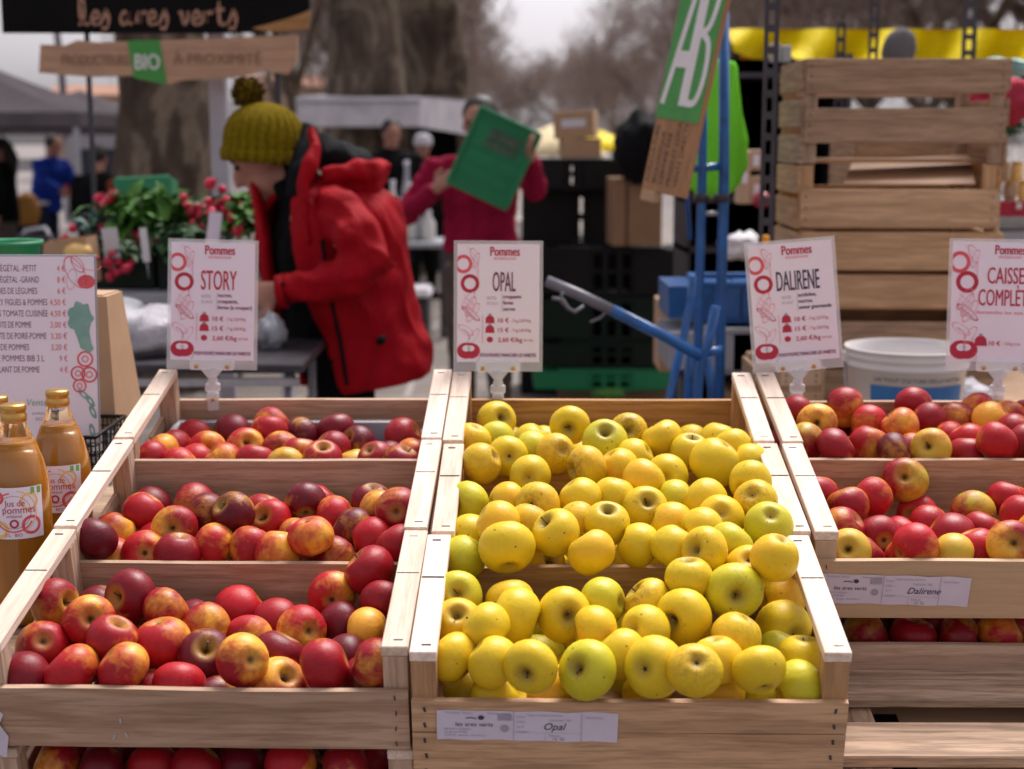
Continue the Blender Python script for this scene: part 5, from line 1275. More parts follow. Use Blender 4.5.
# people by the tents on the left
figure(pt(45, 200, 17).x, 17, 62, 'man in a bright blue jacket bending over a stall by the grey tent', 1.62, 'bluecoat', 'navycloth', 'hair_dark', lean=.25, armL=[(-.20, 0, 1.42), (-.24, -.18, 1.18), (-.20, -.42, 1.08)], armR=[(.20, 0, 1.42), (.24, -.18, 1.18), (.20, -.42, 1.08)], bulk=1.15)
figure(pt(5, 200, 15).x, 15, -60, 'person in black with dark hair at the left edge beside the stall', 1.58, 'blackcloth', 'greytrousers', 'hair_dark', longhair=True)
figure(pt(100, 200, 12.5).x, 12.5, 170, 'person dressed all in black standing by the white tent pole', 1.52, 'blackcloth', 'blackcloth', 'hair_dark', bulk=1.15)
figure(pt(143, 200, 10.5).x, 10.5, 200, 'person with auburn hair and a rust brown top behind the green crate', 1.55, 'browncloth', 'navycloth', 'hair_red', longhair=True)
figure(pt(423, 200, 14.5).x, 14.5, 25, 'person in black wearing a pale cap under the white market awning', 1.62, 'blackcloth', 'blackcloth', 'hair_dark', hat='whitefabric')
figure(pt(392, 200, 13).x, 13, 20, 'stallholder in black under the awning, just behind the red coat', 1.74, 'blackcloth', 'blackcloth', 'hair_dark', bulk=1.15)
# ---- tents and awnings
def tent(x, y, w, d, he, hp, mat, label, rz=0, val=.28, pole='galv'):
    r = empty('canopy_tent', T(x, y, 0) @ RZ(rz), label, 'tent'); q = MB(); n = 10
    for side in range(4):
        Ms = RZ(90 * side); ww, dd = (w, d) if side % 2 == 0 else (d, w); vs = []
        for i in range(n + 1):
            for j in range(n + 1):
                a = -1 + 2 * i / n; t = j / n; sag = -.10 * math.sin(math.pi * t) * (1 - abs(a) * .3)
                vs.append(Ms @ Vector((a * ww / 2 * (1 - t), -dd / 2 * (1 - t), he + (hp - he) * t + sag)))
        q.add(vs, [(i * (n + 1) + j, (i + 1) * (n + 1) + j, (i + 1) * (n + 1) + j + 1, i * (n + 1) + j + 1) for i in range(n) for j in range(n)], True)
    q.build('canopy', M[mat], r)
    for side in range(4):
        Ms = RZ(90 * side); ww, dd = (w, d) if side % 2 == 0 else (d, w); q = MB(); vs = []
        for i in range(17):
            a = -ww / 2 + ww * i / 16; f = .02 * math.sin(i * 1.9); vs += [Ms @ Vector((a, -dd / 2 + f * .3, he)), Ms @ Vector((a, -dd / 2 - abs(f), he - val))]
        q.add(vs, [(2 * i, 2 * i + 1, 2 * i + 3, 2 * i + 2) for i in range(16)], True); q.build('valance', M[mat], r)
    for sx in (-1, 1):
        for sy in (-1, 1): q = MB(); q.box((sx * (w / 2 - .04), sy * (d / 2 - .04), he / 2), (.05, .05, he), bev=.006); q.build('pole', M[pole], r)
    return r
def za(py, Y): return pt(512, py, Y).z
Yt = 13.0; w_ = 3.0; xr = pt(78, 100, Yt).x
tent(xr - w_ / 2, Yt + 1.5, w_, 3, za(112, Yt), za(57, Yt + 1.5), 'greyfabric', 'grey pop-up canopy tent at the left edge with a pale pole', val=.13)
Yt2 = 17.5; tent(pt(118, 100, Yt2).x - .8, Yt2 + 1.2, 3.0, 2.6, za(122, Yt2), za(90, Yt2 + 1.2), 'greyfabric', 'second grey canopy tent standing behind the first', val=.14)
# white covered stall
wa = empty('market_stall', T(pt(345, 100, 15.5).x, 15.5, 0), 'white covered market stall beside the large tree trunks', 'stall'); zt_, zb_ = za(97, 15.5), za(127, 15.5)
xl, xr_ = pt(296, 100, 15.5).x - pt(345, 100, 15.5).x, pt(420, 100, 15.5).x - pt(345, 100, 15.5).x
q = MB(); q.box(((xl + xr_) / 2, 0, (zt_ + zb_) / 2), (xr_ - xl, .03, zt_ - zb_), bev=.01); q.build('front_valance', M['whitefabric'], wa)
q = MB(); q.box(((xl + xr_) / 2, -.02, zt_ - .05), (xr_ - xl + .02, .03, .02)); q.build('awning_rail', M['galv'], wa)
q = MB(); q.add([(xr_, 0, zt_), (xr_ + .75, 2.3, zt_ + .0), (xr_ + .75, 2.3, zb_ - .12), (xr_, 0, zb_)], [(0, 1, 2, 3)]); q.build('side_valance', M['whitefabric'], wa)
q = MB(); q.add([(xl, 0, zt_), (xr_, 0, zt_), (xr_ + .75, 2.3, zt_ + .05), (xl, 2.3, zt_ + .1)], [(0, 1, 2, 3)]); q.build('roof_sheet', M['whitefabric'], wa)
for (x, y) in ((xl + .05, .05), (xr_ - .05, .05), (xr_ + .7, 2.2), (xl + .1, 2.2)): q = MB(); q.box((x, y, zt_ / 2 - .02), (.05, .05, zt_)); q.build('pole', M['darkmetal'], wa)
q = MB(); q.add([(xl, 2.3, .0), (xr_ + .3, 2.3, .0), (xr_ + .3, 2.3, zt_), (xl, 2.3, zt_)], [(0, 1, 2, 3)]); q.build('dark_back_sheet', M['blackcloth'], wa)
tb = empty('market_table', T(pt(392, 200, 11.8).x, 11.8, 0), 'table of white bottles and jars under the white awning', 'table'); zt2 = za(240, 11.8)
q = MB(); q.box((0, 0, zt2 - .02), (.95, .7, .04), bev=.005); q.build('table_top', M['greyplastic'], tb)
for sx in (-.42, .42):
    for sy in (-.3, .3): q = MB(); q.box((sx, sy, zt2 / 2 - .02), (.04, .04, zt2 - .04)); q.build('leg', M['darkmetal'], tb)
rr = random.Random(9)
for i, (px, h, r) in enumerate(((384, 47, 6), (393, 60, 5), (402, 42, 8), (410, 57, 7), (417, 37, 5), (428, 30, 7), (407, 78, 5))):
    Y = 11.7 + (.15 if i == 6 else 0); k = Y / FPX; h *= k; r *= k
    o = MB(); o.lathe([(0, 0), (r, 0), (r * 1.03, h * .1), (r, h * .62), (r * .5, h * .8), (r * .42, h * .93), (0, h * .93)], 16); root = o.build('bottle', M['whiteplastic'] if i % 2 else M['greyplastic'], None, T(pt(px, 200, Y).x, Y, zt2)); tag(root, ['grey squat jar', 'white slender bottle', 'grey wide jar', 'white wide bottle', 'grey small bottle', 'white low jar', 'tallest pale bottle'][i] + ' on the table under the white awning', 'bottle', 'bottles on the market table')
    c = MB(); c.lathe([(0, h * .93), (r * .5, h * .93), (r * .5, h), (0, h)], 12); c.build('cap', M['paper'], root)
lb = MB(); lb.lathe([(0, 0), (.06, 0), (.075, .3), (.07, .33)], 16, mod=lambda a, r, z: 1 + .1 * math.sin(3 * a)); tag(lb.build('lime_bag', M['limebag'] if 'limebag' in M else plain('lime_plastic', (.35, .6, .08), .4), None, T(pt(397, 246, 11.3).x, 11.3, za(247, 11.3))), 'pale lime green bag hanging at the front of the bottle table', 'bag')
wt = MB(); wt.box((0, 0, .45), (.5, .5, .04), bev=.005); wt.box((0, 0, .49), (.46, .4, .02)); root = wt.build('low_platform', M['whitefabric'], None, T(pt(412, 270, 10.8).x - .05, 11.2, 0) @ SC(.7, 1, .9)); tag(root, 'low white box top on the ground beyond the red coat', 'platform')
q = MB(); q.box((0, 0, .2), (.44, .4, .4)); q.build('dark_base', M['darkmetal'], root)
# ---- signboards of the stall
YS = 5.2
sb = empty('hanging_signboard', T(pt(155, 0, YS)), 'black signboard with brown brush lettering above the plank sign', 'sign')
k = YS / FPX; X = lambda px: (px - 155) * k; Z = lambda py: -(py - 0) * k * 1.0
q = MB(); q.poly([(X(5), Z(31)), (X(210), Z(31.5)), (X(262), Z(30)), (X(305), Z(8)), (X(305), Z(-25)), (X(5), Z(-25))], RX(90), .02); q.build('black_board', M['blackboard'], sb)
q = MB(); q.poly([(X(248), Z(27)), (X(268), Z(30)), (X(303), Z(27)), (X(306), Z(10)), (X(285), Z(17))], T(0, -.003, 0) @ RX(90), .02); q.build('wood_corner', M['pine'][0], sb)
q = MB(); GL = {'l': [[(0, 0), (.25, .35), (.3, 1.1), (.12, 1.35), (.08, .9), (.15, .2), (.4, .05), (.5, .15)]], 'e': [[(.05, .32), (.32, .38), (.40, .58), (.22, .70), (.05, .40), (.16, .04), (.50, .12)]], 's': [[(.0, .05), (.25, .6), (.3, .8), (.42, .3), (.3, -.15), (.05, -.1)]],
     'a': [[(.42, .55), (.24, .68), (.06, .40), (.12, .06), (.32, .10), (.43, .45), (.45, .68), (.44, .20), (.60, .05)]], 'r': [[(0, .1), (.15, .65), (.2, .1), (.2, .45), (.4, .68), (.5, .55)]], 'v': [[(0, .55), (.12, .65), (.2, .05), (.4, .3), (.45, .7)]], 't': [[(.2, 1.2), (.2, .2), (.35, .02), (.5, .12)], [(0, .75), (.45, .8)]]}
def spl(p, n=5):
    out = []
    for i in range(len(p) - 1):
        p0, p1, p2, p3 = p[max(i - 1, 0)], p[i], p[i + 1], p[min(i + 2, len(p) - 1)]
        for j in range(n):
            t = j / n; out.append(tuple(.5 * (2 * p1[c] + (-p0[c] + p2[c]) * t + (2 * p0[c] - 5 * p1[c] + 4 * p2[c] - p3[c]) * t * t + (-p0[c] + 3 * p1[c] - 3 * p2[c] + p3[c]) * t ** 3) for c in (0, 1)))
    return out + [p[-1]]
for ch, px in (('l', 80), ('e', 92), ('s', 101), ('a', 120), ('r', 136), ('e', 147), ('s', 158), ('v', 178), ('e', 190), ('r', 200), ('t', 213), ('s', 225)):
    for st_ in GL[ch]:
        p = [(X(px + c[0] * 20), Z(24 - c[1] * 19)) for c in spl(st_)]; q.ribbon(p, [k * (1.8 + 1.5 * abs(math.sin(i * .35))) for i in range(len(p))])
q.build('brush_lettering', M['signbrown'], sb, T(0, -.0024, 0) @ RX(90))
pb = empty('plank_sign', T(pt(168, 58, YS)), 'rough wooden plank sign with a green BIO patch hanging under the black board', 'sign'); X = lambda px: (px - 168) * k; Z = lambda py: -(py - 58) * k
q = MB(); q.poly([(X(41), Z(72)), (X(90), Z(76)), (X(132), Z(75)), (X(168), Z(83)), (X(182), Z(79)), (X(230), Z(77)), (X(262), Z(70)), (X(284), Z(74)), (X(294), Z(60)), (X(295), Z(36)), (X(250), Z(38)), (X(168), Z(41)), (X(128), Z(42)), (X(100), Z(43)), (X(80), Z(41)), (X(68), Z(46)), (X(44), Z(45))], RX(90), .025); q.build('plank', M['signplank'] if 'signplank' in M else wood('sign_plank', (.52, .30, .18), (.34, .19, .12), 0, stain=.1), pb)
q = MB(); q.poly([(X(134), Z(77)), (X(166), Z(83.5)), (X(161), Z(41)), (X(129), Z(41.5))], T(0, -.0025, 0) @ RX(90)); q.build('green_patch', M['signgreen'], pb)
q = MB(); condensed('BIO', 21 * k, 24 * k, X(148), Z(69), q, .0012, 0); q.build('patch_text', M['signwhite'], pb, T(0, -.005, 0) @ RX(90))
q = MB(); condensed('PRODUCTEURS', 15 * k, 66 * k, X(97), Z(65), q, .0006, 0); q.build('burnt_lettering', M['kraft_dark'], pb, T(0, -.0035, 0) @ RX(90)); q = MB(); condensed('À PROXIMITÉ', 15 * k, 86 * k, X(216), Z(64), q, .0006, 0); q.build('burnt_lettering', M['kraft_dark'], pb, T(0, -.0035, 0) @ RX(90))
for (px, w0, col, lab) in ((90, 4.5, 'blackcloth', 'thin black post holding up the stall signs at left'), (278, 6, 'darkmetal', 'black post holding up the stall signs at right')):
    q = MB(); q.box((0, 0, 1.35), (w0 * k, w0 * k, 2.7), bev=.002); o = q.build('sign_post', M['darkmetal'], None, T(pt(px, 100, YS + .05).x, YS + .05, 0)); tag(o, lab, 'post')
q = MB(); q.box((0, 0, 1.35), (17 * k, 17 * k, 2.7), bev=.006); o = q.build('stall_post', M['greypost'] if 'greypost' in M else plain('grey_white_post', (.42, .40, .46), .5), None, T(pt(219, 100, YS + .2).x, YS + .2, 0)); tag(o, 'pale grey square post standing left of the bobble hat', 'post')
q = MB(); q.box((0, 0, 0), (.05, .05, .05)); 
# ---- vegetable table
tz = za(283, 4.75)
vt = empty('vegetable_table', T(pt(170, 280, 4.75).x, 4.75, 0), 'grey trestle table loaded with radishes and green vegetables', 'table')
q = MB(); q.box((-.1, 0, tz - .02), (1.15, .62, .035), bev=.005); q.build('table_top', M['greyplastic'], vt)
q = MB(); q.box((-.1, -.29, tz - .055), (1.12, .03, .03)); q.build('front_rail', M['galv'], vt)
for sx in (-.62, .42):
    for sy in (-.27, .27): q = MB(); q.tube([(sx, sy, tz - .04), (sx, sy * 1.3, 0)], .014, 8); q.build('leg', M['galv'], vt)
t2 = empty('low_table', T(pt(192, 360, 3.9).x, 3.95, 0), 'low metal trestle table holding a crumpled plastic bag behind the STORY card', 'table'); tz2 = za(352, 3.9)
q = MB(); q.box((0.02, 0, tz2 - .015), (.62, .5, .025), bev=.004); q.build('table_top', M['darkmetal'], t2)
q = MB(); q.box((.02, -.25, tz2 - .05), (.6, .02, .02)); q.build('front_rail', M['galv'], t2)
for sx in (-.25, .29):
    for sy in (-.22, .22): q = MB(); q.tube([(sx, sy, tz2 - .02), (sx, sy, 0)], .012, 8); q.build('leg', M['galv'], t2)
def crumple(name, c, r, mat, label, cat, seed=0, n=28, amp=.35, fr=2.2):
    q = MB(); q.ell((0, 0, 0), r, n, fn=lambda d: 1 + amp * noise.noise(d * fr + Vector((seed, 0, 0))) + amp * .5 * abs(noise.noise(d * fr * 3 + Vector((seed, 3, 0))))); o = q.build(name, M[mat], None, T(c)); return tag(o, label, cat)
crumple('plastic_bag', pt(150, 335, 3.9), (.125, .12, .07), 'bagplastic', 'crumpled clear plastic bag on the low table left of the STORY card', 'bag', 1)
crumple('plastic_bag', pt(120, 318, 4.0), (.07, .1, .05), 'greyplastic', 'grey crumpled bag beside the brown cardboard box', 'bag', 5)
crumple('plastic_bag', pt(272, 332, 4.0), (.035, .06, .05), 'greyplastic', 'crumpled plastic bag below the stooping woman\'s hand', 'bag', 9)
def leaf(q, p, d, L, w, droop, rr):
    d = d.normalized(); sd = d.cross(Vector((rr.uniform(-.3, .3), rr.uniform(-.3, .3), 1))).normalized(); up = sd.cross(d); pts = []
    for i in range(4):
        t = i / 3; c = p + d * L * t + up * (L * .25 * math.sin(t * 2.2)) - Vector((0, 0, droop * L * t * t)); ww = w * (.35, 1, .85, .15)[i]; f = up * (ww * .25)
        pts += [c + sd * ww + f, c, c - sd * ww + f]
    q.add(pts, [(3 * i + a, 3 * i + a + 1, 3 * i + a + 4, 3 * i + a + 3) for i in range(3) for a in (0, 1)], True)
def bunch(c, r, label, n=90, red=16, redside=(-1, -1, .2), seed=0, mat='leaf', h=.8, rs=.013, group='bunches of radishes on the vegetable table'):
    rr = random.Random(seed); root = empty('radish_bunch', T(c), label, 'radishes', group); q = MB()
    for i in range(n * 3):
        d = Vector((rr.gauss(0, 1), rr.gauss(0, .8), rr.uniform(.0, 1.1))).normalized(); p = Vector((rr.gauss(0, .3), rr.gauss(0, .3), rr.uniform(0, .6))) * r
        leaf(q, p, d, r * rr.uniform(.40, .85), r * rr.uniform(.07, .17), rr.uniform(.2, .7), rr)
    q.build('leaves', M[mat], root); rd = Vector(redside).normalized()
    for i in range(red):
        p = rd * r * rr.uniform(.5, .95) + Vector((rr.gauss(0, .34), rr.gauss(0, .25), rr.gauss(0, .30))) * r; q = MB(); s_ = rs * rr.uniform(.8, 1.3)
        q.lathe([(0, -1.9), (.08, -1.5), (.3, -1.05), (.85, -.5), (1, .1), (.8, .65), (.3, .95), (0, 1)], 10, T(p) @ Matrix.Rotation(rr.uniform(0, 6), 4, Vector((rr.gauss(0, 1), rr.gauss(0, 1), .3)).normalized()) @ SC(s_, s_, s_)); q.build('radish', M['radish'], root)
bunch(pt(238, 232, 4.7), .13, 'dense leafy bunch of radishes right behind the STORY card', 150, 26, (-.55, -.5, .75), 1, 'leaf', rs=.015)
bunch(pt(206, 226, 4.75), .07, 'small radish bunch beside the pale post with red roots up', 40, 16, (-.2, -.6, .4), 8, 'leaf', rs=.015)
bunch(pt(150, 236, 4.8), .16, 'wide pale green leafy heap left of the STORY card', 170, 8, (-1, -.5, .35), 2, 'leaf', rs=.016)
bunch(pt(118, 214, 4.9), .07, 'radish bunch below the green crate with bright red roots', 34, 16, (-.3, -.5, .5), 3, 'leaf', rs=.015)
bunch(pt(122, 262, 4.5), .07, 'low radish bunch with red roots in front of the leafy heap', 30, 14, (-.1, -.9, -.2), 4, 'leafdark', rs=.012)
bunch(pt(186, 260, 4.6), .13, 'dark green leafy bunch hidden low behind the STORY card', 110, 0, (0, -1, 0), 5, 'leafdark')
bunch(pt(98, 236, 4.75), .09, 'blue grey leaf bunch beside the paper bag', 50, 4, (-.6, -.6, .2), 6, 'leekgrey')
bunch(pt(180, 222, 5.0), .09, 'grey green feathery leaves in front of the large trunk', 60, 0, (0, -1, 0), 7, 'leekgrey')
for (px, y0, y1, w0, lab) in ((212, 245, 212, 13, 'white price tag in front of the radishes right of the trunk'), (113, 258, 228, 16, 'pale price tag in front of the left radish bunch'), (147, 262, 228, 7, 'narrow price tag standing edgeways in the pale leaves')):
    q = MB(); kk = 4.45 / FPX; q.box((0, 0, (y0 - y1) * kk / 2), (w0 * kk, .002, (y0 - y1) * kk)); o = q.build('price_tag', M['paper'] if px > 200 else M['whitefabric'], None, T(pt(px, y0, 4.45)) @ RY(9 if px > 200 else -5)); tag(o, lab, 'price tag', 'price tags in the vegetables')
    q = MB(); q.tube([(0, 0, .0), (0, 0, -.05)], .002, 6); q.build('spike', M['galv'], o)
for i, (px, Y) in enumerate(((115, 4.62), (205, 4.6))):
    r = empty('vegetable_crate', T(pt(px, 280, Y).x, Y + .1, tz), ['dark green plastic crate under the left vegetables', 'dark green plastic crate under the radishes behind the STORY card'][i], 'crate', 'dark crates on the vegetable table')
    for (c, d) in (((0, -.14, .05), (.27, .008, .10)), ((0, .14, .05), (.27, .008, .10)), ((-.135, 0, .05), (.008, .28, .10)), ((.135, 0, .05), (.008, .28, .10))): q = MB(); q.box(c, d, bev=.002); q.build('side_wall', M['darkgreenplastic'], r)
    q = MB(); q.box((0, 0, .004), (.26, .27, .006)); q.build('base', M['darkgreenplastic'], r)
q = MB(); bp = pt(70, 262, 4.4); kk = 4.4 / FPX
q.add([(-.075, -.05, -.06), (.075, -.05, -.06), (.08, .05, -.06), (-.075, .05, -.06), (-.06, -.055, .06), (.065, -.05, .075), (.07, .05, .08), (-.065, .05, .065)], [(3, 2, 1, 0), (0, 1, 5, 4), (1, 2, 6, 5), (2, 3, 7, 6), (3, 0, 4, 7)]); tag(q.build('paper_bag', M['kraft'], None, T(bp)), 'open brown paper bag above the menu board', 'bag')
q = MB(); q.ell((0, 0, 0), (.045, .03, .03), 12); tag(q.build('yellow_vegetable', M['ink_yellow'], None, T(pt(78, 252, 4.36))), 'yellow vegetable peeping out of the brown paper bag', 'vegetable')
g2 = empty('green_crate', T(pt(143, 196, 5.4)) @ RX(-12) @ RY(-3), 'green plastic crate standing on edge behind the left radishes', 'crate'); kk = 5.4 / FPX
q = MB(); q.box((0, 0, 0), (54 * kk, .02, 38 * kk), bev=.004); q.build('base_panel', M['greenlid'], g2)
for (c, d) in (((0, .06, 19 * kk), (54 * kk, .12, .008)), ((27 * kk, .06, 0), (.008, .12, 38 * kk)), ((-27 * kk, .06, 0), (.008, .12, 38 * kk))): q = MB(); q.box(c, d, bev=.002); q.build('side_wall', M['greenlid'], g2)
# chair back, boxes by the tent
ch = empty('chair', T(pt(34, 240, 9).x, 9, 0), 'metal chair with a curved white back left of the paper bag', 'chair'); zc = za(228, 9)
q = MB(); q.tube([(-.12, 0, 0), (-.12, .02, zc - .15), (-.06, .03, zc - .02), (.06, .03, zc), (.14, .02, zc - .12), (.14, 0, 0)], .014, 8); q.build('frame', M['galv'], ch)
q = MB(); q.box((.01, -.2, .46), (.36, .38, .03), bev=.01); q.build('seat', M['darkmetal'], ch); q = MB(); q.box((.01, .02, zc - .12), (.24, .015, .16), bev=.006); q.build('backrest', M['darkmetal'], ch)
for i, (px, py, Y, w0, h0, m_, lab) in enumerate(((20, 212, 16.5, 22, 16, 'bluelabel', 'blue crate on the stall between the dark haired person and blue jacket'), (92, 214, 14, 16, 12, 'bluelabel', 'blue crate low beside the tent pole'), (27, 165, 17.8, 16, 12, 'whiteplastic', 'white box on the stall by the blue jacket'))):
    kk = Y / FPX; q = MB(); q.box((0, 0, 0), (w0 * kk, .3, h0 * kk), bev=.01); q.box((0, -.152, h0 * kk * .3), (w0 * kk * .4, .004, .03)); tag(q.build('stall_box', M[m_], None, T(pt(px, py, Y))), lab, 'box')
sx_ = empty('stall_counter', T(pt(15, 230, 16.8).x, 16.8, 0), 'low stall counter under the grey tent at left', 'stall'); q = MB(); q.box((0, 0, .86), (.8, .6, .04), bev=.01); q.build('counter_top', M['whiteplastic'], sx_); q = MB(); q.box((0, .02, .42), (.76, .5, .84)); q.build('skirt', M['navycloth'], sx_)
ob = MB(); ob.lathe([(0, 0), (.09, .0), (.13, .15), (.10, .3), (.03, .36), (0, .37)], 16, mod=lambda a, r, z: 1 + .12 * math.sin(3 * a + z * 9)); tag(ob.build('orange_bag', plain('ochre_bag', (.45, .2, .03), .6), None, T(pt(28, 218, 16).x, 16, za(225, 16))), 'ochre shopping bag hanging beside the blue jacketed man', 'bag')
# ---- van, building, lamp posts
def van(px, Y):
    zt_ = za(133, Y); r = empty('parked_van', T(pt(px, 150, Y).x, Y, 0), 'pale grey van with a dark side window parked behind the tents', 'van'); L = 2.4; W2 = 1.0; h = zt_
    pr = [(-1.0, .35), (-1.0, h * .55), (-.93, h - .12), (-.85, h), (.85, h), (.93, h - .12), (1.0, h * .55), (1.0, .35)]; q = MB(); n = len(pr)
    vs = [(x, y, z) for y in (0, 4.6) for (x, z) in pr]; q.add(vs, [tuple(range(n)), tuple(n + i for i in reversed(range(n)))] + [(i, n + i, n + (i + 1) % n, (i + 1) % n) for i in range(n)]); q.build('body', M['vanpaint'], r)
    q = MB(); 
    for sx in (-.42, .42): q = MB(); q.box((sx, -.01, h - .48), (.62, .02, .50), bev=.01); q.build('rear_window', M['winglass'], r)
    q = MB(); q.box((0, -.03, .5), (1.9, .08, .16), bev=.02); q.build('bumper', M['greypaint'], r)
    for sx in (-.85, .85):
        for sy in (.8, 3.8): q = MB(); q.tube([(sx - .1, sy, .33), (sx + .1, sy, .33)], .33, 20); q.build('wheel', M['tyre'], r)
        q = MB(); q.box((sx * 1.08, -.015, .95), (.12, .03, .34), bev=.01); q.build('tail_light', M['redfruit'], r)
    q = MB(); q.box((0, -.012, h - .45), (.02, .02, .8)); q.build('door_seam', M['darkmetal'], r)
van(128, 22)
bd = empty('ochre_building', T(pt(100, 120, 60).x, 60, 0), 'far ochre house with small windows beyond the tents', 'building'); zr = za(95, 60)
q = MB(); q.box((0, 3, zr / 2), (4.6, 6, zr)); q.build('wall', M['wall'], bd)
q = MB(); q.add([(-2.5, -.3, zr), (2.5, -.3, zr), (2.5, 6.3, zr), (-2.5, 6.3, zr), (-2.5, 3, zr + .5), (2.5, 3, zr + .5)], [(0, 1, 5, 4), (2, 3, 4, 5), (1, 2, 5), (3, 0, 4), (3, 2, 1, 0)]); q.build('roof', M['roofmat'], bd)
for x in (-1.5, 0, 1.2):
    q = MB(); q.box((x, -.02, zr - .8), (.5, .06, .8)); f_ = q.build('window', M['winglass'], bd); q = MB(); q.box((x, -.06, zr - 1.24), (.6, .1, .06)); q.build('sill', M['wall'], f_)
b2_ = empty('distant_house', T(pt(300, 120, 75).x, 75, 0), 'far pinkish house seen between the branches left of the white awning', 'building'); zr2 = za(88, 75); q = MB(); q.box((0, 3, zr2 / 2), (6, 6, zr2)); q.build('wall', M['wall'], b2_)
q = MB(); q.add([(-3.2, -.3, zr2), (3.2, -.3, zr2), (3.2, 6.3, zr2), (-3.2, 6.3, zr2), (-3.2, 3, zr2 + .8), (3.2, 3, zr2 + .8)], [(0, 1, 5, 4), (2, 3, 4, 5), (1, 2, 5), (3, 0, 4), (3, 2, 1, 0)]); q.build('roof', M['roofmat'], b2_)
for x in (-1.8, 0, 1.8): q = MB(); q.box((x, -.03, zr2 - 1.2), (.7, .06, 1.0)); q.build('window', M['winglass'], b2_)
for (px, Y, lean_, lab) in ((57, 26, .5, 'leaning grey lamp post behind the grey tent'),):
    r = empty('lamp_post', T(pt(68, 100, Y).x, Y, 0), lab, 'lamp post'); q = MB(); q.tube([(0, 0, 0), (-.1, 0, 3), (-.32, 0, 5.5)], [.07, .06, .04], 10); q.build('pole', M['greypaint'], r); q = MB(); q.tube([(-.32, 0, 5.5), (-.25, 0, 5.62), (.1, 0, 5.66)], [.03, .05, .04], 8); q.build('lamp_head', M['greypaint'], r)
# ---- bare trees
def bare_tree(seed, H=13, tr=.26, fork=3.6, levels=5, spread=.55, nmain=4, twigs=4, vase=0, wid=1.0):
    rr = random.Random(seed); tk = MB(); cr = MB()
    pts = []; rad = []; p = Vector((0, 0, -.05)); d = Vector((rr.uniform(-.05, .05), rr.uniform(-.05, .05), 1))
    for i in range(8): pts.append(p.copy()); rad.append(tr * (1.28 - .06 * i if i else 1.45)); p = p + d.normalized() * fork / 7; d += Vector((rr.uniform(-.06, .06), rr.uniform(-.06, .06), 0))
    tk.tube(pts, rad, 18)
    tk.v = [tuple(Vector(v) + Vector((v[0] - 0, v[1], 0)).normalized() * .10 * tr * 3 * noise.noise(Vector((v[0] * 3, v[1] * 3, v[2] * 1.1 + seed)))) for v in tk.v]
    top = pts[-1]
    def grow(p, d, L, r, lv):
        n = 4 if lv < 2 else (3 if lv < 4 else 2); pp = [p.copy()]; rd = [r]; q = p.copy(); dd = d.copy()
        for i in range(n):
            dd = (dd + Vector((rr.gauss(0, .16), rr.gauss(0, .16), rr.gauss(.05, .10)))).normalized(); q = q + dd * L / n; pp.append(q.copy()); rd.append(max(r * (1 - .5 * (i + 1) / n), (.009 if levels > 4 else .006)))
        (tk if lv == 0 else cr).tube(pp, rd, (10, 7, 5, 4, 3, 3)[min(lv, 5)], caps=False)
        if lv >= levels: return
        k = (5, 5, 5, twigs, twigs, 3)[min(lv, 5)]
        for j in range(k):
            t = .35 + .65 * (j + rr.random()) / k; i = min(int(t * n), n - 1); f = t * n - i; b = pp[i].lerp(pp[i + 1], min(f, 1)); ax = Vector((rr.gauss(0, 1), rr.gauss(0, 1), rr.gauss(.1, .8))); nd = (dd * .9 + ax.normalized() * spread * 1.6).normalized()
            grow(b, nd, L * rr.uniform(.48, .72), rd[i] * .58, lv + 1)
    for j in range(nmain):
        a = 2 * math.pi * (j + rr.uniform(-.2, .2)) / nmain; d = Vector((math.cos(a) * (.55 + vase) * wid, math.sin(a) * (.55 + vase) * wid, 1)).normalized(); grow(top - Vector((0, 0, .1)), d, (H - fork) * .55, tr * .55, 0)
    return tk.mesh('trunk', M['bark']), cr.mesh('branches', M['twig'])
TM = [bare_tree(s, 13, .30, fk, 4, .55, 4, 5, v) for s, fk, v in ((1, 3.4, 0), (2, 3.8, .1), (5, 3.2, .15))]
TF = [bare_tree(s, 14, .26, fk, 5, .68, 5, 4, v, 1.3) for s, fk, v in ((11, 2.4, .2), (12, 2.8, .3))]
def tree(x, y, i, rz, sc, label, far=False, sx=None):
    r = empty('plane_tree', T(x, y, 0) @ RZ(rz) @ SC(sx or sc, sx or sc, sc), label, 'tree', 'bare plane trees along the avenue'); m_ = (TF if far else TM)[i % (2 if far else 3)]
    for nm, me in zip(('trunk', 'branches'), m_): o = bpy.data.objects.new(nm, me); COL.objects.link(o); o.parent = r
SIDE = ['large plane tree trunk rising behind the green BIO patch', 'thick mottled plane tree trunk just right of the white covered stall roof', 'second large trunk above the carried green crate']
tree(pt(172, 150, 9.3).x, 9.3, 0, 20, .96, SIDE[0]); tree(pt(372, 60, 17).x, 17, 1, 100, 1.25, SIDE[1], sx=1.35); tree(pt(438, 60, 20).x, 20, 2, 200, 1.2, SIDE[2], sx=1.4)
def om(i): return ['first', 'second', 'third', 'fourth', 'fifth', 'sixth', 'seventh', 'eighth', 'ninth', 'tenth', 'eleventh', 'twelfth'][i]
rr = random.Random(31)
for i, (x, y) in enumerate(((-3.7, 27), (-3.7, 34), (-4.0, 42), (-4.3, 52), (-4.6, 64), (-5.0, 80), (-5.5, 100), (-5, 140))):
    tree(x + rr.uniform(-.3, .3), y, i, rr.uniform(0, 360), rr.uniform(.95, 1.15), om(i) + ' bare tree behind the large trunks in the left row', far=True, sx=.52 if i < 3 else .58)
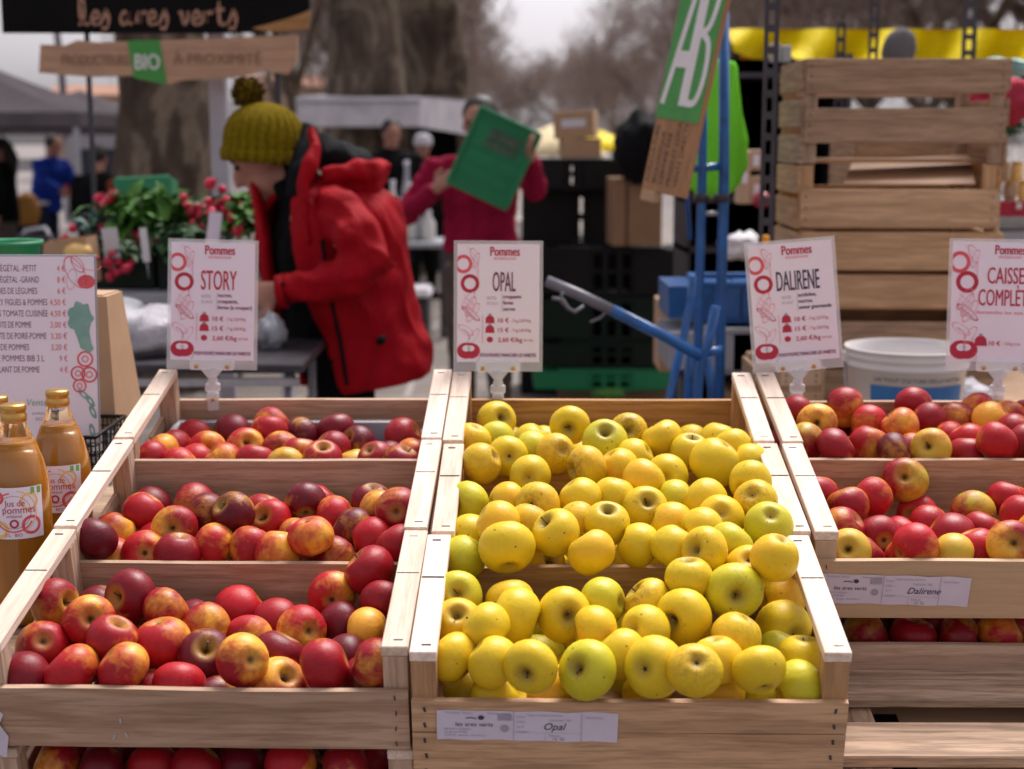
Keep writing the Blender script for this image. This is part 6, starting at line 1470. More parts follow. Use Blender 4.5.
for i, (x, y) in enumerate(((10.2, 20), (10.2, 27), (10.4, 35), (10.6, 44), (10.8, 54), (11, 65), (11, 80), (9.5, 100), (9, 130), (8, 165))):
    tree(x, y, i, rr.uniform(0, 360), rr.uniform(.9, 1.1), om(i) + ' bare tree of the right hand row counting away from the lens', far=True, sx=.72)
for i, (x, y) in enumerate(((14.5, 24), (15, 33), (16, 44), (16, 57), (16, 75), (22, 50))):
    tree(x, y, i + 1, rr.uniform(0, 360), rr.uniform(.9, 1.1), om(i) + ' bare tree in the outer right row behind the crates', far=True)
for i, (x, y) in enumerate(((2, 240), (9, 230), (16, 225), (-6, 235))): tree(x, y, i, i * 77, 1.3, ['second from left', 'third from left', 'rightmost', 'leftmost'][i] + ' of the four far trees closing the end of the avenue', far=True)
for i, (x, y) in enumerate(((-5.9, 40),)):
    tree(x, y, i, rr.uniform(0, 360), .62, 'thin bare tree between the white post and the awning', far=True, sx=.42)
# ---- stacks of plastic crates
def plastic_crate(r, w, d, h, mat, slots=True):
    for (c, dd, nm) in (((0, -d / 2, h / 2), (w, .012, h), 'front_wall'), ((0, d / 2, h / 2), (w, .012, h), 'back_wall'), ((-w / 2, 0, h / 2), (.012, d, h), 'side_wall'), ((w / 2, 0, h / 2), (.012, d, h), 'side_wall')):
        q = MB(); x, y, z = dd; horiz = x > y
        n = 7 if horiz else 5; L = x if horiz else y
        # rails above and below, and ribs between them, leaving open slots
        for zz, hh in ((.012, .024), (h * .5, .022), (h - .022, .04)):
            q.box((c[0], c[1], zz), (x, y, hh), bev=.002)
        for i in range(n + 1):
            o = -L / 2 + L * i / n; q.box((c[0] + (o if horiz else 0), c[1] + (0 if horiz else o), h / 2), (.03 if horiz else y * .8, y * .8 if horiz else .03, h - .03))
        q.build(nm, mat, r)
    q = MB(); q.box((0, 0, .008), (w - .02, d - .02, .012)); q.build('base', mat, r)
    q = MB()
    for s_ in (-1, 1): q.box((0, s_ * (d / 2 + .008), h - .01), (w + .03, .022, .018), bev=.003); q.box((s_ * (w / 2 + .008), 0, h - .01), (.022, d, .018), bev=.003)
    q.build('rim', mat, r)
Yc = 8.6; grpc = 'stacked plastic crates behind the OPAL card'
def stack(px0, px1, ys, Y, mats, labs):
    kk = Y / FPX; w = (px1 - px0) * kk; x = pt((px0 + px1) / 2, 200, Y).x
    for i in range(len(ys) - 1):
        z0, z1 = za(ys[i], Y), za(ys[i + 1], Y); r = empty('plastic_crate', T(x + (i % 2) * .008, Y + .2, z0) @ RZ((-1) ** i * .8), labs[i], 'crate', grpc); plastic_crate(r, w - .03, .40, z1 - z0 - .004, M[mats[i]])
stack(545, 618, [398, 350, 298, 246, 190], 8.9, ['blackplastic'] * 4, [om(i) + ' crate from the ground in the left black stack' for i in range(4)])
stack(534, 612, [190, 158], 8.7, ['blackplastic'], ['wide black crate with open slots topping the left black stack'])
stack(560, 665, [391, 368, 340, 296, 246], 8.4, ['greenlid', 'darkgreenplastic', 'darkgreenplastic', 'blackplastic'], ['bright green bottom crate of the dark stack behind the blue trolley bar', 'second crate from the ground, dark green, above the bright green one', 'third crate from the ground in the dark green stack', 'topmost black crate of the stack with the green bottom crate'])
q = MB(); q.box((0, 0, .05), (.66, .5, .1)); tag(q.build('crate_dolly', M['kraft_dark'], None, T(pt(612, 390, 8.75).x, 8.75, 0)), 'low brown dolly board under the green bottom crate', 'dolly')
def carton(px0, px1, y0, y1, Y, mat, label, rz=0, d=.3, ry=0, tape=True, strip=False):
    kk = Y / FPX; w = (px1 - px0) * kk; h = za(y0, Y) - za(y1, Y); r = empty('cardboard_box', T(pt((px0 + px1) / 2, 100, Y).x, Y + d / 2, za(y1, Y)) @ RZ(rz) @ RY(ry), label, 'box'); q = MB(); q.box((0, 0, h / 2), (w, d, h), bev=.003); q.build('body', M[mat], r)
    if tape: q = MB(); q.box((0, -d / 2 - .0015, h * .55), (w * .6, .002, h * .3)); q.build('printed_panel', M['whitefabric'], r)
    if strip: q = MB(); q.box((-w * .22, -d / 2 - .0015, h / 2), (w * .04, .002, h)); q.build('strap', M['blackplastic'], r)
    return r
carton(562, 600, 138, 158, 8.7, 'kraft', 'lower of two small cardboard boxes on the black crates', 3, tape=False); carton(558, 598, 111, 138, 8.7, 'kraft', 'upper small cardboard box with a pale print on the black crates', -8, ry=-3)
carton(613, 662, 178, 246, 8.3, 'kraft_dark', 'tall brown cardboard box with a dark strap on the green bottomed stack', 4, tape=False, strip=True)
q = MB(); q.ell((0, 0, 0), (.15, .2, .20), 32, fn=lambda d: (1 + .22 * noise.noise(d * 2.3) + .10 * noise.noise(d * 6))); tag(q.build('black_cover', M['black_lining'], None, T(pt(641, 148, 8.3))), 'rounded black sack behind the tilted AB sign', 'sack')
q = MB(); q.lathe([(0, .35), (.45, .15), (.9, -.12), (.9, -.16)], 8); pp = q.build('parasol_canopy', M['creamfabric'], None); pr_ = empty('parasol', T(pt(552, 145, 24).x, 24, 0), 'cream parasol far behind the carried green crate', 'parasol'); pp.parent = pr_; pp.matrix_local = T(0, 0, za(146, 24)); q = MB(); q.tube([(0, 0, 0), (0, 0, za(140, 24))], .025, 8); q.build('pole', M['galv'], pr_)
q = MB(); q.lathe([(0, .2), (.35, .05), (.6, -.12), (.6, -.16)], 8); pp = q.build('parasol_canopy', M['yellowfabric'], None); pr_ = empty('parasol', T(pt(604, 145, 24).x, 25, 0), 'small yellow parasol beyond the cardboard boxes', 'parasol'); pp.parent = pr_; pp.matrix_local = T(0, 0, za(142, 24)); q = MB(); q.tube([(0, 0, 0), (0, 0, za(140, 24))], .025, 8); q.build('pole', M['galv'], pr_)
for i, (px, py, Y, w0, h0, m_, lab) in enumerate(((536, 205, 16, 14, 20, 'kraft', 'small brown box beyond the man with the crate'), (531, 228, 15, 26, 18, 'whiteplastic', 'white box on the ground beyond the man in raspberry fleece'), (527, 196, 17, 10, 18, 'whitefabric', 'narrow white box in the distance beside the black crates'), (540, 214, 18, 12, 12, 'orange', 'small orange box in the distance beside the black crates'))):
    kk = Y / FPX; q = MB(); q.box((0, 0, 0), (w0 * kk, .3, h0 * kk), bev=.01); q.box((0, -.155, h0 * kk * .2), (w0 * kk * .5, .01, .04)); tag(q.build('distant_box', M[m_], None, T(pt(px, py, Y))), lab, 'box')
st_ = empty('distant_stall', T(pt(535, 200, 19).x, 19, 0), 'low far stall table beside the black crates', 'stall'); zz = za(222, 19); q = MB(); q.box((0, 0, zz - .02), (.9, .6, .04)); q.build('table_top', M['weathered'][0], st_)
for sx in (-.4, .4): q = MB(); q.box((sx, 0, zz / 2 - .02), (.05, .5, zz - .04)); q.build('leg', M['darkmetal'], st_)
q = MB(); q.box((0, 0, .03), (.3, .2, .06)); crumple('cabbage_leaf', pt(818 - 210, 394, 8.2) * 1.0, (.09, .06, .03), 'leaf', 'green leaf scrap on the ground below the bright green crate', 'leaf', 3, 16)
# ---- tilted AB sign
Yb = 3.55; r = empty('tilted_sign', T(pt(664, 194, Yb)) @ RY(11.3) @ RZ(-60), 'tall narrow green sign with white AB letters over brown wood, leaning right', 'sign')
w2, hh = .175, .62; q = MB(); q.box((0, 0, hh / 2), (w2, .016, hh), bev=.002); q.build('wood_board', wood('ab_board', (.47, .26, .14), (.28, .15, .08), 2, stain=.15), r)
gz = .178; q = MB(); q.box((0, -.0095, gz + (hh - gz) / 2), (w2 - .001, .002, hh - gz)); q.build('green_face', M['signgreen'], r)
q = MB(); wd = .020
q.ribbon([(-.072, .03), (-.03, .27), (-.012, .36), (.004, .37), (.004, .03)], [.018, .018, .022, .02, .02]); q.ribbon([(-.055, .14), (.0, .14)], .04)
q.ribbon([(.020, .03), (.020, .37)], .018); q.ribbon(spl([(.020, .365), (.055, .36), (.068, .30), (.055, .225), (.028, .205)]), .017); q.ribbon(spl([(.028, .205), (.062, .18), (.072, .11), (.058, .045), (.020, .038)]), .017)
q.build('ab_letters', M['signwhite'], r, T(0, -.0112, gz + .005) @ RX(90))
q = MB()
for i in range(5): textmesh(q, ['AGRICULTURE', 'BIOLOGIQUE', 'CERTIFIÉ PAR', 'PRODUIT LOCAL', 'VENTE DIRECTE'][i], .024, -.062 + i * .029, .02, 0, .9, .0006, rot=R(90))
q.build('burnt_lettering', M['hair_dark'], r, T(0, -.0086, 0) @ RX(90))
q = MB(); q.box((-.055, .0, -.012), (.06, .02, .03), bev=.004); q.build('bracket', M['kraft'], r)
# ---- blue hand trucks
def tubes(r, name, lst, mat, Y0=3.7):
    q = MB()
    for (pts, w) in lst: q.tube([r.matrix_world.inverted() @ pt(p[0], p[1], Y0 + (p[2] if len(p) > 2 else 0)) for p in pts], w, 12)
    return q.build(name, M[mat], r)
ht = empty('blue_hand_truck', T(pt(712, 300, 3.75).x, 3.75, 0), 'tall blue tubular hand truck standing behind the yellow apple crates', 'hand truck')
kx = 3.75 / FPX
tubes(ht, 'upright_tube', [([(703, 70), (702, 180), (699, 300), (697, 420), (696, 560)], 4.6 * kx)], 'bluepaint'); tubes(ht, 'upright_tube', [([(724, 12), (724, 180), (721, 300), (719, 420), (717, 560)], 5.2 * kx)], 'bluepaint')
tubes(ht, 'crossbar', [([(690, 169), (724, 166)], 3.8 * kx)], 'bluepaint'); tubes(ht, 'crossbar', [([(703, 214), (722, 213)], 2.6 * kx)], 'galv'); tubes(ht, 'side_tube', [([(688, 62), (686, 180), (690, 240)], 2.5 * kx)], 'bluepaint', 3.8)
tubes(ht, 'top_grip', [([(724, 12), (724, 60)], 5.0 * kx)], 'darkmetal')
for (x, y) in ((701, 198), (721, 198)): tubes(ht, 'clamp', [([(x, y - 4), (x, y + 4)], 7.5 * kx)], 'darkmetal')
q = MB(); mi = ht.matrix_world.inverted(); q.box(mi @ pt(705, 560, 3.62), (.36, .22, .012)); q.build('toe_plate', M['bluepaint'], ht)
for sx in (-.17, .17): q = MB(); c = mi @ pt(705, 540, 3.85); q.tube([c + Vector((sx - .025, 0, 0)), c + Vector((sx + .025, 0, 0))], .11, 24); q.build('wheel', M['tyre'], ht)
h2 = empty('blue_trolley', T(pt(690, 380, 3.5).x, 3.5, 0), 'blue trolley with a long slanting bar ending in a grey grip', 'trolley'); kx = 3.5 / FPX
tubes(h2, 'handle_bar', [([(612, 310), (660, 334), (700, 356)], 5.6 * kx)], 'bluepaint', 3.4); tubes(h2, 'grip', [([(547, 281, .05), (578, 294, .03), (614, 311, 0)], 5.6 * kx)], 'greypaint', 3.4)
tubes(h2, 'brake_lever', [([(552, 298), (563, 300), (568, 308), (575, 312), (584, 306)], 1.9 * kx), ([(563, 292), (560, 300), (566, 306)], 1.6 * kx), ([(590, 322), (600, 318), (606, 312)], 1.5 * kx)], 'greypaint', 3.4)
tubes(h2, 'front_fork', [([(693, 276, .1), (691, 300, .1), (684, 335, .1), (676, 368), (665, 420), (655, 470)], 4.4 * kx)], 'bluepaint', 3.45)
tubes(h2, 'rear_fork', [([(716, 306), (708, 345), (700, 360), (696, 420), (690, 480)], 4.8 * kx)], 'bluepaint', 3.42); tubes(h2, 'brace', [([(700, 356), (710, 352), (722, 350)], 4.5 * kx)], 'bluepaint', 3.45); tubes(h2, 'brace', [([(690, 350, .1), (688, 380, .1), (686, 470, .1)], 4.6 * kx)], 'bluepaint', 3.5); tubes(h2, 'brace', [([(707, 358, .1), (712, 390, .1), (712, 470, .1)], 4.6 * kx)], 'bluepaint', 3.5)
for px in (660, 700): q = MB(); c = h2.matrix_world.inverted() @ pt(px, 480, 3.45); c.z = .12; q.tube([c - Vector((.03, 0, 0)), c + Vector((.03, 0, 0))], .12, 24); q.build('wheel', M['tyre'], h2)
tubes(h2, 'lower_tube', [([(655, 470), (660, 560)], 5 * kx)], 'bluepaint', 3.45)
bx = empty('blue_crate', T(pt(733, 318, 4.2)), 'blue plastic crate standing behind the hand truck uprights', 'crate'); kk = 4.2 / FPX; plastic_crate(bx, 72 * kk, .25, 42 * kk, M['bluepaint'])
bx2 = empty('grey_crate', T(pt(735, 366, 4.15)), 'grey plastic crate under the blue one behind the DALIRENE card', 'crate'); plastic_crate(bx2, 62 * kk, .3, 46 * kk, M['greyplastic'])
tq = empty('side_rack', T(pt(735, 420, 4.2).x, 4.35, 0), 'dark rack carrying the blue and grey plastic crates', 'rack'); zq = za(367, 4.2); q = MB(); q.box((0, 0, zq - .015), (.34, .34, .02)); q.build('shelf', M['darkmetal'], tq)
for sx in (-.15, .15):
    for sy in (-.15, .15): q = MB(); q.box((sx, sy, zq / 2 - .015), (.02, .02, zq - .03)); q.build('leg', M['darkmetal'], tq)
carton(664, 690, 302, 372, 4.6, 'kraft', 'cardboard carton seen between the blue trolley tubes', 0, .2, tape=False)
# lime bag over the truck
q = MB(); cL = pt(716, 130, 4.0); kk = 4.0 / FPX
prof = [(-66, 6), (-62, 18), (-52, 27), (-35, 33), (-10, 31), (15, 24), (40, 20), (60, 18), (66, 15), (68, 6)]
q.lathe([(max(r_, .1) * kk, -y_ * kk * -1 if False else y_ * kk) for y_, r_ in prof], 36, T(cL) @ SC(1, .45, 1), mod=lambda a, r, z: 1 + .10 * math.sin(3 * a + z * 8) + .05 * math.sin(9 * a + z * 22)); tag(q.build('lime_cloth_bag', M['lime'], None), 'bright lime green cloth bag hanging behind the blue hand truck', 'bag')
# ---- racking uprights with slots
def upright(px, Y, y0, w, label, y1=None, yaw=0):
    kk = Y / FPX; wd = w * kk; zt_ = za(y0, Y); r = empty('slotted_upright', T(pt(px, 100, Y).x, Y, 0) @ RZ(yaw), label, 'upright', 'slotted steel uprights of the stall frame'); q = MB(); fl = wd * .30
    for s_ in (-1, 1): q.box((s_ * (wd / 2 - fl / 2), 0, zt_ / 2), (fl, .003, zt_))
    z = zt_ - .01
    while z > .02: q.box((0, 0, z), (wd - 2 * fl, .003, .018)); z -= .052
    q.build('perforated_face', M['darkmetal'], r); q = MB(); q.box((wd / 2, .016, zt_ / 2), (.003, .034, zt_)); q.build('side_flange', M['darkmetal'], r)
upright(769.5, 3.62, -20, 14, 'nearest slotted steel upright, left of the tall crate stack'); upright(838.5, 5.4, 22, 9, 'short slotted upright behind the crate stack, left of the tall one'); upright(871, 5.2, -14, 10, 'slotted upright behind the middle of the crate stack'); upright(966, 5.0, -14, 14, 'slotted upright behind the right end of the crate stack')
# yellow awning
ya = empty('yellow_awning', T(pt(900, 50, 6.6).x, 6.6, 0), 'bright yellow awning stretched behind the crate stack', 'awning'); q = MB(); vs = []; x0, x1 = pt(727, 50, 6.6).x, pt(1120, 50, 6.6).x; n = 40; fi = ya.matrix_world.inverted()
for i in range(n + 1):
    x = x0 + (x1 - x0) * i / n
    for j in range(5): vs.append(fi @ Vector((x, 6.6 - .12 * math.sin(i * .8 + j * .5) * (j / 4 + .3) - .05 * j / 4, za(29, 6.6) + (za(57 + 4 * math.sin(i * .35) + (8 if i > 6 else -3), 6.6) - za(29, 6.6)) * j / 4)))
q.add(vs, [(i * 5 + j, i * 5 + j + 1, (i + 1) * 5 + j + 1, (i + 1) * 5 + j) for i in range(n) for j in range(4)], True); q.build('valance', M['yellowfabric'], ya)
q = MB(); q.add([fi @ Vector((x0, 6.6, za(29, 6.6))), fi @ Vector((x1, 6.6, za(29, 6.6))), fi @ Vector((x1, 8.2, za(29, 6.6) + .02)), fi @ Vector((x0, 8.2, za(29, 6.6) + .02))], [(0, 1, 2, 3)]); q.build('roof_sheet', M['yellowfabric'], ya)
q = MB(); vs = []
for i in range(13): x = pt(733, 50, 6.8).x + .42 * i / 12; vs += [fi @ Vector((x, 6.8, za(54, 6.8))), fi @ Vector((x, 6.78, za(71 + 3 * math.sin(i * .5), 6.8)))]
q.add(vs, [(2 * i, 2 * i + 1, 2 * i + 3, 2 * i + 2) for i in range(12)], True); q.build('orange_flap', M['orangefabric'], ya)
for x in (x0 + .05, x1 - .05): q = MB(); p = fi @ Vector((x, 6.7, 0)); q.box((p.x, p.y, za(30, 6.7) / 2), (.04, .04, za(30, 6.7))); q.build('pole', M['darkmetal'], ya)
# stall behind: dark crates, jars, cloth
db = empty('dark_shelf', T(pt(748, 120, 5.6).x, 5.6, 0), 'dark shelving behind the lime bag and the slotted upright', 'shelf'); q = MB(); 
for z in (za(250, 5.6), za(200, 5.6), za(75, 5.6)): q = MB(); q.box((0.08, .2, z), (.62, .4, .02)); q.build('shelf_board', M['darkmetal'], db); q = MB(); q.box((.08, .41, .95), (.62, .02, za(74, 5.6) * 2 - 1.9 if False else 1.86)); q.build('back_panel', M['darkgreenplastic'], db)
for sx in (-.22, .38): q = MB(); q.box((sx, .2, .95), (.02, .4, 1.86)); q.build('side_panel', M['darkmetal'], db)
for i, (px0, px1, y0, y1, m_, lab) in enumerate(((737, 748, 152, 203, 'pale', 'narrow wooden box on end left of the slotted upright'), (748, 760, 150, 170, 'pale', 'upper pale wooden box beside the slotted upright'), (748, 762, 176, 203, 'pale', 'lower pale wooden box beside the slotted upright'))):
    kk = 5.3 / FPX; q = MB(); q.box((0, 0, 0), ((px1 - px0) * kk, .1, (y1 - y0) * kk), bev=.003); o = q.build('small_box', M[m_][2], None, T(pt((px0 + px1) / 2, (y0 + y1) / 2, 5.3))); tag(o, lab, 'box'); q = MB(); q.box((0, -.052, 0), ((px1 - px0) * kk * .5, .003, .04)); q.build('paper_label', M['paper'], o)
q = MB(); q.ell((0, 0, 0), (.035, .035, .03), 16); tag(q.build('red_jar', M['redfruit'], None, T(pt(762, 200, 5.2))), 'dark red round jar seen through the slotted upright', 'jar')
crumple('plastic_bag', pt(745, 247, 5.0), (.075, .08, .045), 'whitefabric', 'white crumpled bag left of the DALIRENE card', 'bag', 4, amp=.5)
q = MB(); q.box((0, 0, 0), (.018, .02, .05), bev=.004); tag(q.build('orange_tag', M['orange'], None, T(pt(765.5, 245, 3.58))), 'small orange tag on the slotted upright above the DALIRENE card', 'tag')
# ---- stack of tall wooden crates
def slat_crate(x, y, z, w, d, h, fr, label, mk, yaw, sides, group='tall stack of wooden harvest crates', cfl=False):
    r = empty('harvest_crate', T(x, y, z) @ RZ(yaw), label, 'crate', group); W = M[mk]; t = .010
    for sx in (-1, 1):
        for yy in (t + .0, d - t): q = MB(); q.box((sx * (w / 2 - .0175), yy + (.012 if yy < d / 2 else -.012), h / 2), (.034, .028, h - .002), bev=.001); q.build('corner_post', W[2], r)
    for (a, b) in fr:   # fractions of height, front and back
        q = MB(); q.box((0, 0, h * (a + b) / 2), (w, t, h * (b - a)), bev=.0012); q.v = [tuple(Vector(v) + Vector((0, .002, .002)) * noise.noise(Vector((v[0] * 5 + z, v[2] * 9, 1)))) for v in q.v]; fb = q.build('front_slat', W[0], r)
        for sx in (-1, 1):
            for k_ in range(3): s_ = MB(); s_.box((sx * (w / 2 - .014), -t / 2 - .0004, h * (a + (b - a) * (.2 + .3 * k_))), (.003, .0012, .007)); s_.build('staple', M['staple'], fb)
        q = MB(); q.box((0, d, h * (a + b) / 2), (w, t, h * (b - a)), bev=.0012); q.build('back_slat', W[0], r)
    for (a, b) in sides:
        for sx in (-1, 1): q = MB(); q.box((sx * (w / 2 + t / 2 - .001), d / 2, h * (a + b) / 2), (t, d - .004, h * (b - a)), bev=.0012); q.build('side_slat', W[1], r)
    q = MB()
    for i in range(3 if 'topmost' in label else 4): q.box((0, .03 + (d - .06) * (1 - i / 3), .007), (w - .03, .065, .01))
    q.build('base_slats', W[0], r)
    return r
Yw = 3.85; kk = Yw / FPX; wW = 194 * kk; xW = pt(906, 200, Yw).x; ZZ = [za(402, Yw), za(310, Yw), za(229, Yw), za(164, Yw), za(58, Yw)]
wts = ['fourth', 'third', 'second', 'topmost']
slat_crate(xW - .012, Yw, ZZ[3], wW + .008, .38, ZZ[4] - ZZ[3], [(.20, .53), (.67, .995)], 'topmost wooden harvest crate of the tall stack, weathered grey slats', 'weathered', -1.5, [(.0, .28), (.36, .62), (.70, .99)])
slat_crate(xW - .02, Yw, ZZ[2], wW, .38, ZZ[3] - ZZ[2] - .002, [(.03, .62)], 'second wooden harvest crate from the top, with a cardboard sheet inside', 'golden', -2, [(.0, .45), (.55, .98)])
slat_crate(xW - .01, Yw, ZZ[1], wW + .012, .38, ZZ[2] - ZZ[1] - .002, [(.03, .44), (.5, .97)], 'third wooden harvest crate from the top of the tall stack', 'golden', -1, [(.0, .45), (.52, .95)])
slat_crate(xW - .005, Yw, ZZ[0], wW + .01, .38, ZZ[1] - ZZ[0] - .002, [(.05, .35), (.58, .88)], 'bottom wooden harvest crate of the tall stack behind the white bucket', 'weathered', -2, [(.0, .45), (.55, .97)])
q = MB(); q.add([(-.17, -.06, 0), (.17, -.10, 0), (.21, .10, .075), (-.11, .1, .06), (-.17, -.06, -.003), (.17, -.10, -.003), (.21, .10, .072), (-.11, .1, .057)], [(0, 1, 2, 3), (7, 6, 5, 4), (0, 4, 5, 1), (1, 5, 6, 2), (2, 6, 7, 3), (3, 7, 4, 0)]); tag(q.build('cardboard_sheet', M['kraft_dark'], None, T(xW + .02, Yw + .13, ZZ[2] + .118)), 'bent brown cardboard sheet inside the second crate from the top', 'cardboard')
# more crates a little way behind, seen through the gaps
slat_crate(pt(925, 200, 4.75).x, 4.75, za(210, 4.75), .46, .3, .30, [(.05, .4), (.5, .9)], 'darker wooden crate standing behind the tall stack', 'weathered', 3, [(.05, .95)], 'wooden crates behind the tall stack')
bt = empty('back_table', T(pt(905, 400, 3.95).x, 3.95, 0), 'table carrying the tall crate stack and the white bucket', 'table'); zb = ZZ[0]
q = MB(); q.box((.0, -.1, zb - .02), (.95, 1.25, .035), bev=.004); q.build('table_top', M['weathered'][0], bt)
for sx in (-.42, .42):
    for sy in (-.6, .45): q = MB(); q.box((sx, sy, zb / 2 - .02), (.045, .045, zb - .04)); q.build('leg', M['darkmetal'], bt)
# white bucket
Yk = 3.35; kk = Yk / FPX; rb = 62 * kk; zt_ = za(352, Yk - .1); zb_ = zb; hB = zt_ - zb_
bu = empty('white_bucket', T(pt(905.5, 380, Yk).x, Yk, zb_), 'white plastic bucket with a blue label below the tall crates', 'bucket')
pr = [(0, .0), (rb * .84, 0), (rb * .865, .01), (rb * .945, hB * .80), (rb * .985, hB * .805), (rb * .985, hB * .84), (rb * .955, hB * .845), (rb * .96, hB * .89), (rb * .985, hB * .895), (rb * .99, hB * .93), (rb * .965, hB * .935), (rb * .97, hB * .97), (rb * 1.0, hB * .975), (rb * 1.0, hB), (rb * .955, hB), (rb * .93, hB * .8), (rb * .85, .012), (0, .012)]
q = MB(); q.lathe(pr, 56); q.build('body', M['whiteplastic'], bu)
def wrapb(L, z0, z1, a0, off=.0018):
    mb = MB(); vs = []; n = 20
    for i in range(n + 1):
        a = R(-90) + a0 + L * i / n
        for z in (z0, z1): rr_ = rb * (.865 + .08 * (z / (hB * .80))) + off; vs.append((rr_ * math.cos(a), rr_ * math.sin(a), z))
    return mb.add(vs, [(2 * i, 2 * i + 2, 2 * i + 3, 2 * i + 1) for i in range(n)])
wrapb(1.75, .012, hB * .655, R(-50)).build('blue_label', M['bluelabel'], bu)
q = MB(); textmesh(q, 'UN TOUT CULTURE DELLA NATURA', .013, 0, 0, 0, .85, .0004); xs = max(v[0] for v in q.v); vs = []
for v in q.v: a = R(-90) + R(-46) + v[0] / xs * 1.6; vs.append(((rb * .942 + .002) * math.cos(a), (rb * .942 + .002) * math.sin(a), hB * .70 + v[1]))
q.v = vs; q.build('label_text', M['ink_dark'], bu)
q = MB(); q.tube([(-rb * 1.0, -.0, hB * .90), (-rb * 1.03, -.02, hB * .7), (-rb * 1.0, -.06, hB * .3), (-rb * .7, -rb * .72, .02), (0, -rb * 1.02, -.0 + .03)], .0022, 6); q.v = [tuple(v) for v in q.v]; q.build('wire_handle', M['galv'], bu)
for sx in (-1, 1): q = MB(); q.box((sx * rb * .99, 0, hB * .89), (.014, .02, .026), bev=.003); q.build('handle_lug', M['whiteplastic'], bu)
# right edge goods
crumple('red_cloth', pt(1003, 100, 4.6), (.10, .10, .065), 'redcloth2', 'rose red cloth bundle right of the crate stack top', 'cloth', 2, amp=.4)
crumple('teal_cloth', pt(1000, 68, 4.8), (.09, .07, .03), 'ink_teal', 'dark teal cloth above the rose red bundle at the right edge', 'cloth', 6, amp=.4)
js = empty('goods_shelf', T(pt(1030, 200, 4.9).x, 4.9, 0), 'white shelf with a red checked edge at the right picture edge', 'shelf'); zj = za(200, 4.9)
q = MB(); q.box((0, .1, zj - .01), (.5, .4, .02)); q.build('shelf_board', M['whiteplastic'], js); q = MB(); q.box((0, -.103, zj - .025), (.5, .004, .05)); q.build('checked_edging', M['redcloth2'], js)
for k in range(12): 
    if k % 2 == 0: q = MB(); q.box((-.24 + k * .042, -.1055, zj - .015), (.018, .002, .02)); q.build('white_check', M['whiteplastic'], js)
q = MB(); q.box((0, .0, zj / 2 - .05), (.46, .3, zj - .1)); q.build('corrugated_side', M['greyplastic'], js)
q = MB()
for k in range(16): q.box((-.22 + k * .03, -.153, zj / 2 - .06), (.012, .006, zj - .14))
q.build('ribs', M['whiteplastic'], js)
rr = random.Random(3)
for k in range(9):
    c = pt(968 + (k % 5) * 14 + (7 if k > 4 else 0), 190 - (22 if k > 4 else 0), 4.85); q = MB(); r0 = .021; q.lathe([(0, 0), (r0, 0), (r0, .05), (r0 * .8, .058), (0, .058)], 14); o = q.build('jam_jar', M[('ink_yellow', 'redfruit', 'whitefabric', 'kraft')[k % 4]], None, T(c.x, c.y, zj + (.062 if k > 4 else 0))); tag(o, ('upper' if k > 4 else 'lower') + ' row jam jar, ' + ORD[k % 5] + (' from left' if k % 5 else '') + ', on the white shelf', 'jar', 'jars on the white shelf'); q = MB(); q.lathe([(0, .058), (r0 * .9, .058), (r0 * .9, .066), (0, .066)], 14); q.build('lid', M['gold'], o)
bunch(pt(1003, 138, 4.9), .09, 'dark green leaves above the jars at the right edge', 60, 0, (0, -1, 0), 12, 'leafdark', group=None)
bpy.data.objects[-1] if False else None
# unidentified rounded grey shape above the crate stack, built as a sack
q = MB(); q.ell((0, 0, 0), (.064, .05, .085), 20, T(0, 0, 0) @ RY(14), fn=lambda d: 1 + .05 * noise.noise(d * 2)); tag(q.build('grey_sack', M['greysack'], None, T(pt(899, 50, 5.6))), 'rounded grey sack showing above the middle of the tall crate stack', 'sack')
for i, (px, y0, y1) in enumerate(((775, 44, 62), (786, 46, 62))): q = MB(); kk = 4.6 / FPX; q.box((0, 0, 0), (9 * kk, .03, (y1 - y0) * kk), bev=.002); tag(q.build('grey_clamp', M['greyplastic'], None, T(pt(px, (y0 + y1) / 2, 4.6))), ['left', 'right'][i] + ' grey clamp hanging on the yellow awning by the upright', 'clamp')
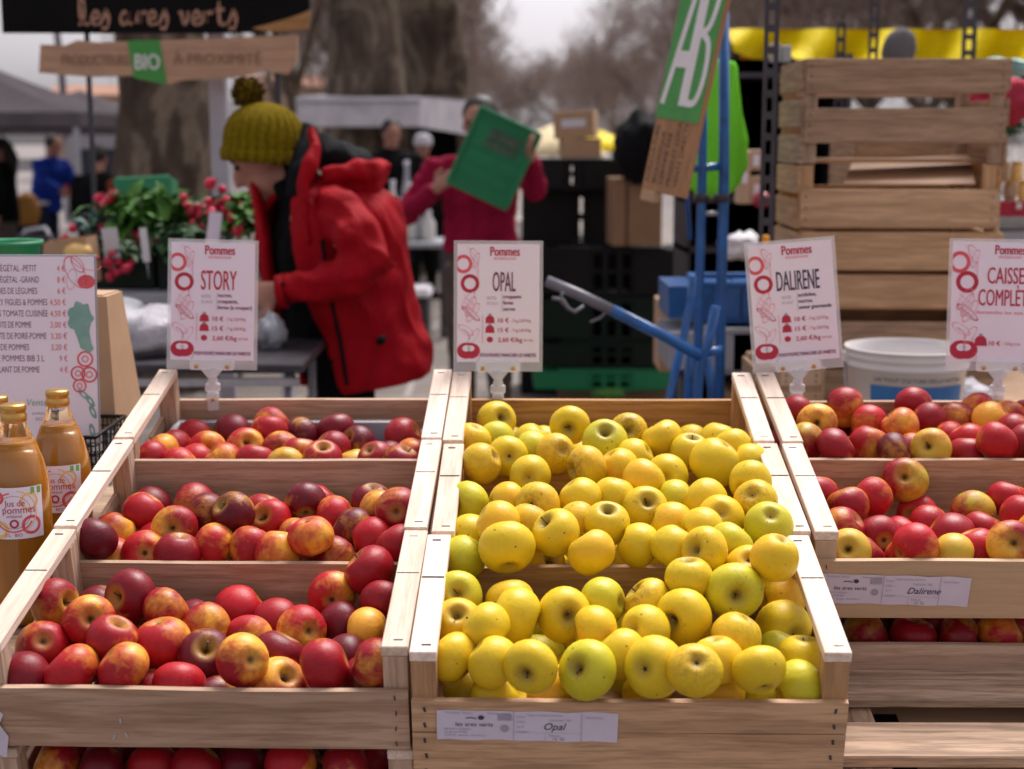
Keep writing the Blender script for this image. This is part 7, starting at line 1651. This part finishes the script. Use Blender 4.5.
# dark navy thing and white cloth under the CAISSES card
carton(985, 1020, 360, 420, 4.3, 'navycloth', 'dark navy crate under the CAISSES card at right', 0, .3, tape=False); crumple('white_cloth', pt(965, 392, 3.6), (.06, .06, .03), 'whitefabric', 'white cloth between the bucket and the navy crate', 'cloth', 8)
for i, (px, Yq) in enumerate(((778, 3.5), (800, 3.45))): slat_crate(pt(px, 400, Yq).x, Yq, za(420, Yq), .10, .2, za(362, Yq) - za(420, Yq), [(.1, .5), (.6, .95)], ['left', 'right'][i] + ' small wooden crate behind the DALIRENE card holder', 'pale', 0, [(.1, .9)], 'small wooden crates behind the DALIRENE card')
# ------------------------------------------------------------------ sky and sun
w = bpy.data.worlds.new('World'); S.world = w; w.use_nodes = True; nt = w.node_tree; bg = nt.nodes['Background']
SE, SA = 58, 20
sk = nt.nodes.new('ShaderNodeTexSky'); sk.sky_type = 'NISHITA'; sk.sun_disc = False; sk.sun_elevation = R(SE); sk.sun_rotation = R(SA); sk.air_density = 1.0; sk.dust_density = 4.0; sk.ozone_density = 1.5
hs = nt.nodes.new('ShaderNodeHueSaturation'); hs.inputs['Saturation'].default_value = .10; nt.links.new(sk.outputs[0], hs.inputs['Color'])
mx = nt.nodes.new('ShaderNodeMix'); mx.data_type = 'RGBA'; mx.blend_type = 'MULTIPLY'; mx.inputs[0].default_value = 1; mx.inputs[7].default_value = (1.0, .95, 1.01, 1); nt.links.new(hs.outputs[0], mx.inputs[6]); nt.links.new(mx.outputs[2], bg.inputs['Color']); bg.inputs['Strength'].default_value = .056
sl = bpy.data.lights.new('sun', 'SUN'); sl.energy = 1.5; sl.angle = R(25); sl.color = (1, .95, .90); so = bpy.data.objects.new('sun', sl); COL.objects.link(so)
# the sun stands ahead of the lens to the right: light falls back towards it
dirs = Vector((math.sin(R(SA)) * math.cos(R(SE)), math.cos(R(SA)) * math.cos(R(SE)), math.sin(R(SE)))); so.rotation_euler = dirs.to_track_quat('Z', 'Y').to_euler()
vs_ = S.view_settings; vs_.view_transform = 'Standard'; vs_.look = 'None'; vs_.gamma = 1; vs_.exposure = 1.74; vs_.use_curve_mapping = False
S.render.engine = 'CYCLES'; S.cycles.max_bounces = 8; S.cycles.transparent_max_bounces = 12; S.cycles.transmission_bounces = 8
